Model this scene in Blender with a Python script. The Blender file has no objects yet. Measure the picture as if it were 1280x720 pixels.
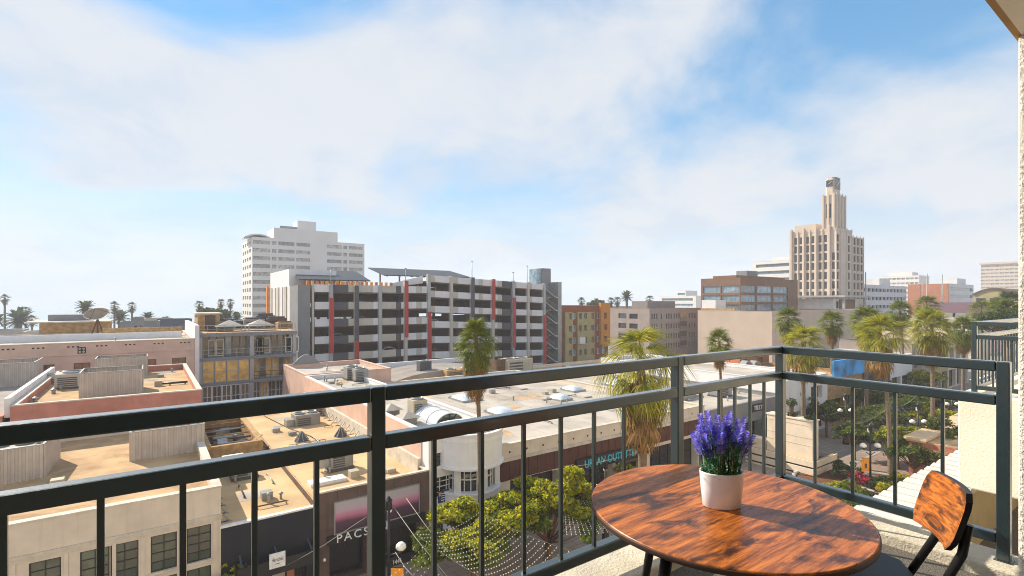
import bpy, bmesh, math, random
import numpy as np
from mathutils import Vector, Matrix

R = math.radians
# ------------------------------------------------------------------ camera, sky, sun, exposure
# World axes: X runs along the promenade, Y across it (away from the balcony), Z up, street at z = 0.
E = 16.3                                   # eye height above the street
YAW = 35.58
FPX = 636.0
scene = bpy.context.scene
cam_d = bpy.data.cameras.new('camera')
cam = bpy.data.objects.new('camera', cam_d)
scene.collection.objects.link(cam)
cam.location = (0, 0, E)
cam.rotation_euler = (R(90), 0, R(-YAW))
cam_d.sensor_width = 36
cam_d.lens = 36 * FPX / 1280
cam_d.shift_y = 17 / 1280
cam_d.clip_start = 0.05
cam_d.clip_end = 6000
scene.camera = cam

SUN_AZ = -23.8                             # from +Y towards +X
SUN_EL = 36.0
sdir = Vector((math.sin(R(SUN_AZ)) * math.cos(R(SUN_EL)), math.cos(R(SUN_AZ)) * math.cos(R(SUN_EL)), math.sin(R(SUN_EL))))
world = bpy.data.worlds.new('World')
scene.world = world
world.use_nodes = True
wn, wl = world.node_tree.nodes, world.node_tree.links
wn.clear()
wout = wn.new('ShaderNodeOutputWorld')
sky = wn.new('ShaderNodeTexSky')
sky.sky_type = 'NISHITA'
sky.sun_disc = False
sky.sun_elevation = R(SUN_EL)
sky.sun_rotation = R(SUN_AZ)
sky.air_density = 1.0
sky.dust_density = 0.05
sky.ozone_density = 4.0
bg1 = wn.new('ShaderNodeBackground'); bg1.inputs[1].default_value = 0.15
hs = wn.new('ShaderNodeHueSaturation'); hs.inputs['Saturation'].default_value = 1.6; hs.inputs['Hue'].default_value = 0.493; hs.inputs['Value'].default_value = 1.45
gm = wn.new('ShaderNodeGamma'); gm.inputs[1].default_value = 0.62; wl.new(sky.outputs[0], gm.inputs[0]); wl.new(gm.outputs[0], hs.inputs['Color']); wl.new(hs.outputs[0], bg1.inputs[0])
bg2 = wn.new('ShaderNodeBackground'); bg2.inputs[0].default_value = (0.875, 0.915, 0.985, 1); bg2.inputs[1].default_value = 0.56
tc = wn.new('ShaderNodeTexCoord')
cl2 = wn.new('ShaderNodeTexNoise'); cl2.inputs['Scale'].default_value = 2.6; cl2.inputs['Detail'].default_value = 8; cl2.inputs['Roughness'].default_value = 0.6; cl2.inputs['Distortion'].default_value = 0.4
clm = wn.new('ShaderNodeMix'); clm.data_type = 'RGBA'; clm.inputs[6].default_value = (0.76, 0.86, 0.99, 1); clm.inputs[7].default_value = (0.93, 0.955, 1.0, 1)
clr = wn.new('ShaderNodeMapRange'); clr.interpolation_type = 'SMOOTHSTEP'; clr.inputs[1].default_value = 0.36; clr.inputs[2].default_value = 0.60
wl.new(cl2.outputs[0], clr.inputs[0]); wl.new(clr.outputs[0], clm.inputs[0]); wl.new(clm.outputs[2], bg2.inputs[0])
sep = wn.new('ShaderNodeSeparateXYZ'); wl.new(tc.outputs['Generated'], sep.inputs[0])
def wmath(op, a, b=None, clamp=False):
    n = wn.new('ShaderNodeMath'); n.operation = op; n.use_clamp = clamp
    for i, v in enumerate((a, b)):
        if v is None: continue
        if isinstance(v, (int, float)): n.inputs[i].default_value = v
        else: wl.new(v, n.inputs[i])
    return n.outputs[0]
zc = wmath('ADD', wmath('MAXIMUM', sep.outputs[2], 0.0), 0.30)
comb = wn.new('ShaderNodeCombineXYZ')
wl.new(wmath('DIVIDE', sep.outputs[0], zc), comb.inputs[0])
wl.new(wmath('DIVIDE', sep.outputs[1], zc), comb.inputs[1])
CLOUD_SHIFT = (0.26, -5.98, 7.82)
cm = wn.new('ShaderNodeMapping'); cm.inputs['Location'].default_value = CLOUD_SHIFT
wl.new(comb.outputs[0], cm.inputs[0])
cn = wn.new('ShaderNodeTexNoise'); cn.inputs['Scale'].default_value = 1.15; cn.inputs['Detail'].default_value = 7
cn.inputs['Roughness'].default_value = 0.52; cn.inputs['Distortion'].default_value = 0.35
wl.new(cm.outputs[0], cn.inputs['Vector']); wl.new(cm.outputs[0], cl2.inputs['Vector'])
cr = wn.new('ShaderNodeMapRange'); cr.interpolation_type = 'SMOOTHSTEP'
cr.inputs[1].default_value = 0.36; cr.inputs[2].default_value = 0.57; cr.inputs[3].default_value = 0.04; cr.inputs[4].default_value = 0.94
wl.new(cn.outputs[0], cr.inputs[0])
hz = wn.new('ShaderNodeMapRange'); hz.interpolation_type = 'SMOOTHSTEP'
hz.inputs[1].default_value = 0.0; hz.inputs[2].default_value = 0.34; hz.inputs[3].default_value = 0.97; hz.inputs[4].default_value = 0.0
wl.new(sep.outputs[2], hz.inputs[0])
cf = wmath('MAXIMUM', cr.outputs[0], hz.outputs[0], True)
wmix = wn.new('ShaderNodeMixShader')
wl.new(cf, wmix.inputs[0]); wl.new(bg1.outputs[0], wmix.inputs[1]); wl.new(bg2.outputs[0], wmix.inputs[2])
wl.new(wmix.outputs[0], wout.inputs[0])

sun_d = bpy.data.lights.new('sun', 'SUN')
sun_d.energy = 4.8
sun_d.angle = R(0.6)
sun_d.color = (1.0, 0.90, 0.74)
sun = bpy.data.objects.new('sun', sun_d)
scene.collection.objects.link(sun)
sun.location = (-40, 90, 80)
sun.rotation_euler = sdir.to_track_quat('Z', 'Y').to_euler()

vs = scene.view_settings
vs.view_transform = 'Standard'; vs.look = 'None'; vs.exposure = 0.65; vs.gamma = 1.0; vs.use_curve_mapping = False
scene.cycles.use_denoising = True
scene.cycles.filter_width = 1.0
scene.cycles.max_bounces = 6
scene.cycles.transparent_max_bounces = 12
scene.cycles.volume_bounces = 1

# ------------------------------------------------------------------ pixel helpers (photo 1280 x 720)
CY, SY = math.cos(R(YAW)), math.sin(R(YAW))
def ray(px, py):
    u = (px - 640) / FPX; v = (377 - py) / FPX
    return (CY * u + SY, CY - SY * u, v)
def onY(px, py, Y):
    r = ray(px, py); t = Y / r[1]
    return r[0] * t, E + r[2] * t
def onX(px, py, X):
    r = ray(px, py); t = X / r[0]
    return r[1] * t, E + r[2] * t
def onZ(px, py, z):
    r = ray(px, py); t = (z - E) / r[2]
    return r[0] * t, r[1] * t

# ------------------------------------------------------------------ materials
def S(r, g, b):
    f = lambda c: ((c / 255 + 0.055) / 1.055) ** 2.4 if c > 10 else c / 255 / 12.92
    return (f(r), f(g), f(b))
def nodes_of(name):
    m = bpy.data.materials.new(name); m.use_nodes = True
    n, l = m.node_tree.nodes, m.node_tree.links
    return m, n, l, n['Principled BSDF']
def mixcol(n, l, fac, a, b, mode='MIX'):
    x = n.new('ShaderNodeMix'); x.data_type = 'RGBA'; x.blend_type = mode
    if isinstance(fac, (int, float)): x.inputs[0].default_value = fac
    else: l.new(fac, x.inputs[0])
    for i, v in ((6, a), (7, b)):
        if isinstance(v, tuple): x.inputs[i].default_value = (*v[:3], 1)
        else: l.new(v, x.inputs[i])
    return x.outputs[2]
def noise(n, l, vec, scale, detail=4, rough=0.55, dist=0.0):
    t = n.new('ShaderNodeTexNoise'); t.inputs['Scale'].default_value = scale; t.inputs['Detail'].default_value = detail
    t.inputs['Roughness'].default_value = rough; t.inputs['Distortion'].default_value = dist
    if vec is not None: l.new(vec, t.inputs['Vector'])
    return t.outputs[0]
def ramp(n, l, val, lo, hi, o0=0.0, o1=1.0):
    t = n.new('ShaderNodeMapRange'); t.interpolation_type = 'SMOOTHSTEP'
    t.inputs[1].default_value = lo; t.inputs[2].default_value = hi; t.inputs[3].default_value = o0; t.inputs[4].default_value = o1
    l.new(val, t.inputs[0]); return t.outputs[0]
def scaled(n, l, vec, sx, sy, sz):
    t = n.new('ShaderNodeMapping'); t.inputs['Scale'].default_value = (sx, sy, sz); l.new(vec, t.inputs[0]); return t.outputs[0]
def mat(name, col, rough=0.8, var=0.12, scale=1.5, bump=0.0, bscale=60, streak=0.0, dirt=0.0, dirtcol=(0.09, 0.07, 0.05), metal=0.0, spec=0.4):
    """wall / metal / roof paint: base colour with soft patches, optional run-off streaks, dirt blotches and fine relief"""
    m, n, l, p = nodes_of(name)
    g = n.new('ShaderNodeNewGeometry').outputs['Position']
    c = col
    dark = tuple(x * (1 - var * 1.6) for x in col); light = tuple(min(1, x * (1 + var)) for x in col)
    c = mixcol(n, l, ramp(n, l, noise(n, l, g, scale, 5), 0.3, 0.7), dark, light)
    if streak:
        s = noise(n, l, scaled(n, l, g, 3.0, 3.0, 0.16), 1.0, 5, 0.6)
        c = mixcol(n, l, ramp(n, l, s, 0.50, 0.80, 0.0, streak), c, tuple(x * 0.45 for x in col))
    if dirt:
        s = noise(n, l, g, scale * 0.45, 7, 0.65, 0.6)
        c = mixcol(n, l, ramp(n, l, s, 0.52, 0.75, 0.0, dirt), c, dirtcol)
    l.new(c, p.inputs['Base Color'])
    p.inputs['Roughness'].default_value = rough; p.inputs['Metallic'].default_value = metal
    p.inputs['Specular IOR Level'].default_value = spec
    if bump:
        b = n.new('ShaderNodeBump'); b.inputs['Strength'].default_value = bump; b.inputs['Distance'].default_value = 0.02
        l.new(noise(n, l, g, bscale, 4, 0.6), b.inputs['Height']); l.new(b.outputs[0], p.inputs['Normal'])
    return m
def glass_mat(name, col, rough=0.04, spec=0.9, var=0.4):
    m, n, l, p = nodes_of(name)
    oi = n.new('ShaderNodeObjectInfo').outputs['Random']
    c = mixcol(n, l, oi, tuple(x * (1 - var) for x in col), tuple(x * (1 + var) for x in col))
    g = n.new('ShaderNodeNewGeometry').outputs['Position']
    c = mixcol(n, l, ramp(n, l, noise(n, l, g, 0.9, 3), 0.42, 0.62, 0, 0.6), c, tuple(x * 0.4 for x in col))
    l.new(c, p.inputs['Base Color']); p.inputs['Roughness'].default_value = rough
    p.inputs['Specular IOR Level'].default_value = spec; p.inputs['IOR'].default_value = 1.6
    return m
def leaf_mat(name, c1, c2, c3, trans=0.45, nscale=1.4):
    m, n, l, p = nodes_of(name)
    geo = n.new('ShaderNodeNewGeometry')
    c = mixcol(n, l, geo.outputs['Random Per Island'], c1, c2)
    c = mixcol(n, l, ramp(n, l, noise(n, l, geo.outputs['Position'], nscale, 3), 0.45, 0.68, 0, 0.75), c, c3)
    d = n.new('ShaderNodeBsdfTranslucent'); l.new(mixcol(n, l, 1.0, c, (1.0, 1.0, 0.45), 'MULTIPLY'), d.inputs[0])
    l.new(c, p.inputs['Base Color']); p.inputs['Roughness'].default_value = 0.55; p.inputs['Specular IOR Level'].default_value = 0.25
    mx = n.new('ShaderNodeMixShader'); mx.inputs[0].default_value = trans
    l.new(p.outputs[0], mx.inputs[1]); l.new(d.outputs[0], mx.inputs[2])
    l.new(mx.outputs[0], n['Material Output'].inputs[0])
    return m
def plain(name, col, rough=0.6, metal=0.0, spec=0.5):
    m, n, l, p = nodes_of(name)
    g = n.new('ShaderNodeTexCoord').outputs['Object']
    l.new(mixcol(n, l, ramp(n, l, noise(n, l, g, 9, 3), 0.35, 0.65), tuple(x * 0.86 for x in col), tuple(min(1, x * 1.08) for x in col)), p.inputs['Base Color'])
    p.inputs['Roughness'].default_value = rough; p.inputs['Metallic'].default_value = metal; p.inputs['Specular IOR Level'].default_value = spec
    return m
def wood_mat(name, angle=0.0, dark=1.0, f=1.0):
    m, n, l, p = nodes_of(name)
    o = n.new('ShaderNodeTexCoord').outputs['Object']
    mp = n.new('ShaderNodeMapping'); mp.inputs['Rotation'].default_value = (0, 0, angle); mp.inputs['Scale'].default_value = (2.6 * f, 30 * f, 30 * f); l.new(o, mp.inputs[0])
    mq = n.new('ShaderNodeMapping'); mq.inputs['Rotation'].default_value = (0, 0, angle); mq.inputs['Scale'].default_value = (2.6 * f, 8.5 * f, 8.5 * f); l.new(o, mq.inputs[0])
    g1 = noise(n, l, mp.outputs[0], 1.6, 8, 0.62, 0.9)
    g2 = noise(n, l, mp.outputs[0], 6.0, 6, 0.7, 0.4)
    k = noise(n, l, mq.outputs[0], 1.15, 5, 0.6, 1.1)
    c = mixcol(n, l, ramp(n, l, g1, 0.30, 0.72), S(112, 56, 18), S(216, 124, 42))
    c = mixcol(n, l, ramp(n, l, g2, 0.46, 0.74, 0, 0.6), c, S(84, 42, 18))
    c = mixcol(n, l, ramp(n, l, k, 0.47, 0.66, 0, 0.92), c, S(40, 24, 17))
    l.new(c, p.inputs['Base Color'])
    l.new(ramp(n, l, g2, 0.3, 0.7, 0.24, 0.42), p.inputs['Roughness'])
    p.inputs['Specular IOR Level'].default_value = 0.5
    b = n.new('ShaderNodeBump'); b.inputs['Strength'].default_value = 0.12; b.inputs['Distance'].default_value = 0.004
    l.new(g2, b.inputs['Height']); l.new(b.outputs[0], p.inputs['Normal'])
    return m
def paving_mat(name, c1, c2, mortar, bw, bh, rot=0.0):
    m, n, l, p = nodes_of(name)
    g = n.new('ShaderNodeNewGeometry').outputs['Position']
    mp = n.new('ShaderNodeMapping'); mp.inputs['Rotation'].default_value = (0, 0, rot); l.new(g, mp.inputs[0])
    b = n.new('ShaderNodeTexBrick'); b.inputs['Color1'].default_value = (*c1, 1); b.inputs['Color2'].default_value = (*c2, 1); b.inputs['Mortar'].default_value = (*mortar, 1)
    b.inputs['Scale'].default_value = 1.0; b.inputs['Brick Width'].default_value = bw; b.inputs['Row Height'].default_value = bh; b.inputs['Mortar Size'].default_value = 0.018
    l.new(mp.outputs[0], b.inputs['Vector'])
    st = noise(n, l, g, 0.35, 6, 0.6, 0.4)
    c = mixcol(n, l, ramp(n, l, st, 0.42, 0.7, 0, 0.5), b.outputs[0], tuple(x * 0.55 for x in c1))
    l.new(c, p.inputs['Base Color']); p.inputs['Roughness'].default_value = 0.75
    return m

M = {}
M['stucco_own'] = mat('stucco_own', S(226, 220, 208), 0.9, 0.06, 3, 1.0, 55, 0.15)
M['kerb'] = mat('kerb_plaster', S(206, 196, 176), 0.9, 0.10, 6, 0.5, 60, 0, 0.55, S(120, 108, 92))
M['ledge_white'] = mat('ledge_white', S(206, 202, 194), 0.6, 0.04, 3, 0.15, 20, 0.1)
M['block_cream'] = mat('block_cream', S(236, 226, 206), 0.9, 0.05, 2, 0.35, 40)
M['beige_low'] = mat('beige_low', S(196, 180, 150), 0.9, 0.06, 2, 0.2, 30)
M['deck'] = mat('deck_grit', S(128, 122, 112), 0.85, 0.30, 150, 1.0, 170, 0, 0.3, S(84, 78, 70))
M['rail'] = mat('rail_paint', S(24, 45, 49), 0.40, 0.10, 9, 0.10, 26, 0, 0.10, S(96, 80, 60), 0.0, 0.6)
M['rail'].node_tree.nodes['Principled BSDF'].inputs['Coat Weight'].default_value = 1.0
M['rail'].node_tree.nodes['Principled BSDF'].inputs['Coat Roughness'].default_value = 0.2
M['rail'].node_tree.nodes['Principled BSDF'].inputs['Coat IOR'].default_value = 1.5
M['black_metal'] = plain('black_metal', S(26, 25, 26), 0.38, 0.3)
M['wood_table'] = wood_mat('wood_table', R(YAW) + 0.12)
M['wood_chair'] = wood_mat('wood_chair', 0.9, 1.0, 1.9)
M['edge_dark'] = plain('edge_dark', S(66, 40, 26), 0.5)
M['seat_black'] = plain('seat_black', S(44, 44, 48), 0.5)
M['pot_white'] = plain('pot_white', S(250, 249, 252), 0.3)
M['soil'] = plain('soil', S(90, 52, 28), 0.95)
M['lav_purple'] = leaf_mat('lav_purple', S(92, 88, 248), S(140, 128, 254), S(214, 200, 255), 0.45, 80)
M['lav_green'] = leaf_mat('lav_green', S(52, 124, 78), S(104, 176, 128), S(60, 132, 128), 0.4, 40)
M['lav_stem'] = plain('lav_stem', S(96, 84, 48), 0.8)
M['ground'] = mat('ground_city', S(140, 134, 126), 0.95, 0.15, 0.05, 0, 1, 0, 0.5, S(96, 92, 84))
M['asphalt'] = mat('asphalt', S(84, 83, 84), 0.9, 0.12, 0.8, 0.2, 20, 0, 0.3, S(58, 57, 58))
M['promenade'] = paving_mat('promenade_pavers', S(162, 146, 134), S(148, 132, 122), S(110, 98, 92), 1.2, 0.6)
M['lane'] = paving_mat('lane_pavers', S(166, 142, 124), S(150, 128, 114), S(112, 98, 90), 0.6, 0.3)
M['stone'] = mat('kerb_stone', S(170, 164, 154), 0.85, 0.08, 2)
M['sea'] = mat('sea_water', S(150, 176, 190), 0.12, 0.05, 0.01)
# ------------------------------------------------------------------ mesh helpers
COL = scene.collection
class MB:
    """collects shapes; build() links them as one mesh object"""
    def __init__(s): s.v = []; s.f = []; s.sm = []
    def add(s, vs_, fs_, smooth=False):
        k = len(s.v); s.v.extend([tuple(p) for p in vs_])
        for f in fs_: s.f.append(tuple(i + k for i in f)); s.sm.append(smooth)
        return s
    def box(s, x0, x1, y0, y1, z0, z1):
        return s.add([(x0, y0, z0), (x1, y0, z0), (x1, y1, z0), (x0, y1, z0), (x0, y0, z1), (x1, y0, z1), (x1, y1, z1), (x0, y1, z1)],
                     [(3, 2, 1, 0), (4, 5, 6, 7), (0, 1, 5, 4), (1, 2, 6, 5), (2, 3, 7, 6), (3, 0, 4, 7)])
    def hexa(s, p):   # 8 points: bottom ring, top ring
        return s.add(p, [(3, 2, 1, 0), (4, 5, 6, 7), (0, 1, 5, 4), (1, 2, 6, 5), (2, 3, 7, 6), (3, 0, 4, 7)])
    def quad(s, a, b, c, d): return s.add([a, b, c, d], [(0, 1, 2, 3)])
    def prism(s, poly, z0, z1):
        n = len(poly); vs_ = [(x, y, z0) for x, y in poly] + [(x, y, z1) for x, y in poly]
        return s.add(vs_, [tuple(range(n - 1, -1, -1)), tuple(range(n, 2 * n))] + [(i, (i + 1) % n, n + (i + 1) % n, n + i) for i in range(n)])
    def bar(s, a, b, w, h=None):     # rectangular bar between two points
        h = h or w; a = Vector(a); b = Vector(b); d = (b - a).normalized()
        up = Vector((0, 0, 1)) if abs(d.z) < 0.95 else Vector((0, 1, 0))
        r = d.cross(up).normalized() * (w / 2); t = r.cross(d).normalized() * (h / 2)
        return s.hexa([a - r - t, a + r - t, b + r - t, b - r - t, a - r + t, a + r + t, b + r + t, b - r + t])
    def tube(s, pts, rad, n=8, caps=True):
        pts = [Vector(p) for p in pts]; k = len(pts)
        rad = rad if isinstance(rad, (list, tuple)) else [rad] * k
        ref = Vector((0.31, 0.17, 0.93)); vs_ = []; prev = None
        for i, p in enumerate(pts):
            d = (pts[min(i + 1, k - 1)] - pts[max(i - 1, 0)])
            d = d.normalized() if d.length > 1e-9 else Vector((0, 0, 1))
            if prev is None:
                a = d.cross(ref if abs(d.dot(ref)) < 0.9 else Vector((1, 0, 0))).normalized()
            else:
                a = (prev - d * prev.dot(d)).normalized()
            prev = a; b = d.cross(a)
            for j in range(n):
                t = 2 * math.pi * j / n; vs_.append(p + (a * math.cos(t) + b * math.sin(t)) * rad[i])
        fs_ = [(i * n + j, i * n + (j + 1) % n, (i + 1) * n + (j + 1) % n, (i + 1) * n + j) for i in range(k - 1) for j in range(n)]
        s.add(vs_, fs_, True)
        if caps:
            base = len(s.v) - len(vs_)
            s.f.append(tuple(base + j for j in range(n - 1, -1, -1))); s.sm.append(False)
            s.f.append(tuple(base + (k - 1) * n + j for j in range(n))); s.sm.append(False)
        return s
    def lathe(s, prof, n=24, c=(0, 0, 0), sx=1.0, sy=1.0, smooth=True):   # prof: (r, z)
        vs_ = []
        for r, z in prof:
            for j in range(n):
                t = 2 * math.pi * j / n; vs_.append((c[0] + r * sx * math.cos(t), c[1] + r * sy * math.sin(t), c[2] + z))
        k = len(prof)
        fs_ = [(i * n + j, i * n + (j + 1) % n, (i + 1) * n + (j + 1) % n, (i + 1) * n + j) for i in range(k - 1) for j in range(n)]
        s.add(vs_, fs_, smooth); b = len(s.v) - len(vs_)
        s.f.append(tuple(b + j for j in range(n - 1, -1, -1))); s.sm.append(False)
        s.f.append(tuple(b + (k - 1) * n + j for j in range(n))); s.sm.append(False)
        return s
    def wall(s, O, U, N, W, H, ops=(), rec=0.15):
        """upright sheet from O along U (2D unit), outward normal N (2D), with recessed rectangular openings (u0,u1,v0,v1)"""
        us = sorted({0, W, *[o[0] for o in ops], *[o[1] for o in ops]}); vv = sorted({0, H, *[o[2] for o in ops], *[o[3] for o in ops]})
        P = lambda u, v, d=0.0: (O[0] + U[0] * u - N[0] * d, O[1] + U[1] * u - N[1] * d, O[2] + v)
        flip = (U[1] * 1.0 * N[0] - U[0] * N[1]) < 0
        def q(a, b, c, d):
            s.quad(a, b, c, d) if not flip else s.quad(d, c, b, a)
        for i in range(len(us) - 1):
            run = None
            for j in range(len(vv) - 1):
                cu, cv = (us[i] + us[i + 1]) / 2, (vv[j] + vv[j + 1]) / 2
                hole = any(o[0] < cu < o[1] and o[2] < cv < o[3] for o in ops)
                if not hole and run is None: run = vv[j]
                if (hole or j == len(vv) - 2) and run is not None:
                    top = vv[j] if hole else vv[j + 1]
                    q(P(us[i], run), P(us[i + 1], run), P(us[i + 1], top), P(us[i], top)); run = None
        for (a, b, c, d) in ops:
            q(P(a, c), P(b, c), P(b, c, rec), P(a, c, rec)); q(P(a, d, rec), P(b, d, rec), P(b, d), P(a, d))
            q(P(a, c, rec), P(a, d, rec), P(a, d), P(a, c)); q(P(b, c), P(b, d), P(b, d, rec), P(b, c, rec))
        return s
    def mesh(s, name, off=(0, 0, 0)):
        me = bpy.data.meshes.new(name)
        me.from_pydata([(a - off[0], b - off[1], c - off[2]) for a, b, c in s.v], [], s.f)
        me.polygons.foreach_set('use_smooth', s.sm)
        me.update(); return me
ORG = {}
def link(name, me, m, parent=None, loc=None):
    o = bpy.data.objects.new(name, me); COL.objects.link(o)
    if m is not None and len(me.materials) == 0: me.materials.append(m)
    if parent is not None: o.parent = parent; ORG[o.name] = ORG.get(parent.name, (0, 0, 0))
    if loc is not None: o.location = loc
    return o
def tag(o, label, cat, group=None):
    o['label'] = label; o['category'] = cat
    if group: o['group'] = group
    return o
def thing(name, label, cat, loc=(0, 0, 0), rz=0.0, group=None, local=False):
    """an Empty at the thing's base; local=True: parts are given in the thing's own frame"""
    o = bpy.data.objects.new(name, None); COL.objects.link(o); o.location = loc; o.rotation_euler = (0, 0, rz)
    o.empty_display_size = 0.2
    ORG[o.name] = (0, 0, 0) if local else tuple(loc)
    return tag(o, label, cat, group)
def part(name, mb, m, parent, bevel=0.0, seg=2):
    o = link(name, mb.mesh(name, ORG.get(parent.name, (0, 0, 0))), m, parent)
    if bevel:
        b = o.modifiers.new('bevel', 'BEVEL'); b.width = bevel; b.segments = seg; b.limit_method = 'ANGLE'; b.angle_limit = R(40)
    return o
def single(name, mb, m, label, cat, group=None, bevel=0.0, loc=None):
    c = loc or tuple(sum(p[i] for p in mb.v) / len(mb.v) if i < 2 else min(p[2] for p in mb.v) for i in range(3))
    o = link(name, mb.mesh(name, c), m, None, c)
    if bevel:
        b = o.modifiers.new('bevel', 'BEVEL'); b.width = bevel; b.segments = 2; b.limit_method = 'ANGLE'; b.angle_limit = R(40)
    return tag(o, label, cat, group)
def struct(name, mb, m, kind='structure'):
    o = link(name, mb.mesh(name), m); o['kind'] = kind; return o
def dup(root, loc, rz=0.0, label=None, group=None, scale=None):
    r = root.copy(); COL.objects.link(r); r.location = loc; r.rotation_euler = (0, 0, rz)
    if label: r['label'] = label
    if group: r['group'] = group
    if scale: r.scale = (scale,) * 3
    for ch in list(root.children):
        c = ch.copy(); COL.objects.link(c); c.parent = r
        for g in list(ch.children):
            d = g.copy(); COL.objects.link(d); d.parent = c
    return r
XA, NY = (1, 0), (0, -1)          # a face that looks towards the balcony
YA, NX = (0, -1), (-1, 0)         # a face that looks along the promenade, towards -X (u runs towards the viewer)
WCACHE = {}
def window(root, O, U, N, op, rec, mf, mg, nx=1, ny=1, fw=0.06, name='window', panes=True):
    """frame with mullions in a recessed opening; the glass is its sub-part"""
    a, b, c, d = op; w, h = b - a, d - c
    key = (round(w, 3), round(h, 3), U, nx, ny, fw, mf.name if mf else '', mg.name)
    def P(u, v, k): return (U[0] * u + N[0] * k, U[1] * u + N[1] * k, v)
    if key not in WCACHE:
        fm = MB()
        def bx(u0, u1, v0, v1, k0, k1):
            fm.hexa([P(u0, v0, k0), P(u1, v0, k0), P(u1, v0, k1), P(u0, v0, k1), P(u0, v1, k0), P(u1, v1, k0), P(u1, v1, k1), P(u0, v1, k1)])
        e = 0.003
        bx(e, fw, e, h - e, 0.0, 0.07); bx(w - fw, w - e, e, h - e, 0.0, 0.07); bx(fw, w - fw, e, fw, 0.0, 0.07); bx(fw, w - fw, h - fw, h - e, 0.0, 0.07)
        for i in range(1, nx): bx(w * i / nx - fw * .4, w * i / nx + fw * .4, fw, h - fw, 0.0, 0.06)
        for j in range(1, ny): bx(fw, w - fw, h * j / ny - fw * .4, h * j / ny + fw * .4, 0.0, 0.055)
        pm = MB(); pm.quad(P(0, 0, 0.02), P(w, 0, 0.02), P(w, h, 0.02), P(0, h, 0.02))
        m1, m2 = fm.mesh('window'), pm.mesh('pane'); m1.materials.append(mf or mg); m2.materials.append(mg)
        WCACHE[key] = (m1, m2)
    m1, m2 = WCACHE[key]; g = ORG[root.name]
    loc = (O[0] + U[0] * a - N[0] * rec - g[0], O[1] + U[1] * a - N[1] * rec - g[1], O[2] + c - g[2])
    if mf is None:                       # far window: glass only
        return link(name, m2, None, root, loc)
    o = link(name, m1, None, root, loc)
    q = link('pane', m2, None, o, (0, 0, 0)); return o
def shell(root, x0, x1, y0, y1, h, mw, mr, par=0.6, front=(), left=(), rec=0.15, z0=0.0, t=0.25, coping=None, skip=''):
    """outer walls with openings, inner parapet faces, roof deck and coping"""
    w = MB()
    w.wall((x0, y0, z0), XA, NY, x1 - x0, h - z0, front, rec)
    r = h - par; hl_, hr_ = (r if 'l' in skip else h), (r if 'r' in skip else h)
    w.wall((x0, y1, z0), YA, NX, y1 - y0, hl_ - z0, left, rec)
    w.quad((x1, y0, z0), (x1, y1, z0), (x1, y1, hr_), (x1, y0, hr_)); w.quad((x1, y1, z0), (x0, y1, z0), (x0, y1, h), (x1, y1, h))
    i = (x0 + t, x1 - t, y0 + t, y1 - t); r = h - par
    if par:
        w.quad((i[1], i[2], r), (i[0], i[2], r), (i[0], i[2], h), (i[1], i[2], h)); w.quad((i[0], i[2], r), (i[0], i[3], r), (i[0], i[3], hl_), (i[0], i[2], hl_))
        w.quad((i[0], i[3], r), (i[1], i[3], r), (i[1], i[3], h), (i[0], i[3], h)); w.quad((i[1], i[3], r), (i[1], i[2], r), (i[1], i[2], hr_), (i[1], i[3], hr_))
    part('wall', w, mw, root)
    xl_, xr_ = x0 + (0 if 'l' in skip else t), x1 - (0 if 'r' in skip else t)
    part('roof', MB().quad((xl_, y0 + t, r), (xr_, y0 + t, r), (xr_, y1 - t, r), (xl_, y1 - t, r)), mr, root)
    if par:
        e = 0.04; z1 = h + 0.09; mc = coping or mw
        part('coping', MB().box(x0 - e, x1 + e, y0 - e, y0 + t + e, h, z1), mc, root); part('coping', MB().box(x0 - e, x1 + e, y1 - t - e, y1 + e, h, z1), mc, root)
        if 'l' not in skip: part('coping', MB().box(x0 - e, x0 + t + e, y0 + t + e, y1 - t - e, h, z1), mc, root)
        if 'r' not in skip: part('coping', MB().box(x1 - t - e, x1 + e, y0 + t + e, y1 - t - e, h, z1), mc, root)
def textmesh(s, size, extrude=0.02, font=None, spacing=1.0):
    cu = bpy.data.curves.new('lettering', 'FONT'); cu.body = s; cu.size = size; cu.extrude = extrude; cu.space_character = spacing
    cu.resolution_u = 3
    o = bpy.data.objects.new('lettering_tmp', cu); COL.objects.link(o)
    bpy.context.view_layer.update()
    me = bpy.data.meshes.new_from_object(o.evaluated_get(bpy.context.evaluated_depsgraph_get()))
    bpy.data.objects.remove(o); bpy.data.curves.remove(cu)
    return me
def lettering(s, root, x0, x1, y, zbase, height, m, name='lettering', extrude=0.03):
    """words on a wall that faces -Y: scaled to run from x0 to x1 with capitals of the given height"""
    me = textmesh(s, 1.0, extrude, None, 1.3 if s == 'PACSUN' else 1.0)
    xs = [v.co.x for v in me.vertices]; ys = [v.co.y for v in me.vertices]
    kx = (x1 - x0) / (max(xs) - min(xs)); ky = height / (max(ys) - min(0, min(ys)))
    for v in me.vertices:
        a, b, c = v.co; v.co = ((a - min(xs)) * kx, -c, (b - min(ys)) * ky)
    g = ORG[root.name]
    return link(name, me, m, root, (x0 - g[0], y - g[1], zbase - g[2]))
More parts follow.
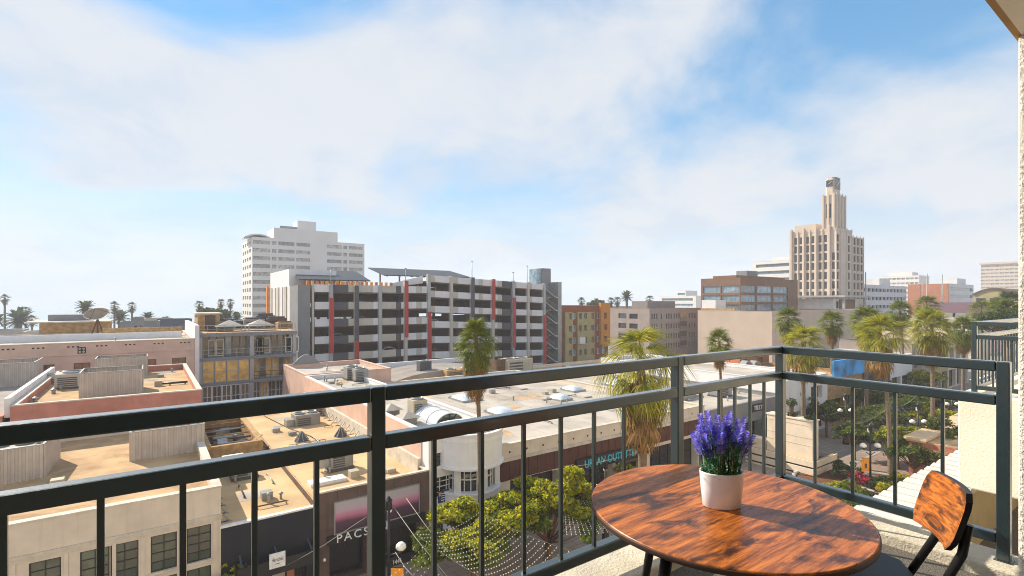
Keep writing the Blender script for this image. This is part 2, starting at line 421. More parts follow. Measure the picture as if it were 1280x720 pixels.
def corrugated(a, b, z0, z1, pitch=0.28, amp=0.05):
    m = MB(); a = Vector((*a, 0)); b = Vector((*b, 0)); L = (b - a).length; d = (b - a) / L; nrm = Vector((d.y, -d.x, 0))
    prof = []; n = max(2, int(L / pitch))
    for i in range(n):
        for f, k in ((0, 0), (.38, 0), (.5, 1), (.88, 1)):
            prof.append((L * (i + f) / n, k * amp))
    prof.append((L, 0))
    for sgn in (0, 0.012):
        pts = [a + d * u + nrm * (k + sgn) for u, k in prof]
        vs_ = [(p.x, p.y, z0) for p in pts] + [(p.x, p.y, z1) for p in pts]; N_ = len(pts)
        m.add(vs_, [(i, i + 1, N_ + i + 1, N_ + i) for i in range(N_ - 1)])
    return m
def npmesh(name, V, F, m=None, smooth=False):
    """V (n,3), F (k,4) or (k,3) numpy arrays"""
    me = bpy.data.meshes.new(name); nv, nf, w = len(V), len(F), F.shape[1]
    me.vertices.add(nv); me.vertices.foreach_set('co', np.asarray(V, np.float32).ravel())
    me.loops.add(nf * w); me.loops.foreach_set('vertex_index', np.asarray(F, np.int32).ravel())
    me.polygons.add(nf); me.polygons.foreach_set('loop_start', np.arange(0, nf * w, w, dtype=np.int32))
    me.polygons.foreach_set('use_smooth', np.full(nf, smooth))
    me.update(calc_edges=True); me.validate()
    if m: me.materials.append(m)
    return me
# ------------------------------------------------------------------ more materials
M['cream_wall'] = mat('cream_wall', S(214, 200, 182), 0.9, 0.06, 0.8, 0.2, 14, 0.30)
M['cream_coping'] = mat('cream_coping', S(206, 196, 180), 0.85, 0.10, 1.5, 0.2, 14, 0.3, 0.3, S(150, 136, 116))
M['roof_sand'] = mat('roof_sand', S(204, 172, 128), 0.95, 0.12, 0.35, 0.3, 9, 0, 0.45, S(150, 116, 78))
M['roof_tan'] = mat('roof_tan', S(190, 156, 116), 0.95, 0.16, 0.6, 0.3, 9, 0, 0.75, S(120, 90, 62))
M['roof_white'] = mat('roof_white', S(182, 172, 160), 0.9, 0.14, 0.35, 0.2, 9, 0, 0.75, S(136, 116, 96))
M['roof_grey'] = mat('roof_grey', S(150, 140, 132), 0.9, 0.1, 0.5, 0.2, 9, 0, 0.4, S(112, 100, 92))
M['red_wall'] = mat('red_wall', S(192, 130, 114), 0.9, 0.09, 0.9, 0.2, 14, 0.25)
M['pink_wall'] = mat('pink_wall', S(214, 178, 158), 0.9, 0.06, 0.9, 0.2, 14, 0.2)
M['pinkish_beige'] = mat('pinkish_beige', S(208, 182, 164), 0.9, 0.06, 0.7, 0.15, 10, 0.25)
M['white_wall'] = mat('white_wall', S(226, 224, 224), 0.85, 0.04, 0.8, 0.15, 10, 0.18)
M['white_paint'] = plain('white_paint', S(230, 228, 224), 0.5)
M['navy_wall'] = mat('navy_wall', S(34, 37, 46), 0.7, 0.08, 1.5, 0.1, 10)
M['dark_trim'] = plain('dark_trim', S(36, 36, 40), 0.45)
M['blue_grey_trim'] = plain('blue_grey_trim', S(66, 78, 96), 0.5)
M['brown_wall'] = mat('brown_wall', S(98, 80, 74), 0.75, 0.12, 1.1, 0.1, 10, 0.35)
M['rust_panel'] = mat('rust_panel', S(88, 50, 40), 0.6, 0.12, 1.6, 0.1, 10, 0.2)
M['glass_dark'] = glass_mat('glass_dark', S(42, 46, 50))
M['glass_black'] = glass_mat('glass_black', S(24, 25, 28), 0.06)
M['glass_green'] = glass_mat('glass_green', S(84, 96, 78), 0.05)
M['glass_blue'] = glass_mat('glass_blue', S(120, 146, 160), 0.08)
M['glass_glow_tint'] = glass_mat('glass_glow_tint', S(240, 192, 104), 0.12, 0.5, 0.2)  # gold base colour paints in the warm glow of the panes
M['glass_tan'] = glass_mat('glass_tan', S(120, 104, 84), 0.08, 0.7, 0.35)
M['glass_hotel'] = glass_mat('glass_hotel', S(186, 180, 172), 0.3, 0.3, 0.3)
M['hotel_white'] = mat('hotel_white', S(228, 222, 216), 0.85, 0.03, 0.15, 0, 1, 0.1)
M['bank_stone'] = mat('bank_stone', S(206, 188, 170), 0.88, 0.04, 0.3, 0.1, 4, 0.12)
M['brick_orange'] = mat('brick_orange', S(186, 122, 90), 0.9, 0.06, 0.6, 0.1, 6, 0.1)
M['brick_brown'] = mat('brick_brown', S(128, 97, 77), 0.9, 0.06, 0.6, 0.1, 6, 0.1)
M['concrete'] = mat('concrete', S(172, 170, 168), 0.9, 0.06, 0.5, 0.1, 8, 0.2)
M['conc_white'] = mat('conc_white', S(216, 214, 214), 0.85, 0.04, 0.5, 0.05, 8, 0.15)
M['conc_beige'] = mat('conc_beige', S(188, 180, 168), 0.85, 0.05, 0.5, 0.05, 8, 0.15)
M['conc_dark'] = mat('conc_dark', S(84, 84, 90), 0.8, 0.06, 0.5, 0.05, 8, 0.1)
M['conc_grey'] = mat('conc_grey', S(134, 134, 136), 0.85, 0.06, 0.4, 0.1, 8, 0.2)
M['slab'] = mat('slab', S(122, 98, 82), 0.9, 0.08, 0.6, 0.1, 8, 0.2)
M['solar'] = plain('solar', S(52, 54, 58), 0.5)
M['red_metal'] = plain('red_metal', S(178, 38, 34), 0.5)
M['orange_paint'] = plain('orange_paint', S(226, 130, 30), 0.6)
M['galv'] = mat('galvanised', S(160, 160, 158), 0.45, 0.08, 1.5, 0.05, 10, 0.15, 0, (0, 0, 0), 0.4)
M['corrugated'] = mat('corrugated_sheet', S(186, 176, 166), 0.6, 0.07, 1.2, 0.05, 10, 0.25)
M['ac_beige'] = mat('ac_beige', S(178, 168, 146), 0.7, 0.07, 1.4, 0.05, 10, 0.2)
M['ac_grey'] = mat('ac_grey', S(146, 144, 138), 0.65, 0.08, 1.4, 0.05, 10, 0.25)
M['dark_void'] = plain('dark_void', S(40, 36, 34), 0.9)
M['skylight'] = plain('skylight', S(206, 216, 226), 0.25)
M['timber'] = mat('timber', S(178, 142, 96), 0.85, 0.18, 2.0, 0.1, 10)
M['timber_dark'] = mat('timber_dark', S(104, 78, 56), 0.85, 0.18, 2.0, 0.1, 10, 0.3)
M['teal_sign'] = plain('teal_sign', S(70, 196, 214), 0.5)
M['sign_white'] = plain('sign_white', S(236, 236, 236), 0.5)
M['sign_blue'] = plain('sign_blue', S(40, 56, 104), 0.5)
M['kiosk'] = mat('kiosk_cream', S(226, 210, 188), 0.8, 0.05, 0.8, 0.1, 10, 0.15)
M['dish'] = mat('dish', S(160, 140, 118), 0.7, 0.08, 1.0, 0.05, 10)
M['olive'] = mat('olive_wall', S(176, 160, 112), 0.9, 0.05, 0.6, 0.1, 6, 0.12)
M['rust_wall'] = mat('rust_wall', S(148, 84, 54), 0.9, 0.06, 0.6, 0.1, 6, 0.12)
M['ochre'] = mat('ochre_wall', S(206, 134, 42), 0.9, 0.05, 0.6, 0.1, 6, 0.12)
M['taupe'] = mat('taupe_wall', S(160, 146, 138), 0.9, 0.05, 0.6, 0.1, 6, 0.12)
M['taupe_front'] = mat('taupe_front', S(140, 128, 126), 0.9, 0.05, 0.6, 0.1, 6, 0.12)
M['cinema'] = mat('cinema_wall', S(198, 178, 160), 0.9, 0.05, 0.25, 0.1, 5, 0.15)
M['pink_paint'] = mat('pink_paint', S(214, 160, 164), 0.9, 0.05, 0.25, 0.1, 5, 0.1)
M['mural'] = mat('mural_blue', S(64, 158, 224), 0.6, 0.35, 0.5, 0, 1)
M['trunk_palm'] = mat('trunk_palm', S(120, 104, 86), 0.95, 0.2, 6, 0.8, 22)
M['bark'] = mat('bark', S(120, 88, 64), 0.95, 0.2, 8, 0.6, 40)
M['palm_green'] = leaf_mat('palm_green', S(88, 106, 38), S(156, 156, 58), S(60, 82, 32), 0.44, 1.4)
M['palm_bright'] = leaf_mat('palm_bright', S(120, 130, 42), S(208, 196, 80), S(78, 98, 34), 0.5, 1.2)
M['palm_dead'] = leaf_mat('palm_dead', S(122, 92, 52), S(176, 136, 82), S(92, 82, 40), 0.25, 1.6)
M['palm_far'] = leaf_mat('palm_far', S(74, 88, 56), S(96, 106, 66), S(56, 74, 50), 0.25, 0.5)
M['leaf_lime'] = leaf_mat('leaf_lime', S(164, 170, 40), S(232, 216, 66), S(104, 120, 34), 0.58, 1.3)
M['leaf_green'] = leaf_mat('leaf_green', S(84, 104, 38), S(142, 150, 56), S(56, 80, 32), 0.45, 1.0)
M['leaf_dark'] = leaf_mat('leaf_dark', S(46, 66, 34), S(84, 102, 48), S(36, 52, 30), 0.35, 1.0)
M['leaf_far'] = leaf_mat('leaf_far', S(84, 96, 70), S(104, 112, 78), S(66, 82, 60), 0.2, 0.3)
M['lamp_black'] = plain('lamp_black', S(28, 28, 30), 0.45, 0.2)
M['globe'] = plain('globe', S(240, 238, 232), 0.25)
M['banner'] = plain('banner_orange', S(240, 156, 30), 0.7)
M['bulb'] = plain('bulb', S(246, 242, 232), 0.3)
M['wire'] = plain('wire', S(150, 150, 136), 0.5)
M['wire_green'] = plain('wire_green', S(126, 140, 90), 0.5)
M['flower_purple'] = leaf_mat('flower_purple', S(98, 70, 190), S(140, 100, 220), S(80, 40, 120), 0.3, 3)
M['flower_red'] = leaf_mat('flower_red', S(168, 40, 70), S(196, 70, 96), S(120, 40, 60), 0.3, 3)
M['brick_red'] = mat('brick_red', S(176, 112, 88), 0.9, 0.15, 3, 0.3, 8)
M['coping_tan'] = mat('coping_tan', S(216, 184, 146), 0.85, 0.08, 1.5, 0.2, 10)
def poster_mat():
    m, n, l, p = nodes_of('poster_sunset')
    o = n.new('ShaderNodeTexCoord').outputs['Generated']
    s = n.new('ShaderNodeSeparateXYZ'); l.new(o, s.inputs[0])
    w = n.new('ShaderNodeMath'); w.operation = 'MULTIPLY_ADD'; w.inputs[1].default_value = 0.16; l.new(noise(n, l, scaled(n, l, o, 3, 1, 0.4), 1.6, 4), w.inputs[0]); l.new(s.outputs[2], w.inputs[2])
    r = n.new('ShaderNodeValToRGB'); l.new(w.outputs[0], r.inputs[0])
    el = r.color_ramp.elements
    el[0].position = 0.05; el[0].color = (*S(58, 46, 60), 1); el[1].position = 1.0; el[1].color = (*S(176, 174, 182), 1)
    for pos, c in ((0.42, S(92, 62, 84)), (0.60, S(196, 120, 150)), (0.78, S(190, 164, 180))):
        e = el.new(pos); e.color = (*c, 1)
    l.new(r.outputs[0], p.inputs['Base Color']); p.inputs['Roughness'].default_value = 0.5
    return m
M['poster'] = poster_mat()

# ------------------------------------------------------------------ ground
struct('ground', MB().quad((-1500, -1500, -0.06), (1500, -1500, -0.06), (1500, 1500, -0.06), (-1500, 1500, -0.06)), M['ground'])
struct('promenade', MB().box(-60, 136, 3.0, 30.6, -0.05, 0.0), M['promenade'])
struct('promenade_lane', MB().quad((-60, 13.5, 0.004), (136, 13.5, 0.004), (136, 21.5, 0.004), (-60, 21.5, 0.004)), M['lane'])
for i, y in enumerate((13.2, 21.5)):
    k = MB(); 
    for j in range(70): k.box(-60 + j * 2.8, -60 + j * 2.8 + 2.78, y, y + 0.3, 0.0, 0.03)
    struct('kerb_strip', k, M['stone'])
struct('sea', MB().quad((-1500, 250, -0.03), (1500, 250, -0.03), (1500, 1500, -0.03), (-1500, 1500, -0.03)), M['sea'])
struct('cross_street', MB().quad((137, -200, -0.02), (155, -200, -0.02), (155, 300, -0.02), (137, 300, -0.02)), M['asphalt'])
cw = MB()
for j in range(14): cw.quad((138.5, 4 + j * 2, -0.015), (153, 4 + j * 2, -0.015), (153, 4.9 + j * 2, -0.015), (138.5, 4.9 + j * 2, -0.015))
struct('road_marking', cw, M['white_paint'])
struct('alley_road', MB().quad((-120, 74, -0.03), (136.5, 74, -0.03), (136.5, 91, -0.03), (-120, 91, -0.03)), M['asphalt'])

# ------------------------------------------------------------------ promenade row, facades on Y = 30
F0 = 30.0
rnd = random.Random(5)
def scuppers(root, xs, y, z, m, s=0.14):
    for x in xs: part('scupper', MB().box(x, x + s, y - 0.012, y + 0.02, z, z + s), m, root)
# A cream two-storey building
xa = 3.05
A = thing('cream_building', 'cream stucco two storey building with tan roof and green paned windows', 'building', (-6, 40, 0))
opsA = []
for i in range(-6, 9):
    u0 = 14.0 + 0.15 - (8 - i) * 2.03 + 1.0
for px0, px1, py0, py1 in ((233.5, 255.5, 658, 700), (188, 212, 668, 713)):
    pass
wx = [onY(233.5, 680, F0)[0], onY(188.5, 690, F0)[0], onY(138, 700, F0)[0], onY(100, 700, F0)[0], onY(36, 710, F0)[0]]
wx += [wx[-1] - 1.7, wx[-1] - 4.0, wx[-1] - 5.6]
zt = onY(244, 659, F0)[1]
for x in wx: opsA.append((x + 16, x + 16 + 1.05, zt - 1.75, zt)); opsA.append((x + 16, x + 16 + 1.05, 0.6, 2.9))
shell(A, -16, xa, F0, 49, 6.75, M['cream_wall'], M['roof_tan'], 0.55, opsA, (), 0.12, coping=M['cream_coping'], t=0.35)
for op in opsA: window(A, (-16, F0, 0), XA, NY, op, 0.12, M['dark_trim'], M['glass_green'], 2, 4 if op[2] > 2 else 2, 0.05)
mo = MB(); mo.box(-16.04, xa + 0.04, F0 - 0.09, F0 - 0.002, 5.28, 5.40); mo.box(-16.03, xa + 0.03, F0 - 0.05, F0 - 0.002, 5.10, 5.2799)
part('moulding', mo, M['cream_coping'], A)
for op in opsA[::2]:
    part('sill', MB().box(-16 + op[0] - 0.08, -16 + op[1] + 0.08, F0 - 0.08, F0 - 0.002, op[2] - 0.12, op[2] - 0.002), M['cream_coping'], A)
    part('pilaster', MB().box(-16 + op[1] + 0.09, -16 + op[1] + 0.24, F0 - 0.05, F0 - 0.002, 3.2, 5.098), M['cream_wall'], A)
# B dark shop
xb = 7.72
B = thing('dark_shop', 'low navy black shop front with a small white sign under a flat sandy roof', 'shop', (5.4, 40, 0))
shell(B, xa + 0.01, xb, F0, 62, 4.62, M['navy_wall'], M['roof_sand'], 0.14, ((0.5, 4.2, 0.15, 1.95),), (), 0.5, t=0.2, coping=M['white_paint'], skip='lr')
window(B, (xa + 0.01, F0, 0), XA, NY, (0.5, 4.2, 0.15, 1.95), 0.5, M['dark_trim'], M['glass_black'], 4, 1, 0.07, 'shop_window')
ca = MB(); ca.box(3.65, 7.6, 28.9, 29.0, 2.0, 2.75); ca.box(3.65, 3.75, 29.0, 29.995, 2.1, 2.7); ca.box(7.5, 7.6, 29.0, 29.995, 2.1, 2.7); ca.box(3.76, 7.49, 29.002, 29.99, 2.1, 2.2)
cano = part('canopy', ca, M['dark_trim'], B)
for x in (3.9, 5.6, 7.3): part('canopy_bracket', MB().bar((x, 29.05, 2.7), (x, 29.99, 3.0), 0.07), M['blue_grey_trim'], cano)
sx0, sz0 = onY(336.5, 712, 28.9)
sgn = part('sign_board', MB().box(sx0, sx0 + 0.78, 28.86, 28.897, sz0, sz0 + 0.78), M['sign_white'], B)
lettering('Herschel', sgn, sx0 + 0.12, sx0 + 0.66, 28.858, sz0 + 0.34, 0.2, M['dark_trim'], extrude=0.004)
part('sign_text_line', MB().box(sx0 + 0.26, sx0 + 0.52, 28.85, 28.859, sz0 + 0.2, sz0 + 0.23), M['dark_trim'], sgn)
# C brown shop with the billboard
xc = 14.8
C = thing('brown_shop', 'brown panelled shop with a wide sunset billboard and white lettering above its door', 'shop', (11, 40, 0))
opc = ((0.75, 2.9, 0.06, 2.35), (3.5, 6.4, 0.06, 2.35))
shell(C, xb + 0.01, xc, F0 - 0.12, 62, 5.36, M['brown_wall'], M['roof_sand'], 0.5, opc, (), 0.7, t=0.2, coping=M['cream_coping'], skip='l')
O_ = (xb + 0.01, F0 - 0.12, 0)
window(C, O_, XA, NY, opc[0], 0.7, M['dark_trim'], M['glass_black'], 2, 1, 0.09, 'door')
window(C, O_, XA, NY, opc[1], 0.7, M['dark_trim'], M['glass_black'], 3, 1, 0.07, 'shop_window')
p1, p2 = onY(419, 667.3, F0 - 0.2), onY(523.3, 606, F0 - 0.2)
bz0, bz1 = onY(419, 667.3, F0 - .2)[1], onY(419, 629.3, F0 - .2)[1]
bb = part('billboard', MB().box(p1[0], p2[0], F0 - 0.22, F0 - 0.121, bz0, bz1), M['poster'], C)
fr = MB(); w_ = 0.07
fr.box(p1[0] - w_, p2[0] + w_, F0 - 0.25, F0 - 0.122, bz0 - w_, bz0); fr.box(p1[0] - w_, p2[0] + w_, F0 - 0.25, F0 - 0.122, bz1, bz1 + w_)
fr.box(p1[0] - w_, p1[0], F0 - 0.25, F0 - 0.122, bz0, bz1); fr.box(p2[0], p2[0] + w_, F0 - 0.25, F0 - 0.122, bz0, bz1)
part('billboard_frame', fr, M['galv'], bb)
fas = part('fascia', MB().box(xb + 0.6, xc - 0.4, F0 - 0.32, F0 - 0.124, 2.36, bz0 - 0.08), M['dark_trim'], C)
lx0 = onY(421, 680, F0 - .3)[0]
lettering('PACSUN', C, lx0, onY(484, 668, F0 - .3)[0], F0 - 0.34, 2.42, 0.46, M['sign_white'])
lettering('1446', C, onY(491, 703, F0 - .2)[0], onY(501, 701, F0 - .2)[0], F0 - 0.30, 0.12, 0.26, M['sign_white'])
part('doorstep', MB().box(onY(486, 703, F0)[0], xc - 0.4, F0 - 0.27, F0 - 0.1205, 0.001, 0.5), M['dark_trim'], C)
for x in np.arange(xb + 1.2, xc, 1.15):
    part('panel_joint', MB().box(x, x + 0.03, F0 - 0.128, F0 - 0.119, 4.86, 5.35), M['dark_trim'], C)
part('wall_lamp', MB().lathe([(0.03, 0), (0.09, 0.03), (0.09, 0.14), (0.03, 0.18)], 10, (xb + 0.45, F0 - 0.22, 1.5)), M['globe'], C)
# D white building with a round corner drum
xd = 20.3
D = thing('white_corner_building', 'white building with a round overhanging drum and barrel skylight on its roof', 'building', (17.5, 45, 0))
opd = ((0.55, 1.0, 5.45, 6.35), (0.4, 2.4, 3.35, 4.75), (0.5, 1.7, 0.1, 2.4), (3.4, 4.9, 0.1, 2.4))
shell(D, xc + 0.01, xd, F0, 62, 7.6, M['white_wall'], M['roof_white'], 0.4, opd, (), 0.25, t=0.25)
Od = (xc + 0.01, F0, 0)
window(D, Od, XA, NY, opd[0], 0.25, M['dark_trim'], M['glass_black'], 1, 3, 0.04)
window(D, Od, XA, NY, opd[1], 0.25, M['white_paint'], M['glass_black'], 4, 4, 0.06)
for o in opd[2:]: window(D, Od, XA, NY, o, 0.25, M['dark_trim'], M['glass_black'], 2, 1, 0.06, 'door')
part('side_wall', MB().box(xc - 0.05, xc + 0.009, F0 + 1.0, 62, 0, 7.602), M['pink_wall'], D)
dcx, dcy = onY(586, 600, F0 + 0.35)[0], F0 + 0.35
dr = MB(); dr.lathe([(2.28, 5.28), (2.42, 5.34), (2.42, 5.46), (2.3, 5.48), (2.3, 7.1), (2.36, 7.12), (2.36, 7.2), (2.3, 7.22), (2.3, 7.55), (2.4, 7.56), (2.4, 7.68), (2.12, 7.68), (2.12, 7.3), (0.2, 7.28)], 48, (dcx, dcy, 0), smooth=False)
part('drum', dr, M['white_wall'], D)
part('drum_roof', MB().lathe([(2.1, 7.305), (0.1, 7.33)], 32, (dcx, dcy, 0)), M['roof_white'], D)
lo = MB(); lo.lathe([(2.1, 0), (2.1, 3.6), (2.2, 3.62), (2.2, 3.74), (2.1, 3.76)], 40, (dcx, dcy, 0), smooth=False); part('bow_wall', lo, M['white_wall'], D)
co = MB().lathe([(1.55, 3.7), (1.55, 5.3)], 32, (dcx, dcy, 0)); part('bow_core', co, M['glass_black'], D)
for k in range(7):
    a = R(-170 + k * 160 / 6); cx_, cy_ = dcx + 1.92 * math.cos(a), dcy + 1.92 * math.sin(a)
    if k in (1, 3, 5): part('column', MB().box(cx_ - 0.2, cx_ + 0.2, cy_ - 0.12, cy_ + 0.12, 3.76, 5.3), M['white_wall'], D)
for k in range(24):
    a = R(-176 + k * 172 / 23); cx_, cy_ = dcx + 1.62 * math.cos(a), dcy + 1.62 * math.sin(a)
    if k % 2 == 0: part('mullion', MB().box(cx_ - 0.03, cx_ + 0.03, cy_ - 0.03, cy_ + 0.03, 3.72, 5.29), M['white_paint'], D)
part('transom', MB().lathe([(1.64, 4.5), (1.66, 4.52), (1.66, 4.56), (1.64, 4.58)], 32, (dcx, dcy, 0)), M['white_paint'], D)
px_ = onY(547.5, 620, F0 - 0.02)[0]; pz_ = onY(548, 629, F0 - .02)[1]
sb = part('sign_board', MB().box(px_, px_ + 0.8, F0 - 0.06, F0 - 0.002, pz_, pz_ + 0.78), M['sign_blue'], D)
for i in range(4): part('sign_text_line', MB().box(px_ + 0.22, px_ + 0.7, F0 - 0.066, F0 - 0.0605, pz_ + 0.12 + i * .15, pz_ + 0.17 + i * .15), M['sign_white'], sb)
part('sign_emblem', MB().box(px_ + 0.04, px_ + 0.18, F0 - 0.066, F0 - 0.0605, pz_ + 0.45, pz_ + 0.7), M['banner'], sb)
# barrel skylight, axis along Y
bx_, by_ = onZ(566, 533, 7.3); bx0_, _ = onZ(541, 536, 7.3)
rr = 1.15
bv = MB(); ny_ = 14
for j in range(ny_):
    t0, t1 = math.pi * j / ny_, math.pi * (j + 1) / ny_
    q = [(18.1 - rr * math.cos(t), y, 7.2 + .85 * math.sin(t)) for t, y in ((t0, 33.2), (t1, 33.2), (t1, 37.6), (t0, 37.6))]
    bv.quad(*q)
bs = part('barrel_skylight', bv, M['skylight'], D)
ev = MB(); ev.add([(18.1 - rr * math.cos(math.pi * j / ny_), 33.22, 7.2 + .85 * math.sin(math.pi * j / ny_)) for j in range(ny_ + 1)], [tuple(range(ny_ + 1))]); part('skylight_end', ev, M['glass_green'], bs)
for j in range(1, 6):
    t = math.pi * j / 6
    part('skylight_bar', MB().bar((18.1, 33.19, 7.2), (18.1 - rr * math.cos(t), 33.19, 7.2 + .85 * math.sin(t)), 0.06), M['dark_trim'], bs)
for y in (33.2, 34.7, 36.2, 37.6):
    part('skylight_rib', MB().tube([(18.1 - (rr + .02) * math.cos(math.pi * j / ny_), y, 7.2 + .87 * math.sin(math.pi * j / ny_)) for j in range(ny_ + 1)], 0.04, 5), M['white_paint'], bs)
# E long shop row with the teal lettering
xe = 45.0
Eb = thing('long_shop', 'long low shop with rust panels under a cream parapet and teal lettering', 'shop', (32, 45, 0))
ope = ((1.0, 5.6, 0.1, 3.35), (6.6, 11.6, 0.1, 3.35), (12.2, 15.4, 0.02, 2.5), (16.4, 23.6, 0.1, 3.1))
shell(Eb, xd + 0.01, xe, F0 + 0.02, 62, 5.95, M['cream_wall'], M['roof_white'], 0.45, ope, (), 0.8, t=0.3, coping=M['cream_coping'])
for o, nm, nx_ in zip(ope, ('shop_window', 'shop_window', 'door', 'shop_window'), (4, 4, 2, 6)):
    window(Eb, (xd + .01, F0 + .02, 0), XA, NY, o, 0.8, M['dark_trim'], M['glass_black'], nx_, 2 if nm != 'door' else 1, 0.08, nm)
part('cornice', MB().box(xd + 0.02, xe, F0 - 0.16, F0 + 0.018, 4.82, 5.04), M['cream_coping'], Eb)
scuppers(Eb, np.arange(xd + 0.9, xe, 1.55), F0 + 0.02, 5.35, M['dark_trim'])
for i in range(29):
    x = xd + 0.1 + i * 0.845
    part('panel', MB().box(x, x + 0.81, F0 - 0.05, F0 + 0.018, 3.42, 4.815), M['rust_panel'], Eb)
xs0, zs0 = onY(731, 587, F0 - .35)
xs1, _ = onY(800, 570, F0 - .35)
sbk = part('sign_band', MB().box(xs0 - 0.8, xs1 + 1.2, F0 - 0.32, F0 + 0.017, zs0 - 0.1, zs0 + 0.85), M['dark_trim'], Eb)
lettering('URBAN OUTFITTERS', Eb, xs0, xs1, F0 - 0.36, zs0 + 0.1, 0.62, M['teal_sign'])
part('entrance_beam', MB().box(xd + 12.0, xd + 15.6, F0 - 0.3, F0 + 0.017, 2.5, 2.72), M['timber_dark'], Eb)
for k in range(3): part('hanging_garment', MB().box(onY(714, 610, F0 - .1)[0] + k * 0.5, onY(714, 610, F0 - .1)[0] + k * 0.5 + .4, F0 + 0.3, F0 + 0.5, 0.5, 1.7), (M['sign_blue'], M['dark_trim'], M['brown_wall'])[k], Eb)
# roof seams and skylights of E
for i in range(9):
    part('roof_seam', MB().box(xd + 1.0 + i * 2.6, xd + 1.06 + i * 2.6, F0 + 0.4, 61.5, 5.502, 5.525), M['roof_white'], Eb)
def skylight(root, x, y, z, w, d, h=0.45, a=0.0):
    c = part('skylight_kerb', MB().box(x - w / 2, x + w / 2, y - d / 2, y + d / 2, z - 0.02, z + 0.2), M['galv'], root)
    s = MB(); n = 8
    vs_ = []
    for i in range(n + 1):
        for j in range(n + 1):
            a_, b_ = i / n * 2 - 1, j / n * 2 - 1
            vs_.append((x + a_ * w * .47, y + b_ * d * .47, z + 0.2 + h * (1 - a_ ** 2) ** .6 * (1 - b_ ** 2) ** .6))
    s.add(vs_, [(i * (n + 1) + j, (i + 1) * (n + 1) + j, (i + 1) * (n + 1) + j + 1, i * (n + 1) + j + 1) for i in range(n) for j in range(n)], True)
    part('skylight_dome', s, M['skylight'], c)
for px, py, w in ((582, 497, 2.6), (627, 514, 2.3), (716, 486, 2.0), (700, 497, 1.8), (770, 480, 2.0)):
    x, y = onZ(px, py, 5.7); skylight(Eb, x, y, 5.5, w, w * 1.25)
for px, py in ((655, 487), (683, 500), (735, 497), (690, 488), (745, 503)):
    x, y = onZ(px, py, 5.5); part('roof_vent', MB().box(x - .5, x + .5, y - .12, y + .12, 5.49, 5.62), M['galv'], Eb)
# F next shops along the row
def shop(name, label, x0, x1, h, mw, mr, ops, par=0.4, y0=F0, y1=60, rec=0.6, mg='glass_black', nx=4):
    r = thing(name, label, 'shop', ((x0 + x1) / 2, (y0 + y1) / 2, 0))
    shell(r, x0 + .01, x1, y0, y1, h, mw, mr, par, ops, (), rec, t=0.25)
    for o in ops: window(r, (x0 + .01, y0, 0), XA, NY, o, rec, M['dark_trim'], M[mg], nx if o[1] - o[0] > 2 else 1, 2 if o[3] - o[2] > 2.2 else 1, 0.07, 'shop_window' if o[2] < 1 else 'window')
    return r
Fs = shop('grey_fascia_shop', 'shop with a grey fascia sign band and a pale curved roof kerb', xe, 61.0, 5.3, M['conc_grey'], M['roof_white'], ((0.6, 5.0, 0.1, 3.2), (5.6, 10.2, 0.1, 3.2), (10.8, 15.2, 0.1, 3.2)))
lt0, lz0 = onY(941.5, 514, F0); lt1, _ = onY(954, 511, F0)
part('sign_band', MB().box(lt0 - 0.3, lt1 + 0.5, F0 - 0.06, F0 - 0.002, lz0 - 0.1, lz0 + 0.75), M['dark_trim'], Fs)
lettering("TILLYS", Fs, lt0, lt1, F0 - 0.09, lz0 + 0.08, 0.5, M['sign_white'])
cv = MB()
for k in range(15):
    a0, a1 = R(180 + k * 9), R(180 + (k + 1) * 9)
    p = lambda a, r: (51.0 + r * math.cos(a), 41 + r * math.sin(a))
    a_, b_, c_, d_ = p(a0, 4.5), p(a1, 4.5), p(a1, 4.9), p(a0, 4.9)
    cv.hexa([(*a_, 4.9), (*b_, 4.9), (*c_, 4.9), (*d_, 4.9), (*a_, 5.55), (*b_, 5.55), (*c_, 5.55), (*d_, 5.55)])
part('curved_kerb', cv, M['galv'], Fs)
Fw = shop('white_blue_shop', 'pale blue white shop front with round emblem behind the kiosk', 61.0, 72.0, 6.9, M['white_wall'], M['roof_white'], ((0.6, 4.2, 0.1, 3.0), (4.9, 10.4, 0.1, 3.0), (6.5, 9.5, 4.0, 5.6)))
part('emblem', MB().tube([(65.2, F0 - 0.05, 5.0), (65.2, F0 - 0.002, 5.0)], 0.5, 20), M['dark_trim'], Fw)
Fm = shop('mural_shop', 'shop topped by a bright blue mural panel with a tan fascia', 72.0, 83.0, 6.2, M['timber'], M['roof_tan'], ((0.6, 5.0, 0.1, 3.4), (5.6, 10.4, 0.1, 3.4)))
mx0, mz1 = onY(1036, 450, F0 - .3); 
part('mural', MB().box(73.0, 82.9, F0 - 0.4, F0 - 0.1, 6.25, 8.5), M['mural'], Fm)
Fd = shop('dark_tall_shop', 'tall near black shop front next to the blue mural', 83.0, 89.0, 8.6, M['navy_wall'], M['roof_grey'], ((0.6, 5.4, 0.1, 3.2),), y1=41)
Fb = shop('brown_narrow_shop', 'narrow brown shop front with dark lettering', 89.0, 93.5, 8.0, M['brown_wall'], M['roof_tan'], ((0.5, 4.0, 0.1, 2.8),), nx=3, y1=41)
part('sign_lettering', MB().box(90.2, 92.4, F0 - 0.06, F0 - 0.002, 4.4, 5.0), M['dark_trim'], Fb)
Fx = shop('white_frame_shop', 'white framed shop front with dark glass between palm trunks', 93.5, 103.0, 7.6, M['white_wall'], M['roof_white'], ((0.5, 4.3, 0.1, 4.4), (5.0, 9.0, 0.1, 4.4)), y1=41)
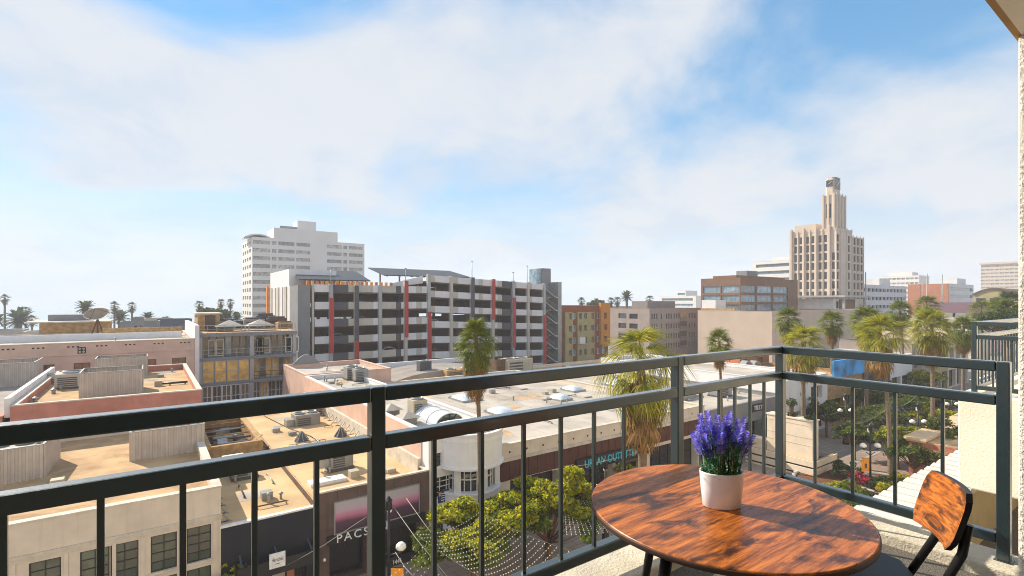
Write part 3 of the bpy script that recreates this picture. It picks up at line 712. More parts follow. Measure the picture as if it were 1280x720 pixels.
Fg = shop('grey_window_shop', 'grey shop building with upper windows and dark ground floor', 103.0, 114.0, 9.2, M['taupe'], M['roof_grey'], ((0.5, 5.0, 0.1, 3.4), (5.8, 10.4, 0.1, 3.4), (0.8, 2.6, 5.2, 7.4), (3.6, 5.4, 5.2, 7.4), (6.4, 8.2, 5.2, 7.4), (8.8, 10.4, 5.2, 7.4)), y1=41)
Fy = shop('yellow_shop', 'ochre yellow shop building with dark doors near the crossing', 114.0, 122.0, 7.8, M['olive'], M['roof_tan'], ((0.5, 3.5, 0.1, 3.4), (4.4, 7.4, 0.1, 3.4), (1.0, 3.0, 4.8, 6.6), (4.6, 6.8, 4.8, 6.6)), y1=41)
Fz = shop('beige_end_shop', 'beige corner shop at the end of the row by the crossing', 122.0, 135.0, 10.2, M['cream_wall'], M['roof_tan'], ((0.5, 4.5, 0.1, 3.4), (5.4, 8.6, 0.1, 3.4), (9.2, 12.4, 0.1, 3.4), (1, 3.4, 5.2, 7.6), (5, 7.4, 5.2, 7.6), (9.2, 11.6, 5.2, 7.6)), y1=41)
# roof furniture of the grey fascia shop
def gable_skylight(root, x0, x1, y0, y1, z, h, m):
    part('ridge_skylight', MB().add([(x0, y0, z), (x1, y0, z), (x1, y1, z), (x0, y1, z), (x0, (y0 + y1) / 2, z + h), (x1, (y0 + y1) / 2, z + h)], [(0, 1, 5, 4), (2, 3, 4, 5), (0, 4, 3), (1, 2, 5)]), m, root)
x_, y_ = onZ(884, 470, 5.2); gable_skylight(Fs, x_ - 3.5, x_ + 3.5, y_ - 2, y_ + 2, 4.95, 0.9, M['galv'])
# ------------------------------------------------------------------ second row
# red walled building behind the cream one
RX0, RX1, RY0, RY1, RH = -7.8, 3.6, 49.05, 70.5, 9.0
Rb = thing('red_building', 'building with a terracotta red wall and a stained tan roof of equipment screens', 'building', (-2, 60, 0))
shell(Rb, RX0, RX1, RY0, RY1, RH, M['red_wall'], M['roof_tan'], 0.55, (), (), t=0.3, coping=M['cream_coping'])
part('white_parapet', MB().box(RX0 - 0.35, RX0 - 0.05, RY0 + 0.3, RY1, 8.2, 9.55), M['white_wall'], Rb)
Rc = thing('grey_roof_building', 'low building with cluttered grey roof beside the white parapet', 'building', (-22, 60, 0))
shell(Rc, -40, RX0 - 0.4, 49.05, 70.5, 8.3, M['red_wall'], M['roof_grey'], 0.4, (), (), t=0.3)
# pinkish beige long wall with small windows
GX1 = onY(243.5, 424, 78)[0]
G = thing('beige_wall_building', 'long pinkish beige building with small dark windows and a white roof', 'building', (-30, 85, 0))
gop = []
for px in (46, 92, 135, 177, 215):
    x = onY(px, 457, 78)[0]; gop.append((x + 70, x + 70 + 1.5, 8.0, 9.1))
shell(G, -70, GX1, 78, 101, 11.45, M['pinkish_beige'], M['roof_white'], 0.3, gop, (), 0.25, t=0.3, coping=M['cream_coping'])
for o in gop: window(G, (-70, 78, 0), XA, NY, o, 0.25, M['timber_dark'], M['glass_tan'], 2, 1, 0.07)
part('ledge', MB().box(-70, GX1, 77.93, 77.998, 10.0, 10.07), M['pinkish_beige'], G)
for px in (2, 40, 84, 120, 156, 192, 225):
    for k in range(3): 
        x = onY(px, 430, 78)[0] + k * 0.42; part('scupper', MB().box(x, x + .2, 77.985, 78.02, 10.95, 11.1), M['dark_void'], G)
x, z = onY(97, 442, 78)
vn = part('wall_vent', MB().box(x, x + .75, 77.96, 77.998, z, z + .75), M['dark_void'], G)
for i in (0, 1):
    for j in (0, 1): part('vent_disc', MB().tube([(x + .2 + .35 * i, 77.93, z + .2 + .35 * j), (x + .2 + .35 * i, 77.958, z + .2 + .35 * j)], 0.13, 10), M['galv'], vn)
part('end_wall', MB().box(GX1 + 0.01, GX1 + 0.5, 77.9, 100, 0, 13.2), M['white_wall'], G)
part('inner_parapet', MB().box(onX(108, 425, -20)[0] * 0 - 33, GX1 - 1, 88, 88.3, 11.0, 12.0), M['white_wall'], G)
part('orange_roof_strip', MB().box(onY(128, 415, 92)[0], GX1 - .8, 92, 92.4, 11.1, 12.5), M['timber'], G)
# penthouse with tan wall
Pn = thing('tan_penthouse', 'low tan rooftop block with flat overhanging roof beside the satellite dish', 'building', (-45, 104, 11))
px0, pz0 = onY(49, 420, 102); px1, pz1 = onY(125, 403, 102)
w = MB(); w.box(px0, px1 + 1, 102, 112, 10.5, 13.1); part('wall', w, M['timber'], Pn)
w = MB(); w.box(px0 - 1.6, px1 + 1.3, 101.6, 112.4, 13.1, 13.3); part('roof', w, M['cream_coping'], Pn)
w = MB(); w.box(px0 + .6, px1 - 1.5, 105, 111, 13.3, 14.25); part('upper_roof', w, M['conc_grey'], Pn)
# satellite dish
dx, dz = onY(122, 398, 96)
Sd = thing('satellite_dish', 'large round tan satellite dish on a lattice stand on the roof', 'dish', (dx, 96, 11.1))
dm = MB(); prof = [(1.5 * t, 0.55 * t * t) for t in (0.02, 0.2, 0.4, 0.6, 0.8, 1.0)]
dm.lathe(prof + [(1.53, 0.57), (1.53, 0.60)] + [(1.5 * t, 0.55 * t * t + .04) for t in (1.0, 0.8, .6, .4, .2, .02)], 32)
rot = Matrix.Rotation(R(32), 4, 'X') @ Matrix.Rotation(R(-8), 4, 'Y')
dm.v = [tuple(Matrix.Translation((dx, 96.0, dz + 0.2)) @ rot @ Vector(p)) for p in dm.v]
part('reflector', dm, M['dish'], Sd)
fd = MB()
tip = Matrix.Translation((dx, 96.0, dz + .2)) @ rot @ Vector((0, 0, 1.5))
for k in range(3):
    a = k * 2.09; fd.bar(Matrix.Translation((dx, 96.0, dz + .2)) @ rot @ Vector((1.45 * math.cos(a), 1.45 * math.sin(a), .55)), tip, 0.06)
part('feed_arm', fd, M['timber_dark'], Sd)
st = MB()
for a in range(4):
    c_, s_ = math.cos(a * 1.571 + .78), math.sin(a * 1.571 + .78)
    st.bar((dx + 1.1 * c_, 96 + 1.1 * s_, 11.15), (dx, 96, dz), 0.1)
st.bar((dx, 96, 11.15), (dx, 96, dz + .1), 0.22); part('stand', st, M['timber_dark'], Sd)
part('plinth', MB().box(dx - 1.6, dx + 1.6, 94.4, 97.6, 11.05, 11.25), M['timber_dark'], Sd)
# glass fronted terrace building
TX0, TX1, TY = onY(247.5, 440, 80)[0], onY(370.5, 440, 80)[0], 80.0
T = thing('glass_terrace_building', 'glass fronted building with a golden glow painted into its windows and a railed roof terrace', 'building', ((TX0 + TX1) / 2, 88, 0))
zl = [onY(315, y, TY)[1] for y in (415, 444.5, 474.5, 505)]
zr, z2, z3, z4 = zl
cxm = onY(315, 440, TY)[0]
w = MB(); w.box(TX0, TX1, TY + 2.4, 97, 0, zr - 0.55); part('wall', w, M['concrete'], T)
for z in (z2, z3, z4): part('slab', MB().box(TX0, TX1, TY, TY + 2.39, z - 0.45, z), M['conc_grey'], T)
part('roof', MB().box(TX0 - .1, TX1 + .1, TY - 0.1, 97, zr - 0.5, zr), M['conc_grey'], T)
part('terrace_floor', MB().box(TX0 + .1, TX1 - .1, TY + 0.1, 96.8, zr + 0.002, zr + 0.02), M['roof_tan'], T)
for x in (TX0, cxm - 0.25, TX1 - 0.5): part('column', MB().box(x, x + 0.5, TY + 0.05, TY + 0.6, 0, zr - 0.5), M['concrete'], T)
# upper floor: recessed glass with white doors
def glazing(x0, x1, y, za, zb, n, mg, mfr, ny=1):
    for i in range(n):
        a, b = x0 + (x1 - x0) * i / n, x0 + (x1 - x0) * (i + 1) / n
        window(T, (0, y, 0), XA, NY, (a + 0.02, b - 0.02, za, zb), 0.0, mfr, mg[i % len(mg)], 1 if mfr is not M['white_paint'] else 2, ny, 0.09, 'window')
gt, gg, gd, gb = M['glass_tan'], M['glass_glow_tint'], M['glass_dark'], M['glass_blue']
W_ = M['white_paint']
glazing(TX0 + .5, cxm - .3, TY + 2.3, z2, zr - .56, 6, [gt, gd, gt, gb, gt, gt], M['conc_grey'])
glazing(cxm + .3, TX1 - .5, TY + 2.3, z2, zr - .56, 6, [gt, gd, gt, gt, gt, gd], M['conc_grey'])
for x in (TX0 + 1.3, TX0 + 6.5, cxm + 0.8, cxm + 4.8):
    for k in (0, 1): 
        d_ = part('door', MB().box(x + k * 1.0, x + k * 1.0 + .95, TY + 2.12, TY + 2.22, z2, z2 + 2.35), W_, T)
        part('pane', MB().box(x + k * 1.0 + .12, x + k * 1.0 + .83, TY + 2.1, TY + 2.115, z2 + .15, z2 + 2.2), gd, d_)
glazing(TX0 + .5, cxm - .3, TY + 0.1, z3, z2 - .46, 4, [gg, gg, gg, gg], M['concrete'], 2)
glazing(cxm + .3, TX1 - .5, TY + 1.6, z3, z2 - .46, 6, [gg, gt, gg, gg, gt, gg], M['concrete'], 2)
glazing(TX0 + .5, cxm - .3, TY + 0.1, z4, z3 - .46, 5, [gt, gd, gt, gd, gt], W_, 2)
glazing(cxm + .3, TX1 - .5, TY + 1.6, z4, z3 - .46, 5, [gt, gg, gt, gt, gt], W_, 2)
part('ground_wall', MB().box(TX0, TX1, TY + 0.1, TY + 2.38, 0, z4 - .45), M['concrete'], T)
def rail_line(root, a, b, z, h, n, m, name='terrace_railing', r=0.05):
    rl = MB(); rl.bar((*a, z + h), (*b, z + h), r * 1.4); rl.bar((*a, z + h * .5), (*b, z + h * .5), r)
    for i in range(n + 1):
        t = i / n; p = (a[0] + (b[0] - a[0]) * t, a[1] + (b[1] - a[1]) * t); rl.bar((*p, z), (*p, z + h), r)
    return part(name, rl, m, root)
rail_line(T, (TX0 + .1, TY + .1), (TX1 - .1, TY + .1), zr, 1.05, 12, M['galv'])
rail_line(T, (TX0 + .6, TY + .2), (cxm - .3, TY + .2), z2, 1.05, 7, M['galv'])
rail_line(T, (cxm + .3, TY + .2), (TX1 - .6, TY + .2), z2, 1.05, 7, M['galv'])
rail_line(T, (cxm + .3, TY + .2), (TX1 - .6, TY + .2), z3, 1.05, 7, M['dark_trim'])
hx0, hx1 = onY(247, 400, 86)[0], onY(275, 400, 86)[0]
hz = onY(260, 393, 86)[1]
ph = part('stair_house', MB().box(hx0, hx1, 86, 92, zr, hz), M['timber'], T)
part('stair_house_roof', MB().box(hx0 - .3, hx1 + .3, 85.7, 92.3, hz, hz + .2), M['cream_coping'], T)
part('door', MB().box(hx1 - 1.9, hx1 - .6, 85.93, 85.998, zr + .02, zr + 2.3), M['brown_wall'], T)
# terrace tents and clutter
for i, px in enumerate((287, 325)):
    x, _ = onY(px, 409, 84)
    tn = thing('terrace_canopy', ('pale pyramid canopy on the roof terrace beside the stair house', 'pale pyramid canopy at the middle column of the roof terrace')[i], 'canopy', (x, 84, zr + .02), 0, 'terrace canopies')
    part('cover', MB().add([(x - 1.9, 82.3, zr + .75), (x + 1.9, 82.3, zr + .75), (x + 1.9, 85.7, zr + .75), (x - 1.9, 85.7, zr + .75), (x, 84, zr + 1.65)], [(0, 1, 4), (1, 2, 4), (2, 3, 4), (3, 0, 4), (3, 2, 1, 0)]), M['roof_white'], tn)
    for sx in (-1.8, 1.8):
        for sy in (-1.6, 1.6): part('leg', MB().box(x + sx - .05, x + sx + .05, 84 + sy - .05, 84 + sy + .05, zr + .02, zr + .76), M['galv'], tn)
for i, (px, w_, h_, y_, mm) in enumerate(((282, 2.6, 1.6, 90, 'ac_grey'), (300, 3.4, 1.3, 91, 'conc_dark'), (317, 3.0, 1.8, 90, 'ac_grey'), (331, 2.8, 2.4, 91.5, 'conc_dark'), (345, 3.0, 1.9, 90, 'timber_dark'), (355, 2.2, 1.2, 87, 'timber'))):
    x, _ = onY(px, 405, y_)
    lb = ('small grey cabinet with a vent cap behind the stair house', 'long low dark cabinet on the terrace roof', 'grey cabinet behind the terrace canopies', 'tall dark cabinet at the back of the terrace roof', 'brown cabinet near the striped garage wall', 'low tan crate by the terrace corner')[i]
    c_ = thing('roof_cabinet', lb, 'cabinet', (x, y_, zr + .02), 0, 'cabinets on the glass building roof')
    part('body', MB().box(x - w_ / 2, x + w_ / 2, y_ - 1, y_ + 1, zr + .02, zr + h_ * .85), M[mm], c_, 0.06)
    part('top', MB().box(x - w_ * .4, x + w_ * .4, y_ - .7, y_ + .7, zr + h_ * .85, zr + h_), M['conc_dark'], c_)
    for k in range(4): part('louver', MB().box(x - w_ * .4, x + w_ * .4, y_ - 1.04, y_ - 1.002, zr + .2 + k * h_ * .15, zr + .2 + k * h_ * .15 + .1), M['dark_trim'], c_)
# barrel roofed building behind the long shop
bx0, bx1 = 25.5, 45.0
K = thing('barrel_roof_building', 'low building with a grey barrel roof and white parapet behind the long shop', 'building', (35, 69, 0))
part('wall', MB().box(bx0, bx1, 64, 74.5, 0, 5.2), M['white_wall'], K)
n = 16; v_ = []; cxk = (bx0 + bx1) / 2; hw = (bx1 - bx0) / 2 - .3
for j in range(n + 1):
    a = math.pi * (0.08 + 0.84 * j / n); x = cxk - hw * math.cos(a) / math.cos(math.pi * .08); z = 4.75 + 2.0 * (math.sin(a) - math.sin(math.pi * .08)) + .4
    v_ += [(x, 64.1, z), (x, 72.5, z)]
bk = MB(); bk.add(v_, [(2 * j, 2 * j + 1, 2 * j + 3, 2 * j + 2) for j in range(n)], True); bk.add([v_[2 * j] for j in range(n + 1)], [tuple(range(n + 1))]); part('roof', bk, M['roof_grey'], K)
part('parapet', MB().box(bx0 + 2, bx1, 73.6, 74.0, 5.2, 7.0), M['white_wall'], K)
pip = MB(); pip.tube([(38, 73.5, 5.9), (40.5, 73.5, 5.9), (40.5, 73.5, 6.3), (43, 73.5, 6.3)], 0.12, 8); part('pipe', pip, M['galv'], K)
L_ = thing('flat_tan_building', 'low flat roofed building by the alley with tan roof', 'building', (67, 68, 0))
shell(L_, 46, 88, 63, 73, 4.6, M['cream_wall'], M['roof_tan'], 0.4, (), (), t=.3)
Q = thing('brick_roof_house', 'small orange brick roof house behind the fascia shop roofs', 'building', (81, 47, 6))
qo = ((1, 2.2, .5, 1.3), (5, 7, .5, 1.3))
shell(Q, 77, 86, 45, 50, 7.8, M['brick_orange'], M['roof_tan'], 0.3, qo, (), .15, z0=5.7, t=.2)
for o in qo: window(Q, (77, 45, 5.7), XA, NY, o, .15, M['timber_dark'], M['glass_tan'], 2, 1, .07)
rail_f = MB()
# brown slatted fence enclosure on the roof behind the palm
fxa, _ = onY(620, 455, 66); fxb, _ = onY(666, 455, 66)
Fe = thing('roof_fence', 'brown timber slat enclosure on the flat roof below the parking garage', 'fence', ((fxa + fxb) / 2, 66, 4.2))
zf = onY(640, 463, 66)[1]
nsl = 26
for k in range(nsl):
    x = fxa + (fxb - fxa) * k / nsl; part('slat', MB().box(x, x + (fxb - fxa) / nsl * .86, 65.9, 66.0, 4.2, zf + 1.9 + .05 * (k % 3)), M['timber_dark'], Fe)
part('rail', MB().box(fxa, fxb, 66.0, 66.1, zf + .6, zf + .75), M['timber_dark'], Fe)
part('side_panel', MB().box(fxa, fxa + .1, 66.1, 71, 4.2, zf + 1.8), M['timber_dark'], Fe)

# ------------------------------------------------------------------ parking garage on Y = 92
GY = 92.0
X_ = lambda px: onY(px, 400, GY)[0]
Pg = thing('parking_garage', 'long open deck parking garage with white spandrels and red column casings', 'garage', (50, 105, 0))
cols = [391, 413.7, 445, 475, 507, 536, 564, 590, 616, 641.5, 660, 680]
cx = [X_(p) for p in cols]
GX0, GX2 = X_(372), X_(701)
xs_split = cx[5]
def zL(k): return 19.3 - 3.04 * k
def zRr(k, x): return 21.65 - 0.042 * (x - 44) - 3.05 * k
back_y = GY + 17.9
# floor slabs
for k in range(0, 7):
    z = zL(k) - 1.15
    if z > 0.3: part('floor_slab', MB().box(GX0 + 1, xs_split, GY + 0.35, back_y, z - 0.38, z), M['slab'], Pg)
for k in range(0, 8):
    za, zb = zRr(k, xs_split) - 1.15, zRr(k, cx[11]) - 1.15
    if za > 0.5: part('floor_slab', MB().hexa([(xs_split + .01, GY + .35, za - .38), (cx[11], GY + .35, zb - .38), (cx[11], back_y, zb - .38), (xs_split + .01, back_y, za - .38), (xs_split + .01, GY + .35, za), (cx[11], GY + .35, zb), (cx[11], back_y, zb), (xs_split + .01, back_y, za)]), M['slab'], Pg)
# spandrel panels of each bay: (fraction from, to, material)
SP = {0: [(0, 1, 'conc_white')], 1: [(0, .72, 'conc_dark'), (.72, 1, 'conc_beige')], 2: [(0, .74, 'conc_beige'), (.74, 1, 'conc_white')], 3: [(0, .64, 'conc_beige'), (.64, .87, 'conc_dark'), (.87, 1, 'conc_white')],
      4: [(0, .46, 'conc_white'), (.46, .72, 'conc_beige'), (.72, 1, 'conc_white')], 5: [(0, .22, 'conc_beige'), (.22, 1, 'conc_white')], 6: [(0, .3, 'conc_beige'), (.3, 1, 'conc_white')],
      7: [(0, .3, 'conc_white'), (.3, .5, 'conc_beige'), (.5, 1, 'conc_white')], 8: [(0, .2, 'conc_white'), (.2, .44, 'conc_beige'), (.44, 1, 'conc_dark')], 9: [(0, .16, 'conc_beige'), (.16, 1, 'conc_white')], 10: [(0, .22, 'conc_beige'), (.22, 1, 'conc_white')]}
SPH = 1.3
for b in range(11):
    xa_, xb_ = cx[b] + .3, cx[b + 1] - .3
    for k in range(0, 7):
        for (f0, f1, mm) in SP[b]:
            u0, u1 = xa_ + (xb_ - xa_) * f0 + .02, xa_ + (xb_ - xa_) * f1 - .02
            za, zb = (zL(k), zL(k)) if b < 5 else (zRr(k, u0), zRr(k, u1))
            if za < 1.6: continue
            dd = 0.03 if mm == 'conc_dark' else 0.0
            part('spandrel', MB().hexa([(u0, GY + dd, za - SPH), (u1, GY + dd, zb - SPH), (u1, GY + .3, zb - SPH), (u0, GY + .3, za - SPH), (u0, GY + dd, za), (u1, GY + dd, zb), (u1, GY + .3, zb), (u0, GY + .3, za)]), M[mm], Pg)
# rear walls, closed except for a few slots
slots = [(3, 9, zL(2) - 1.1, zL(2) - .2), (10, 17, zL(2) - 1.1, zL(2) - .2), (2, 6, zL(1) - 1.1, zL(1) - .3), (8, 12, zL(1) - 1.1, zL(1) - .3), (30, 36, zL(2) - .4, zL(2) + .3), (38, 43, zL(2) - .2, zL(2) + .5)]
part('side_wall', MB().box(cx[11] - .3, cx[11], GY + .52, GY + 17.95, 0, 20.4), M['slab'], Pg)
part('rear_wall', MB().wall((GX0 + 1, GY + 18, 0), XA, NY, cx[11] - GX0 - 1, 19.6, slots, .3), M['slab'], Pg)
# columns with red or dark casings
case = {1: (7.2, 17.0, 'red_metal'), 2: (9.2, 19.2, 'conc_dark'), 4: (9.4, 20.3, 'red_metal'), 5: (4.6, 14.3, 'red_metal'), 7: (13, 22.4, 'conc_dark'), 8: (12.4, 21.6, 'red_metal'), 9: (6.1, 17.2, 'red_metal'), 11: (2.0, 13.2, 'red_metal')}
for i, x in enumerate(cx):
    top = 19.45 if i < 5 else zRr(0, x) + .2
    if i == 4: top = 20.3
    wd = .16 if i == 0 else .32
    part('column', MB().box(x - wd, x + wd, GY - .25, GY + .5, 0, top), M['concrete' if i % 2 else 'conc_beige'], Pg)
    if i in case:
        a, b_, mm = case[i]; part('column_casing', MB().box(x - .30, x + .42, GY - .42, GY - .252, a, min(b_, top + .02)), M[mm], Pg)
    if i == 2: part('column_casing', MB().box(x - .30, x + .42, GY - .42, GY - .252, 3.9, 9.19), M['red_metal'], Pg)
for x in np.arange(cx[1], cx[11], 8.2):
    for y in (GY + 9, GY + 19): part('inner_column', MB().box(x, x + .5, y, y + .5, 0, 17.5), M['slab'], Pg)
# grey end tower and striped side wall
part('end_tower', MB().box(GX0, X_(387.5), GY - .1, GY + 5.9, 0, onY(380, 356.5, GY)[1]), M['conc_grey'], Pg)
sy1 = onX(335.5, 380, GX0 + .05)[0]
tops = onY(372, 356.5, GY)[1]
ns = 12
for k in range(ns):
    y0, y1 = GY + 5.92 + (sy1 - GY - 5.92) * k / ns, GY + 5.92 + (sy1 - GY - 5.92) * (k + 1) / ns - .03
    off = (0, .14)[k % 2]
    part('side_panel', MB().box(GX0 + .05 + off, GX0 + .5, y0, y1, 0, tops - .02 * (k % 2)), M[('conc_white', 'cream_wall', 'conc_beige', 'cream_wall')[k % 4]], Pg)
hy0, hz1 = onX(366, 339, GX0 + .4)
part('lift_house', MB().box(GX0 + .4, GX0 + 9, GY + 8.4, sy1 - .2, tops - .5, onX(345, 340, GX0 + .4)[1]), M['white_wall'], Pg)
part('orange_fin', MB().box(GX0 - .3, GX0 + .04, sy1 - .4, sy1 + .6, 4, tops + .6), M['orange_paint'], Pg)
# ramp parapet between the two sections
xr0, xr1 = X_(493), cx[5] - .32
part('ramp_parapet', MB().hexa([(xr0, GY + 2, 19.0), (xr1, GY + 2, 20.0), (xr1, GY + 2.3, 20.0), (xr0, GY + 2.3, 19.0), (xr0, GY + 2, 19.75), (xr1, GY + 2, 21.5), (xr1, GY + 2.3, 21.5), (xr0, GY + 2.3, 19.75)]), M['conc_white'], Pg)
# solar roofs
def solar(pxs, yfront, depth, zf, zb, name='solar_roof'):
    xa_, xb_ = onY(pxs[0], 350, yfront)[0], onY(pxs[1], 350, yfront)[0]
    r = part('solar_roof', MB().hexa([(xa_, yfront, zf), (xb_, yfront, zf), (xb_ + 1.5, yfront + depth, zb), (xa_ + 1.5, yfront + depth, zb), (xa_, yfront, zf + .2), (xb_, yfront, zf + .2), (xb_ + 1.5, yfront + depth, zb + .2), (xa_ + 1.5, yfront + depth, zb + .2)]), M['solar'], Pg)
    for i in range(5):
        x = xa_ + 1.5 + (xb_ - xa_ - 3) * i / 4
        part('roof_post', MB().box(x - .13, x + .13, yfront + depth * .45, yfront + depth * .45 + .26, 17.9, zf + (zb - zf) * .45), M['galv'], r)
    for i in range(8):
        x = xa_ + .8 + (xb_ - xa_ - 1.6) * i / 7
        part('roof_rib', MB().bar((x, yfront + .1, zf - .09), (x + 1.3, yfront + depth - .2, zb - .09), .1, .16), M['galv'], r)
solar((374, 463), GY + 3, 13, onY(400, 350.5, GY + 3)[1], 22.6)
solar((480, 590), GY + 3, 13, onY(540, 346.5, GY + 3)[1], 23.5)
for i, (px, py) in enumerate(((413.5, 336), (507, 336), (590, 327), (641.5, 341), (659, 333))):
    x, z = onY(px, py, GY + .1); part('mast', MB().tube([(x, GY + .1, 19), (x, GY + .1, z)], [.09, .06], 6), M['galv'], Pg)
    part('mast_head', MB().box(x - .15, x + .15, GY - .1, GY + .3, z, z + .15), M['galv'], Pg)
# orange and yellow wheel stops seen under the left solar roof
for i in range(18):
    x = X_(385 + i * 6.2)
    part('barrier', MB().box(x, x + .45, GY + 1.0, GY + 1.4, 19.0, 19.95), (M['orange_paint'], M['banner'], M['brick_orange'])[i % 3], Pg)
# stair tower at the right end
sx0, sx1 = cx[11] + .35, GX2
part('stair_wall', MB().box(X_(693), sx1, GY + 4.2, GY + 6.5, 0, onY(695, 352, GY)[1]), M['conc_grey'], Pg)
part('stair_fin', MB().box(sx1 - 1.1, sx1, GY - .3, GY + 4.19, 0, onY(695, 352.5, GY)[1]), M['galv'], Pg)
for k in range(7):
    za = zRr(k, sx0) - .9
    if za < 2.5: continue
    fl = part('stair_flight', MB().hexa([(sx0, GY - .1, za - .25), (sx1 - 1.6, GY - .1, za - 2.25), (sx1 - 1.6, GY + 1.4, za - 2.25), (sx0, GY + 1.4, za - .25), (sx0, GY - .1, za), (sx1 - 1.6, GY - .1, za - 2.0), (sx1 - 1.6, GY + 1.4, za - 2.0), (sx0, GY + 1.4, za)]), M['concrete'], Pg)
    part('landing', MB().box(sx1 - 1.65, sx1 - 1.1, GY - .15, GY + 4.1, za - 2.25, za - 2.02), M['conc_white'], fl)
    hr = MB(); hr.bar((sx0, GY - .1, za + .95), (sx1 - 1.6, GY - .1, za - 1.05), .07); hr.bar((sx0, GY - .1, za + .5), (sx1 - 1.6, GY - .1, za - 1.5), .04); part('handrail', hr, M['galv'], fl)
    f2 = part('stair_flight', MB().hexa([(sx0, GY + 2.4, za - 4.3), (sx1 - 1.6, GY + 2.4, za - 2.25), (sx1 - 1.6, GY + 4, za - 2.25), (sx0, GY + 4, za - 4.3), (sx0, GY + 2.4, za - 4.05), (sx1 - 1.6, GY + 2.4, za - 2.02), (sx1 - 1.6, GY + 4, za - 2.02), (sx0, GY + 4, za - 4.05)]), M['concrete'], Pg)
ex0, ex1 = onY(677, 340, GY + 3)[0], onY(688.5, 340, GY + 3)[0]
part('lift_tower', MB().box(ex0, ex1, GY + 3, GY + 7, 16, onY(683, 335.5, GY + 3)[1]), M['conc_grey'], Pg)
part('lift_window', MB().box(ex0 - 1.4, ex0 - .01, GY + 3.2, GY + 6, 20.6, onY(672, 336, GY + 3)[1]), M['glass_blue'], Pg)
part('red_sign', MB().box(ex0 - 1.3, ex0 - .1, GY + 2.9, GY + 3.19, 19.6, 20.55), M['red_metal'], Pg)
# parked cars on the decks
def car(label, x, y, z, mcol):
    c = thing('parked_car', label, 'car', (x, y, z), 0, 'cars parked in the garage', True)
    b = MB()
    prof = [(-2.2, .3), (-2.2, .75), (-1.9, .85), (-1.35, .9), (-.8, 1.42), (.75, 1.45), (1.45, .95), (2.1, .85), (2.2, .6), (2.2, .3)]
    n = len(prof); v = [(px, -.88, pz) for px, pz in prof] + [(px, .88, pz) for px, pz in prof]
    b.add(v, [tuple(range(n)), tuple(range(2 * n - 1, n - 1, -1))] + [(i, n + i, n + (i + 1) % n, (i + 1) % n) for i in range(n)])
    part('body', b, mcol, c, .06)
    for sy in (-.885, .885):
        g = MB(); q = [(-1.15, sy, .95), (-.72, sy, 1.34), (.68, sy, 1.36), (1.2, sy, .97)]; g.add(q, [(0, 1, 2, 3) if sy > 0 else (3, 2, 1, 0)]); part('side_window', g, M['glass_black'], c)
    ws = MB().add([(-1.36, -.75, .93), (-.84, -.7, 1.41), (-.84, .7, 1.41), (-1.36, .75, .93)], [(0, 1, 2, 3)]); ws.v = [(a - .015, b_, c_ + .012) for a, b_, c_ in ws.v]; part('windscreen', ws, M['glass_black'], c)
    for sx in (-1.35, 1.35):
        for sy in (-.8, .8):
            w_ = part('wheel', MB().tube([(sx, sy - .1, .32), (sx, sy + .1, .32)], .32, 14), M['dark_trim'], c)
            part('rim', MB().tube([(sx, sy + math.copysign(.09, sy), .32), (sx, sy + math.copysign(.115, sy), .32)], .2, 10), M['galv'], w_)
    return c
gz = lambda k: zL(k) - 1.15
for lab, px, k, mm in (('white car on the top garage deck under the solar roof', 427, 0, 'white_paint'), ('silver car on the fourth deck of the garage between dark spandrels', 425, 3, 'galv'), ('red car on the deck below the solar roof', 480, 1, 'red_metal'),
                       ('black car on the second highest deck by a beige spandrel', 456, 1, 'dark_trim'), ('grey car low in the garage near the grey end tower', 400, 4, 'conc_dark'), ('white car low in the garage behind beige spandrels', 492, 4, 'white_paint'), ('tan car in the middle deck of the garage', 455, 2, 'timber')):
    car(lab, X_(px), GY + 3.2, gz(k), M[mm])
for lab, px, k, mm in (('white car on the sloping deck above the palm', 548, 3, 'white_paint'), ('dark red car on the sloping deck below the palm crown', 552, 5, 'brick_red'), ('black car on the sloping deck beside a red column', 628, 4, 'dark_trim')):
    x = X_(px); c_ = car(lab, x, GY + 3.2, zRr(k, x) - 1.15, M[mm]); c_.rotation_euler = (0, R(2.4), 0)
# ------------------------------------------------------------------ far buildings
def far_block(name, label, x0, x1, y0, y1, h, mw, front=(), left=(), rec=0.2, mg='glass_dark', mr=None, mf=None, nx=1, par=0.5, cat='building'):
    r = thing(name, label, cat, ((x0 + x1) / 2, (y0 + y1) / 2, 0))
    shell(r, x0, x1, y0, y1, h, M[mw], M[mr or 'roof_grey'], par, front, left, rec, t=.3)
    for o in front: window(r, (x0, y0, 0), XA, NY, o, rec, M[mf] if mf else None, M[mg], nx, 1, .1)
    for o in left: window(r, (x0, y1, 0), YA, NX, o, rec, M[mf] if mf else None, M[mg], nx, 1, .1)
    return r
def grid(us, vs_): return [(a, b, c, d) for (a, b) in us for (c, d) in vs_]
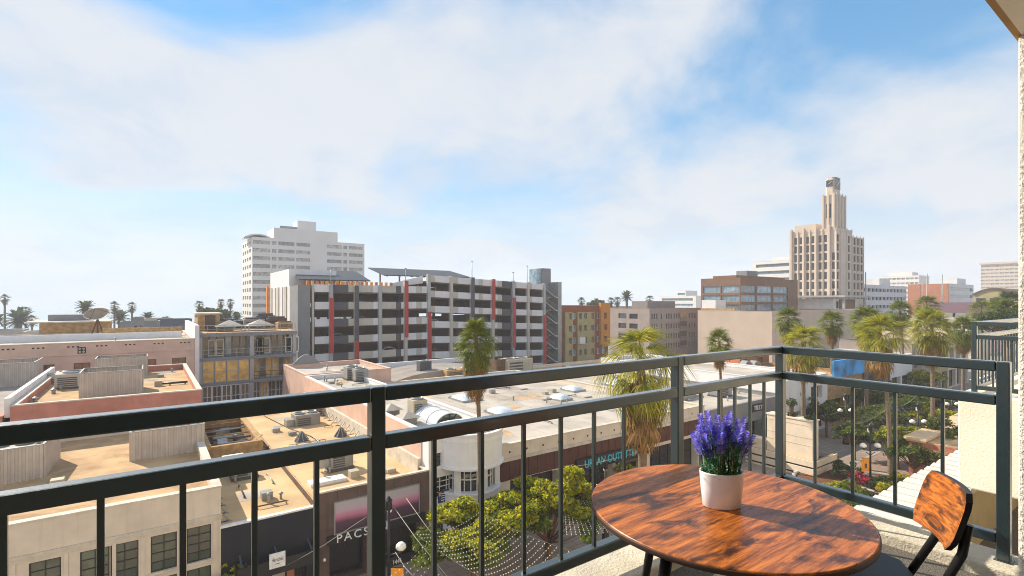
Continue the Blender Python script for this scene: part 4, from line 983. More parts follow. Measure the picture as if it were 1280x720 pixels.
# white hotel, left
HY = 205.0
hx = lambda px: onY(px, 330, HY)[0]
hx0, hx1 = hx(315.2), hx(455.5)
hH = onY(315.2, 296, HY)[1]
def z2px(z): return 230 + z / 4
wcols = [(hx(z2px(a)) - hx0, hx(z2px(b)) - hx0) for a, b in ((345, 430), (440, 462), (472, 552), (562, 630), (715, 788), (797, 815), (825, 893))]
vtop = [hH - 1.1 - 2.9 * k for k in range(13)]
hops = [(a, b, v - 1.35, v) for (a, b) in wcols for v in vtop if v > 3]
hops = [o for o in hops if not (o[0] > (wcols[3][1]) and False)]
sideY = onX(302.8, 330, hx0)[0]
sl = sideY - HY
lops = [(sl * f0, sl * f1, v - 1.35, v) for f0, f1 in ((.06, .2), (.28, .42), (.5, .64), (.72, .9)) for v in vtop if v > 3]
Hw = far_block('white_hotel', 'tall white hotel block with rows of strip windows and a stepped roof', hx0, hx1, HY, sideY, hH, 'hotel_white', hops, lops, .35, 'glass_hotel', 'roof_white', par=.6)
hb = lambda pxa, pxb, py, y0, y1: MB().box(hx(pxa), hx(pxb), HY + y0, HY + y1, hH - .4, onY((pxa + pxb) / 2, py, HY)[1])
part('upper_block', hb(342.5, 422, 287.5, .02, 14), M['hotel_white'], Hw)
part('penthouse', hb(373, 396.5, 276, 1.5, 9), M['hotel_white'], Hw)
va = MB(); xa_, xb_ = hx(308), hx(338); nn = 10; vv = []
for j in range(nn + 1):
    t = j / nn; z = hH + .3 + 1.0 * math.sin(math.pi * t) ** .8; x = xa_ + (xb_ - xa_) * t; vv += [(x, HY - .02, z), (x, HY + 12, z), (x, HY - .02, z - .5), (x, HY + 12, z - .5)]
va.add(vv, [f for j in range(nn) for f in ((4 * j, 4 * j + 1, 4 * j + 5, 4 * j + 4), (4 * j, 4 * j + 4, 4 * j + 6, 4 * j + 2), (4 * j + 3, 4 * j + 2, 4 * j + 6, 4 * j + 7))]); part('vaulted_roof', va, M['hotel_white'], Hw)
part('roof_rail', MB().box(hx(350), hx(372), HY + .1, HY + .25, onY(382, 287.5, HY)[1], onY(382, 287.5, HY)[1] + .9), M['galv'], Hw)
# olive and rust apartments
ox0, ox1, oY = X_(702.5), onY(760, 400, 92.8)[0], 92.8
fl = [(z, z + 1.45) for z in (3.6, 6.6, 9.6, 12.4)]
oz = lambda py: onY(730, py, oY)[1]
rows = [(oz(py) - .75, oz(py) + .75) for py in (395, 410, 425, 440)]
uu = [onY(px, 400, oY)[0] - ox0 for px in (709.5, 716, 722, 728.5, 737.5, 746, 752.5)]
Ol = far_block('olive_apartments', 'olive yellow apartment block with rust brown top storey and ochre corner', ox0, ox1, oY, 112, oz(382.5), 'rust_wall', grid([(u, u + 1.0) for u in uu], rows), (), .2, 'glass_blue', 'roof_tan', 'white_paint', 2)
def skin(px0, px1, pyt, pyb, mm, d, name):
    a, b = onY(px0, 400, oY)[0], onY(px1, 400, oY)[0]; zt_, zb_ = oz(pyt), oz(pyb)
    ops = [(max(u + ox0 - a, .01), u + ox0 + 1.0 - a, v0 - zb_, v1 - zb_) for u in uu for v0, v1 in rows if a < u + ox0 and u + ox0 + 1 < b and v0 > zb_ and v1 < zt_]
    w = MB(); w.wall((a, oY - d, zb_), XA, NY, b - a, zt_ - zb_, ops, d + .01)
    w.quad((a, oY - d, zb_), (a, oY - d, zt_), (a, oY, zt_), (a, oY, zb_)); w.quad((b, oY - d, zt_), (b, oY - d, zb_), (b, oY, zb_), (b, oY, zt_)); w.quad((a, oY - d, zt_), (b, oY - d, zt_), (b, oY, zt_), (a, oY, zt_))
    part(name, w, M[mm], Ol)
skin(705, 714.5, 390, 452, 'olive', .5, 'bay'); skin(720.5, 741.5, 390, 452, 'olive', .5, 'bay'); skin(748.6, 760, 378.5, 432, 'ochre', .8, 'ochre_corner')
part('white_balcony', MB().box(onY(721, 400, oY)[0], onY(728, 400, oY)[0], oY - 1.1, oY - .51, oz(429), oz(421)), M['white_paint'], Ol)
# taupe apartments with two faces
tcx, tcy = 116.2, 95.1
tl = [(onX(p0, 400, tcx)[0], onX(p1, 400, tcx)[0]) for p0, p1 in ((773, 783), (786.5, 797))]
tY1 = 110.5; tH = 14.25
tv = [(tH - 1.5 - 1.5 - 2.9 * k, tH - 1.5 - 2.9 * k) for k in range(4)]
lo_ = grid([(tY1 - a, tY1 - b) for a, b in tl], tv)
tf = [(onY(p, 400, tcy)[0] - tcx, onY(p + 1.6, 400, tcy)[0] - tcx) for p in (814.5, 817.5, 820.5, 826, 832.5, 835.5, 838.5, 842, 845, 848, 861, 864.5, 868)]
Ta = far_block('taupe_apartments', 'taupe grey apartment block with narrow windows and dark balconies', tcx, 141.5, tcy, tY1, tH, 'taupe', grid(tf, tv), lo_, .3, 'glass_dark', 'roof_grey', 'dark_trim', 1)
for k in range(4):
    a = onY(849.5, 400, tcy)[0]
    b_ = part('balcony', MB().box(a, a + 3.2, tcy - .25, tcy - .002, tv[k][0] - .3, tv[k][1] + .5), M['timber_dark'] if k else M['timber'], Ta)
    part('balcony_rail', MB().box(a, a + 3.2, tcy - .33, tcy - .252, tv[k][0] - .3, tv[k][0] + .5), M['taupe_front'], b_)
part('roof_box', MB().box(tcx + 4, tcx + 17, tcy + 4, tcy + 10, tH - .5, tH + 2.2), M['taupe_front'], Ta)
# cinema wall
ccx = 88.2
Ci = far_block('cinema_block', 'big blank beige cinema wall rising behind the shop roofs', 117, 170, 60.5, 80, 14.0, 'cinema', (), (), par=.4, mr='roof_tan')
wx0 = onY(901, 380, 74)[0]
part('white_plant_room', MB().box(118, 122.5, 75.5, 79.5, 13.6, onX(912, 375, 118)[1]), M['white_wall'], Ci)
part('roof_beam', MB().box(117.5, 118, 70, 79.5, 14.1, 14.6), M['timber'], Ci)
# brown office block
bcx, bcy = 132.6, 77.3
bH = 22.9; by1 = 89.6
bv_ = [(18.8 - 2.62 * k, 20.75 - 2.62 * k) for k in range(5)]
bl = [((by1 - onX(a, 400, bcx)[0]), (by1 - onX(b, 400, bcx)[0])) for a, b in ((878.5, 900), (901.5, 924.3))]
bf = [(onY(a, 400, bcy)[0] - bcx, onY(b, 400, bcy)[0] - bcx) for a, b in ((926.5, 945.5), (946.5, 965.5), (966.5, 985))]
Bo = far_block('brown_office', 'brown brick office block with wide glass window bands', bcx, 165, bcy, by1, bH, 'brick_brown', grid(bf, bv_), grid(bl, bv_), .3, 'glass_blue', 'roof_tan', 'galv', 4)
part('upper_storey', MB().box(bcx + 3, 163, bcy + 3, by1 - 2, bH - .3, bH + .9), M['brick_brown'], Bo)
part('plant_room', MB().box(bcx + 12, bcx + 18, bcy + 5, by1 - 4, bH + .9, bH + 2.6), M['conc_grey'], Bo)
# bank clock tower
kx, ky = 190.0, 76.5
kH = 41.3; kY1 = 92.0
Bk = thing('clock_tower', 'tall beige stone clock tower building with ribbed piers and a stepped top', 'tower', (kx + 12, ky + 8, 0))
zk = lambda py: onX(1015, py, kx)[1]
zoomy = lambda z: 210 + z / 3.788
vrows = [(zk(zoomy(z)) - 1.25, zk(zoomy(z)) + 1.25) for z in (340, 382, 424, 466, 512, 556, 602)]
zx = lambda z: 860 + z / 3.788
lcols = [(kY1 - onX(zx(a), 300, kx)[0], kY1 - onX(zx(b), 300, kx)[0]) for a, b in ((502, 516), (526, 540), (559, 573), (583, 598), (617, 633), (643, 658), (681, 695))]
lops_ = grid(lcols[:6], vrows) + grid(lcols[6:], vrows[2:])
fcols = [(.8, 2.6), (9.6, 11.4), (14.2, 16.2), (17.2, 19.2), (20.4, 22.4), (23.4, 25.4)]
fops = grid(fcols, vrows)
wk = MB(); wk.wall((kx, kY1, 0), YA, NX, kY1 - ky, kH - .6, lops_, .4)
wk.wall((kx, ky, 0), XA, NY, 13.0, kH - .6, grid(fcols[:2], vrows), .4)
wk.quad((kx + 13, ky, 0), (kx + 13, kY1, 0), (kx + 13, kY1, kH - .6), (kx + 13, ky, kH - .6)); wk.quad((kx, ky, kH - .6), (kx + 13, ky, kH - .6), (kx + 13, kY1, kH - .6), (kx, kY1, kH - .6))
part('wall', wk, M['bank_stone'], Bk)
for o in lops_: window(Bk, (kx, kY1, 0), YA, NX, o, .4, M['dark_trim'], M['glass_dark'], 2, 2, .1)
for o in grid(fcols[:2], vrows): window(Bk, (kx, ky, 0), XA, NY, o, .4, M['dark_trim'], M['glass_dark'], 1, 2, .1)
W2 = (kx + 13.01, ky + 1.2); wh = zk(zoomy(310)) - .5
ww = MB(); wops = [(a - 13, b - 13, c, d) for a, b, c, d in grid(fcols[2:], vrows)]
ww.wall((W2[0], W2[1], 0), XA, NY, 13.4, wh, wops, .4); ww.quad((W2[0], W2[1], wh), (W2[0] + 13.4, W2[1], wh), (W2[0] + 13.4, kY1, wh), (W2[0], kY1, wh)); ww.quad((W2[0] + 13.4, W2[1], 0), (W2[0] + 13.4, kY1, 0), (W2[0] + 13.4, kY1, wh), (W2[0] + 13.4, W2[1], wh))
part('wing', ww, M['bank_stone'], Bk)
for o in wops: window(Bk, (W2[0], W2[1], 0), XA, NY, o, .4, M['dark_trim'], M['glass_dark'], 2, 2, .1)
# piers on the lit face
for i, (za_, wz) in enumerate(((489, 13), (521, 5), (549, 9), (578, 5), (607, 9), (637, 5), (668, 14), (703, 6))):
    ya = onX(zx(za_), 300, kx)[0]; hw_ = wz * .035
    tall = kH + (1.1 if wz > 8 else .2)
    part('pier', MB().box(kx - (.55 if wz > 8 else .3), kx - .002, ya - hw_, ya + hw_, 0, tall), M['bank_stone'], Bk, .12)
    part('pier_cap', MB().box(kx - .002, kx + .8, ya - hw_ * .8, ya + hw_ * .8, kH - .61, tall - .2), M['bank_stone'], Bk)
part('parapet', MB().box(kx - .1, kx + .5, ky + .3, kY1 - .3, kH - .6, kH + .1), M['bank_stone'], Bk)
part('parapet', MB().box(kx + .51, kx + 13, ky - .1, ky + .4, kH - .6, kH + .1), M['bank_stone'], Bk)
for x in (kx + 3.6, kx + 8.6, kx + 12.4, kx + 16.7, kx + 19.8, kx + 22.9, kx + 26):
    yy = ky if x < kx + 13 else W2[1]
    part('pier', MB().box(x - .3, x + .3, yy - .15, yy - .002, 0, (kH if x < kx + 13 else wh) + .6), M['bank_stone'], Bk, .1)
part('roof_step', MB().box(kx + 1.5, kx + 9, ky + 7, kY1 - 1.2, kH - .6, zk(zoomy(263))), M['bank_stone'], Bk)
s0, s1 = zk(zoomy(275)), zk(zoomy(138))
shx0, shy0 = kx + 1.0, ky + .6; shx1, shy1 = kx + 9.2, onX(zx(634), 260, kx + 1)[0]
sops = [((shy1 - shy0) * f - .32, (shy1 - shy0) * f + .32, 5.2, 10.2) for f in (.36, .62)]
sh = MB(); sh.wall((shx0, shy1, s0 - 3), YA, NX, shy1 - shy0, s1 - s0 + 3, sops, .3); sh.wall((shx0, shy0, s0 - 3), XA, NY, shx1 - shx0, s1 - s0 + 3, [(3.6, 4.2, 6.5, 9.5), (5.6, 6.2, 6.5, 9.5)], .3)
sh.quad((shx0, shy0, s1), (shx1, shy0, s1), (shx1, shy1, s1), (shx0, shy1, s1)); sh.quad((shx1, shy0, s0 - 3), (shx1, shy1, s0 - 3), (shx1, shy1, s1), (shx1, shy0, s1)); sh.quad((shx1, shy1, s0 - 3), (shx0, shy1, s0 - 3), (shx0, shy1, s1), (shx1, shy1, s1))
part('shaft', sh, M['bank_stone'], Bk)
for o in sops: window(Bk, (shx0, shy1, s0 - 3), YA, NX, o, .3, None, M['glass_black'])
for o in [(3.6, 4.2, 6.5, 9.5), (5.6, 6.2, 6.5, 9.5)]: window(Bk, (shx0, shy0, s0 - 3), XA, NY, o, .3, None, M['glass_black'])
for f in (.1, .48, .9):
    y = shy1 - (shy1 - shy0) * f; part('shaft_pier', MB().box(shx0 - .35, shx0 - .002, y - .35, y + .35, s0 - 3, s1 + (1.2 if f == .48 else .5)), M['bank_stone'], Bk, .08)
for f in (.08, .35, .62, .92):
    x = shx0 + (shx1 - shx0) * f; part('shaft_pier', MB().box(x - .35, x + .35, shy0 - .35, shy0 - .002, s0 - 3, s1 + .5), M['bank_stone'], Bk, .08)
l0, l1 = s1, zk(zoomy(54))
lx0_, lx1_, ly0_, ly1_ = shx0 + .7, shx1 - 2.6, shy0 + .6, shy1 - .7
ln = MB(); cc_ = .55
ln.prism([(lx0_ + cc_, ly0_), (lx1_ - cc_, ly0_), (lx1_, ly0_ + cc_), (lx1_, ly1_ - cc_), (lx1_ - cc_, ly1_), (lx0_ + cc_, ly1_), (lx0_, ly1_ - cc_), (lx0_, ly0_ + cc_)], l0, l1 - .5); part('lantern', ln, M['bank_stone'], Bk)
part('lantern_cap', MB().prism([(lx0_ + cc_ + .3, ly0_ + .3), (lx1_ - cc_ - .3, ly0_ + .3), (lx1_ - .3, ly0_ + cc_ + .3), (lx1_ - .3, ly1_ - cc_ - .3), (lx1_ - cc_ - .3, ly1_ - .3), (lx0_ + cc_ + .3, ly1_ - .3), (lx0_ + .3, ly1_ - cc_ - .3), (lx0_ + .3, ly0_ + cc_ + .3)], l1 - .5, l1), M['bank_stone'], Bk)
zc_ = (l0 + l1) / 2 + 1.0
def clock(face):
    if face == 'x':
        c0 = (lx0_, (ly0_ + ly1_) / 2); r_ = min((ly1_ - ly0_) / 2 - .35, 2.6); P = lambda a, d, k: (c0[0] - k, c0[1] - a, zc_ + d)
    else:
        c0 = ((lx0_ + lx1_) / 2, ly0_); r_ = min((lx1_ - lx0_) / 2 - .35, 2.6); P = lambda a, d, k: (c0[0] + a, c0[1] - k, zc_ + d)
    cf_ = part('clock_face', MB().add([P(-r_, -r_, .05), P(r_, -r_, .05), P(r_, r_, .05), P(-r_, r_, .05)], [(0, 1, 2, 3)]), M['glass_black'], Bk)
    for k in range(12):
        t = k * math.pi / 6; part('hour_mark', MB().bar(P(math.sin(t) * r_ * .78, math.cos(t) * r_ * .78, .1), P(math.sin(t) * r_ * .98, math.cos(t) * r_ * .98, .1), .3, .1), M['bank_stone'], cf_)
    part('clock_hand', MB().bar(P(0, 0, .12), P(math.sin(.9) * r_ * .75, math.cos(.9) * r_ * .75, .12), .25, .1), M['white_paint'], cf_)
    part('clock_hand', MB().bar(P(0, 0, .12), P(math.sin(4.2) * r_ * .5, math.cos(4.2) * r_ * .5, .12), .3, .1), M['white_paint'], cf_)
clock('x'); clock('y')
part('mast', MB().tube([((shx0 + shx1) / 2 + 2.5, shy0 + 2, s1), ((shx0 + shx1) / 2 + 2.5, shy0 + 2, s1 + 2)], .1, 5), M['galv'], Bk)
# low white podium with a canopy in front of the tower
pdx = 165.5
Pd = far_block('podium_block', 'low pale podium with a thin flat canopy at the foot of the clock tower', 172, 189, 70, 84, 17.2, 'white_wall', ((2, 4, 14.2, 16.4),), (), .2, 'glass_dark', 'roof_white', par=.2)
part('canopy', MB().box(170, 189.6, 66, 85, 17.6, 18.2), M['concrete'], Pd)
part('canopy_post', MB().box(171, 171.6, 66.5, 67.1, 14, 17.6), M['concrete'], Pd); part('canopy_post', MB().box(186, 186.6, 66.5, 67.1, 14, 17.6), M['concrete'], Pd)
part('timber_front', MB().box(176, 187, 69.6, 69.99, 14, 17), M['brick_brown'], Pd)
# blocks whose face looks along the promenade (plane X = const, between two picture columns)
def side_block(name, label, X0, pxl, pxr, pyt, mw, n, mg, depth, band=.45, fl=3.2, cols=1, front=(), mf=None):
    yb, ya = onX(pxl, 350, X0)[0], onX(pxr, 350, X0)[0]; h = onX((pxl + pxr) / 2, pyt, X0)[1]; W = yb - ya
    lf_ = [(W * (i + .08) / cols, W * (i + .92) / cols, h - 1.3 - fl * k - fl * band, h - 1.3 - fl * k) for i in range(cols) for k in range(n) if h - 1.3 - fl * k - fl * band > 1]
    return far_block(name, label, X0, X0 + depth, ya, yb, h, mw, [f for f in front], lf_, .5, mg, 'roof_white', mf, 1, .4), ya, yb, h
b1, ya, yb, qh = side_block('terraced_hotel', 'white terraced hotel with thin balcony bands behind the brown office', 230, 941, 994, 326, 'hotel_white', 8, 'glass_blue', 20)
part('stepped_end', MB().box(231, 245, yb + .01, yb + 5, 0, qh - 4), M['hotel_white'], b1)
part('stepped_roof', MB().box(234, 246, ya, yb - 7, qh - .4, qh + 1.8), M['hotel_white'], b1)
side_block('pale_blue_block', 'pale blue white stepped block far behind the taupe apartments', 250, 824, 870, 370, 'hotel_white', 4, 'glass_blue', 14)
b2, ya, yb, qh = side_block('pale_blue_tower', 'narrow pale stepped tower far behind the taupe apartments', 270, 846, 857, 363.5, 'hotel_white', 5, 'glass_blue', 12)
# parking block right of the tower: -Y face
wY = 80.0
q0, q1 = onY(1079, 350, wY)[0], onY(1133, 350, wY)[0]; qh = onY(1106, 357, wY)[1]
wo = [(.8, q1 - q0 - .8, qh - 1.3 - 3.3 * k - 1.35, qh - 1.3 - 3.3 * k) for k in range(6)]
wp = far_block('white_parking_block', 'white parking block with dark open bands right of the clock tower', q0, q1, wY, wY + 22, qh, 'conc_white', wo, (), .6, 'glass_black', 'roof_white')
for k in range(6):
    for i in range(1, 12): part('column', MB().box(q0 + (q1 - q0) * i / 12 - .25, q0 + (q1 - q0) * i / 12 + .25, wY - .1, wY + .5, qh - 1.3 - 3.3 * k - 1.35, qh - 1.3 - 3.3 * k), M['conc_white'], wp)
part('lift_tower', MB().box(q1 - 12, q1, wY + 6, wY + 13, qh - .4, qh + 3.4), M['conc_white'], wp)
# orange brick gable with white deck bands round the corner
obX, obY, obH = 294.7, 72.0, 24.4
oby1 = onX(1135, 350, obX)[0]; obx1 = onY(1217, 350, obY)[0]
oo = [(1, obx1 - obX - 1, obH - 1.6 - 3.3 * k - 1.5, obH - 1.6 - 3.3 * k) for k in range(6)]
Ob = far_block('orange_brick_block', 'orange brick gable block with a pale joint and white deck bands round its corner', obX, obx1, obY, oby1, obH, 'conc_white', oo, (), .6, 'glass_black', 'roof_white')
yj = onX(1152, 350, obX)[0]
part('brick_face', MB().box(obX - .25, obX - .002, yj + .35, oby1, 0, obH + .1), M['brick_orange'], Ob); part('brick_face', MB().box(obX - .25, obX - .002, obY + .3, yj - .35, 0, obH + .1), M['brick_orange'], Ob)
part('lift_tower', MB().box(obx1 - 14, obx1, obY + 3, obY + 9, obH - .4, obH + 3.2), M['conc_white'], Ob)
# pink wall
Pk, ya, yb, qh = side_block('pink_wall_block', 'low building with a long pink painted wall beyond the palms', 210, 1160, 1236, 378.5, 'pink_paint', 0, 'glass_black', 20)
Gt, ya, yb, qh = side_block('grey_roof_store', 'low beige store with small windows in front of the pink wall', 168, 1120, 1215, 396, 'cream_wall', 1, 'glass_dark', 16, .5, 3.2, 8)
for i, px in enumerate((1172, 1186, 1199)):
    y = onX(px, 396, 170)[0]; ac(('first', 'second', 'third')[i] + ' grey unit in the row on the beige store roof by the pink wall', 171.5, y, qh - .4, 2.6, 2.2, 1.6, 'ac_grey', 0, 1, False) if False else part('roof_unit', MB().box(170, 173, y - 1.3, y + 1.3, qh - .4, qh + 1.0), M['ac_grey'], Gt)
# arched roof hall, arch in the lit face
aX = 262.0
ya1, ya0 = onX(1216, 365, aX)[0], onX(1271, 365, aX)[0]
Ah = thing('arched_hall', 'hall with a shallow arched ochre roof and pale plant boxes', 'building', (aX + 15, (ya0 + ya1) / 2, 0))
nn = 12; zz0, zz1 = onX(1216, 369, aX)[1], onX(1242, 361.5, aX)[1]
arc = [(ya1 + (ya0 - ya1) * j / nn, zz0 + (zz1 - zz0) * (1 - (2 * j / nn - 1) ** 2)) for j in range(nn + 1)]
ah = MB(); ah.add([(aX, y, z) for y, z in arc] + [(aX + 30, y, z) for y, z in arc] + [(aX, ya1, 0), (aX, ya0, 0), (aX + 30, ya0, 0)], [tuple(range(nn, -1, -1)) + (2 * nn + 2, 2 * nn + 3), (nn, 2 * nn + 3, 2 * nn + 4, 2 * nn + 1)] + [(j, j + 1, nn + 2 + j, nn + 1 + j) for j in range(nn)])
part('wall', ah, M['olive'], Ah)
er = MB()
for j in range(nn): er.hexa([(aX - .5, *arc[j]), (aX - .5, *arc[j + 1]), (aX + 30.2, *arc[j + 1]), (aX + 30.2, *arc[j]), (aX - .5, arc[j][0], arc[j][1] + .5), (aX - .5, arc[j + 1][0], arc[j + 1][1] + .5), (aX + 30.2, arc[j + 1][0], arc[j + 1][1] + .5), (aX + 30.2, arc[j][0], arc[j][1] + .5)])
part('roof', er, M['timber_dark'], Ah)
for f in (.08, .4, .7):
    part('window', MB().box(aX - .1, aX - .002, ya1 + (ya0 - ya1) * (f + .22), ya1 + (ya0 - ya1) * f, zz0 - 3.4, zz0 - 1.2), M['glass_dark'], Ah)
# beige far hotel, right
Fh, ya, yb, fh = side_block('beige_hotel', 'broad beige hotel slab with regular rows of windows in the haze', 600, 1226, 1300, 329, 'bank_stone', 11, 'glass_hotel', 25, .42, 3.1, 12)
part('crown_band', MB().box(598.8, 626, ya - .5, yb + 1, fh - .2, fh + 1.4), M['bank_stone'], Fh)
part('antenna', MB().tube([(605, yb - 24, fh), (605, yb - 24, fh + 7)], .3, 5), M['galv'], Fh)
gh, ya, yb, qh = side_block('grey_far_hotel', 'grey white hotel far off above the white parking block', 420, 1099, 1149, 345, 'hotel_white', 6, 'glass_hotel', 20, .4, 3.2, 9)
part('roof_step', MB().box(424, 436, ya + 5, yb - 4, qh - .4, qh + 2.6), M['hotel_white'], gh)
for i, (px, py) in enumerate(((1159, 342), (1178, 343), (1082, 340))):
    x, z = onY(px, py, 71); single('flag_mast', MB().tube([(x, 71, 0), (x, 71, z)], [.3, .16], 6), M['galv'], ('slim mast rising behind the orange brick block by its pale joint', 'slim mast rising behind the orange brick block by its right edge', 'slim mast beside the clock tower wing')[i], 'mast')
# distant low city blocks on the left skyline
rnd = random.Random(11)
names = ['grey', 'cream', 'white', 'tan', 'pale', 'brown', 'beige', 'slate']
for i, (pxa, pxb, pyt, Y, mm, lb) in enumerate(((-20, 30, 413, 130, 'concrete', 'long grey roofed block on the skyline below the lone tall palm'), (28, 52, 415, 126, 'conc_beige', 'low beige roof block between the date palm and the penthouse'), (150, 200, 402, 150, 'conc_grey', 'low grey block on the skyline behind the satellite dish'), (166, 180, 397, 140, 'conc_grey', 'small grey plant room box behind the orange roof strip'),
                                             (196, 240, 399, 170, 'blue_grey_trim', 'blue grey low block on the skyline near the white end wall'), (180, 216, 398, 190, 'conc_beige', 'flat beige block far back near the small feathery palm'), (226, 300, 404, 180, 'concrete', 'wide concrete block far back below the pair of thin palms'), (758, 800, 383, 200, 'taupe', 'taupe block far back behind the ochre corner'), (868, 900, 372, 230, 'white_wall', 'white block far back left of the brown office'),
                                             (1090, 1112, 352, 200, 'conc_white', 'white stair tower far back above the parking block'), (700, 740, 384, 190, 'conc_beige', 'low beige block far behind the garage stair tower'))):
    x0, x1 = onY(pxa, 400, Y)[0], onY(pxb, 400, Y)[0]; h = onY((pxa + pxb) / 2, pyt, Y)[1]
    wdt = x1 - x0; no = max(2, int(wdt / 4))
    far_block('city_block', lb, x0, x1, Y, Y + 5, h, mm, [(wdt * (k + .25) / no, wdt * (k + .75) / no, h - 3.4, h - 1.8) for k in range(no)], (), .2, 'glass_dark', 'roof_grey', par=.4)
# ------------------------------------------------------------------ roof equipment
def screen(label, pts, z0, z1, closed=False):
    """corrugated equipment screen; each run is a panel"""
    c = (sum(p[0] for p in pts) / len(pts), sum(p[1] for p in pts) / len(pts), z0)
    r = thing('equipment_screen', label, 'screen', c)
    seq = list(zip(pts, pts[1:] + ([pts[0]] if closed else [])))
    for a, b in seq:
        if a == b: continue
        p = part('panel', corrugated(a, b, z0, z1), M['corrugated'], r)
        part('cap', MB().bar((*a, z1 + .02), (*b, z1 + .02), .1, .05), M['galv'], p)
        L = math.dist(a, b); n = max(2, int(L / 1.5))
        for i in range(n + 1):
            t = min(max(i / n, .02), .98); q = (a[0] + (b[0] - a[0]) * t, a[1] + (b[1] - a[1]) * t)
            dx_, dy_ = (b[0] - a[0]) / L, (b[1] - a[1]) / L
            part('stud', MB().box(q[0] - dy_ * .12 - .04, q[0] - dy_ * .12 + .04, q[1] + dx_ * .12 - .04, q[1] + dx_ * .12 + .04, z0, z1 - .03), M['galv'], p)
    return r
def ac(label, x, y, z, w, d, h, mm='ac_grey', rz=0.0, fans=2, duct=True, group=None):
    r = thing('air_conditioner', label, 'air conditioner', (x, y, z), rz, group, True)
    part('base_frame', MB().box(-w / 2 - .06, w / 2 + .06, -d / 2 - .06, d / 2 + .06, -.02, .18), M['conc_dark'], r)
    part('cabinet', MB().box(-w / 2, w / 2, -d / 2, d / 2, .18, h), M[mm], r, .03)
    for k in range(5):
        zz = .28 + (h - .5) * k / 5
        part('louver', MB().box(-w * .42, w * .1, -d / 2 - .03, -d / 2 - .002, zz, zz + (h - .5) / 9), M['conc_dark'], r)
    part('panel_door', MB().box(w * .16, w * .44, -d / 2 - .02, -d / 2 - .002, .26, h - .12), M[mm], r)
    for i in range(fans):
        cx_ = (i + .5) / fans * w - w / 2; rr_ = min(w / fans, d) * .4
        f = part('fan_shroud', MB().lathe([(rr_, h), (rr_, h + .16), (rr_ * .88, h + .16), (rr_ * .88, h + .03), (.05, h + .03)], 16, (cx_, 0, 0)), M['galv'], r)
        part('fan_blade', MB().box(cx_ - rr_ * .8, cx_ + rr_ * .8, -.07, .07, h + .05, h + .09), M['dark_void'], f)
    if duct:
        part('duct', MB().box(-w / 2 - .7, -w / 2 - .002, -d * .3, d * .3, .3, h * .75), M['galv'], r, .03)
    return r
zA = 6.2
# screens on the cream building
a_, b_ = onZ(0, 607, zA), onZ(54, 597, zA); c_ = onZ(74, 580, zA)
screen('corrugated screen in front of a grey unit on the cream building roof', [(a_[0] - 4, a_[1]), (a_[0], a_[1] + .1), (b_[0], b_[1]), (b_[0] + .25, b_[1] + 4.2)], zA, zA + 1.9)
ac('flat grey unit behind the corrugated screen of the cream building', a_[0] - .6, a_[1] + 3.2, zA, 3.4, 2.6, 1.5, 'ac_grey', 0, 3)
p0, p1 = onZ(163, 577, zA), onZ(256, 565, zA)
screen('corrugated screen near the dark shop edge of the cream building roof', [(p0[0], p0[1] + 3.6), p0, (p1[0], p0[1] + .1), (p1[0], p0[1] + 3.6)], zA, zA + 1.8)
ac('low unit inside the corrugated screen near the dark shop', (p0[0] + p1[0]) / 2, p0[1] + 2, zA, 2.6, 1.8, 1.2, 'ac_beige', 0, 2)
# screens on the red building
zR = 8.45
p0, p1 = onZ(99.5, 498, zR), onZ(178, 491, zR)
screen('open box of corrugated screens on the red building roof', [p0, (p1[0], p0[1] + .1), (p1[0], p0[1] + 3.8), (p0[0], p0[1] + 3.8)], zR, zR + 2.0, True)
q0, q1 = onZ(119, 474, zR), onZ(184, 473, zR)
screen('second box of corrugated screens farther back on the red roof', [(q0[0], q0[1]), (q1[0], q0[1] + .1), (q1[0], q0[1] + 3.4), (q0[0], q0[1] + 3.4)], zR, zR + 2.0, True)
ug = onZ(90, 488, zR)
ac('boxy concrete grey unit with a pale cap beside the box screens', ug[0], ug[1] + 2.2, zR, 2.6, 2.2, 1.35, 'conc_beige', 0, 1, False)
for i, (px, py) in enumerate(((76, 487), (67, 492), (44, 503))):
    x, y = onZ(px, py, zR); r = thing('roof_vent', ('small capped vent beside the boxy grey unit', 'low vent pipe on the bare red building roof', 'small vent near the front edge of the red roof')[i], 'vent', (x, y, zR - .02))
    part('pipe', MB().tube([(x, y, zR - .02), (x, y, zR + .3)], .14, 8), M['galv'], r); part('cap', MB().lathe([(.25, .3), (.2, .36), (.05, .45)], 10, (x, y, zR)), M['galv'], r)
x, y = onZ(206, 482, zR)
r = thing('roof_pipe', 'long low pipe run with a box on the red building roof', 'pipe', (x, y, zR - .02))
part('box', MB().box(x - .8, x - .2, y - .3, y + .3, zR - .02, zR + .5), M['ac_beige'], r); part('pipe', MB().tube([(x - .3, y, zR + .2), (x + 1.8, y, zR + .2)], .1, 8), M['dark_trim'], r)
for sx in (.4, 1.6): part('support', MB().box(x + sx - .06, x + sx + .06, y - .08, y + .08, zR - .02, zR + .12), M['timber'], r)
e0, e1 = onZ(0, 484, 7.95), onZ(36, 486, 7.95)
screen('mesh screen enclosure on the grey roof beyond the white parapet', [(e0[0] - 4, e0[1]), (e1[0], e0[1]), (e1[0], e0[1] + 5), (e0[0] - 4, e0[1] + 5)], 7.9, 10.2, True)
ac('tan unit on the grey roof by the white parapet', e1[0] + 2.2, e0[1] - 3.5, 7.9, 2.2, 1.6, 1.3, 'ac_beige', .2, 2)
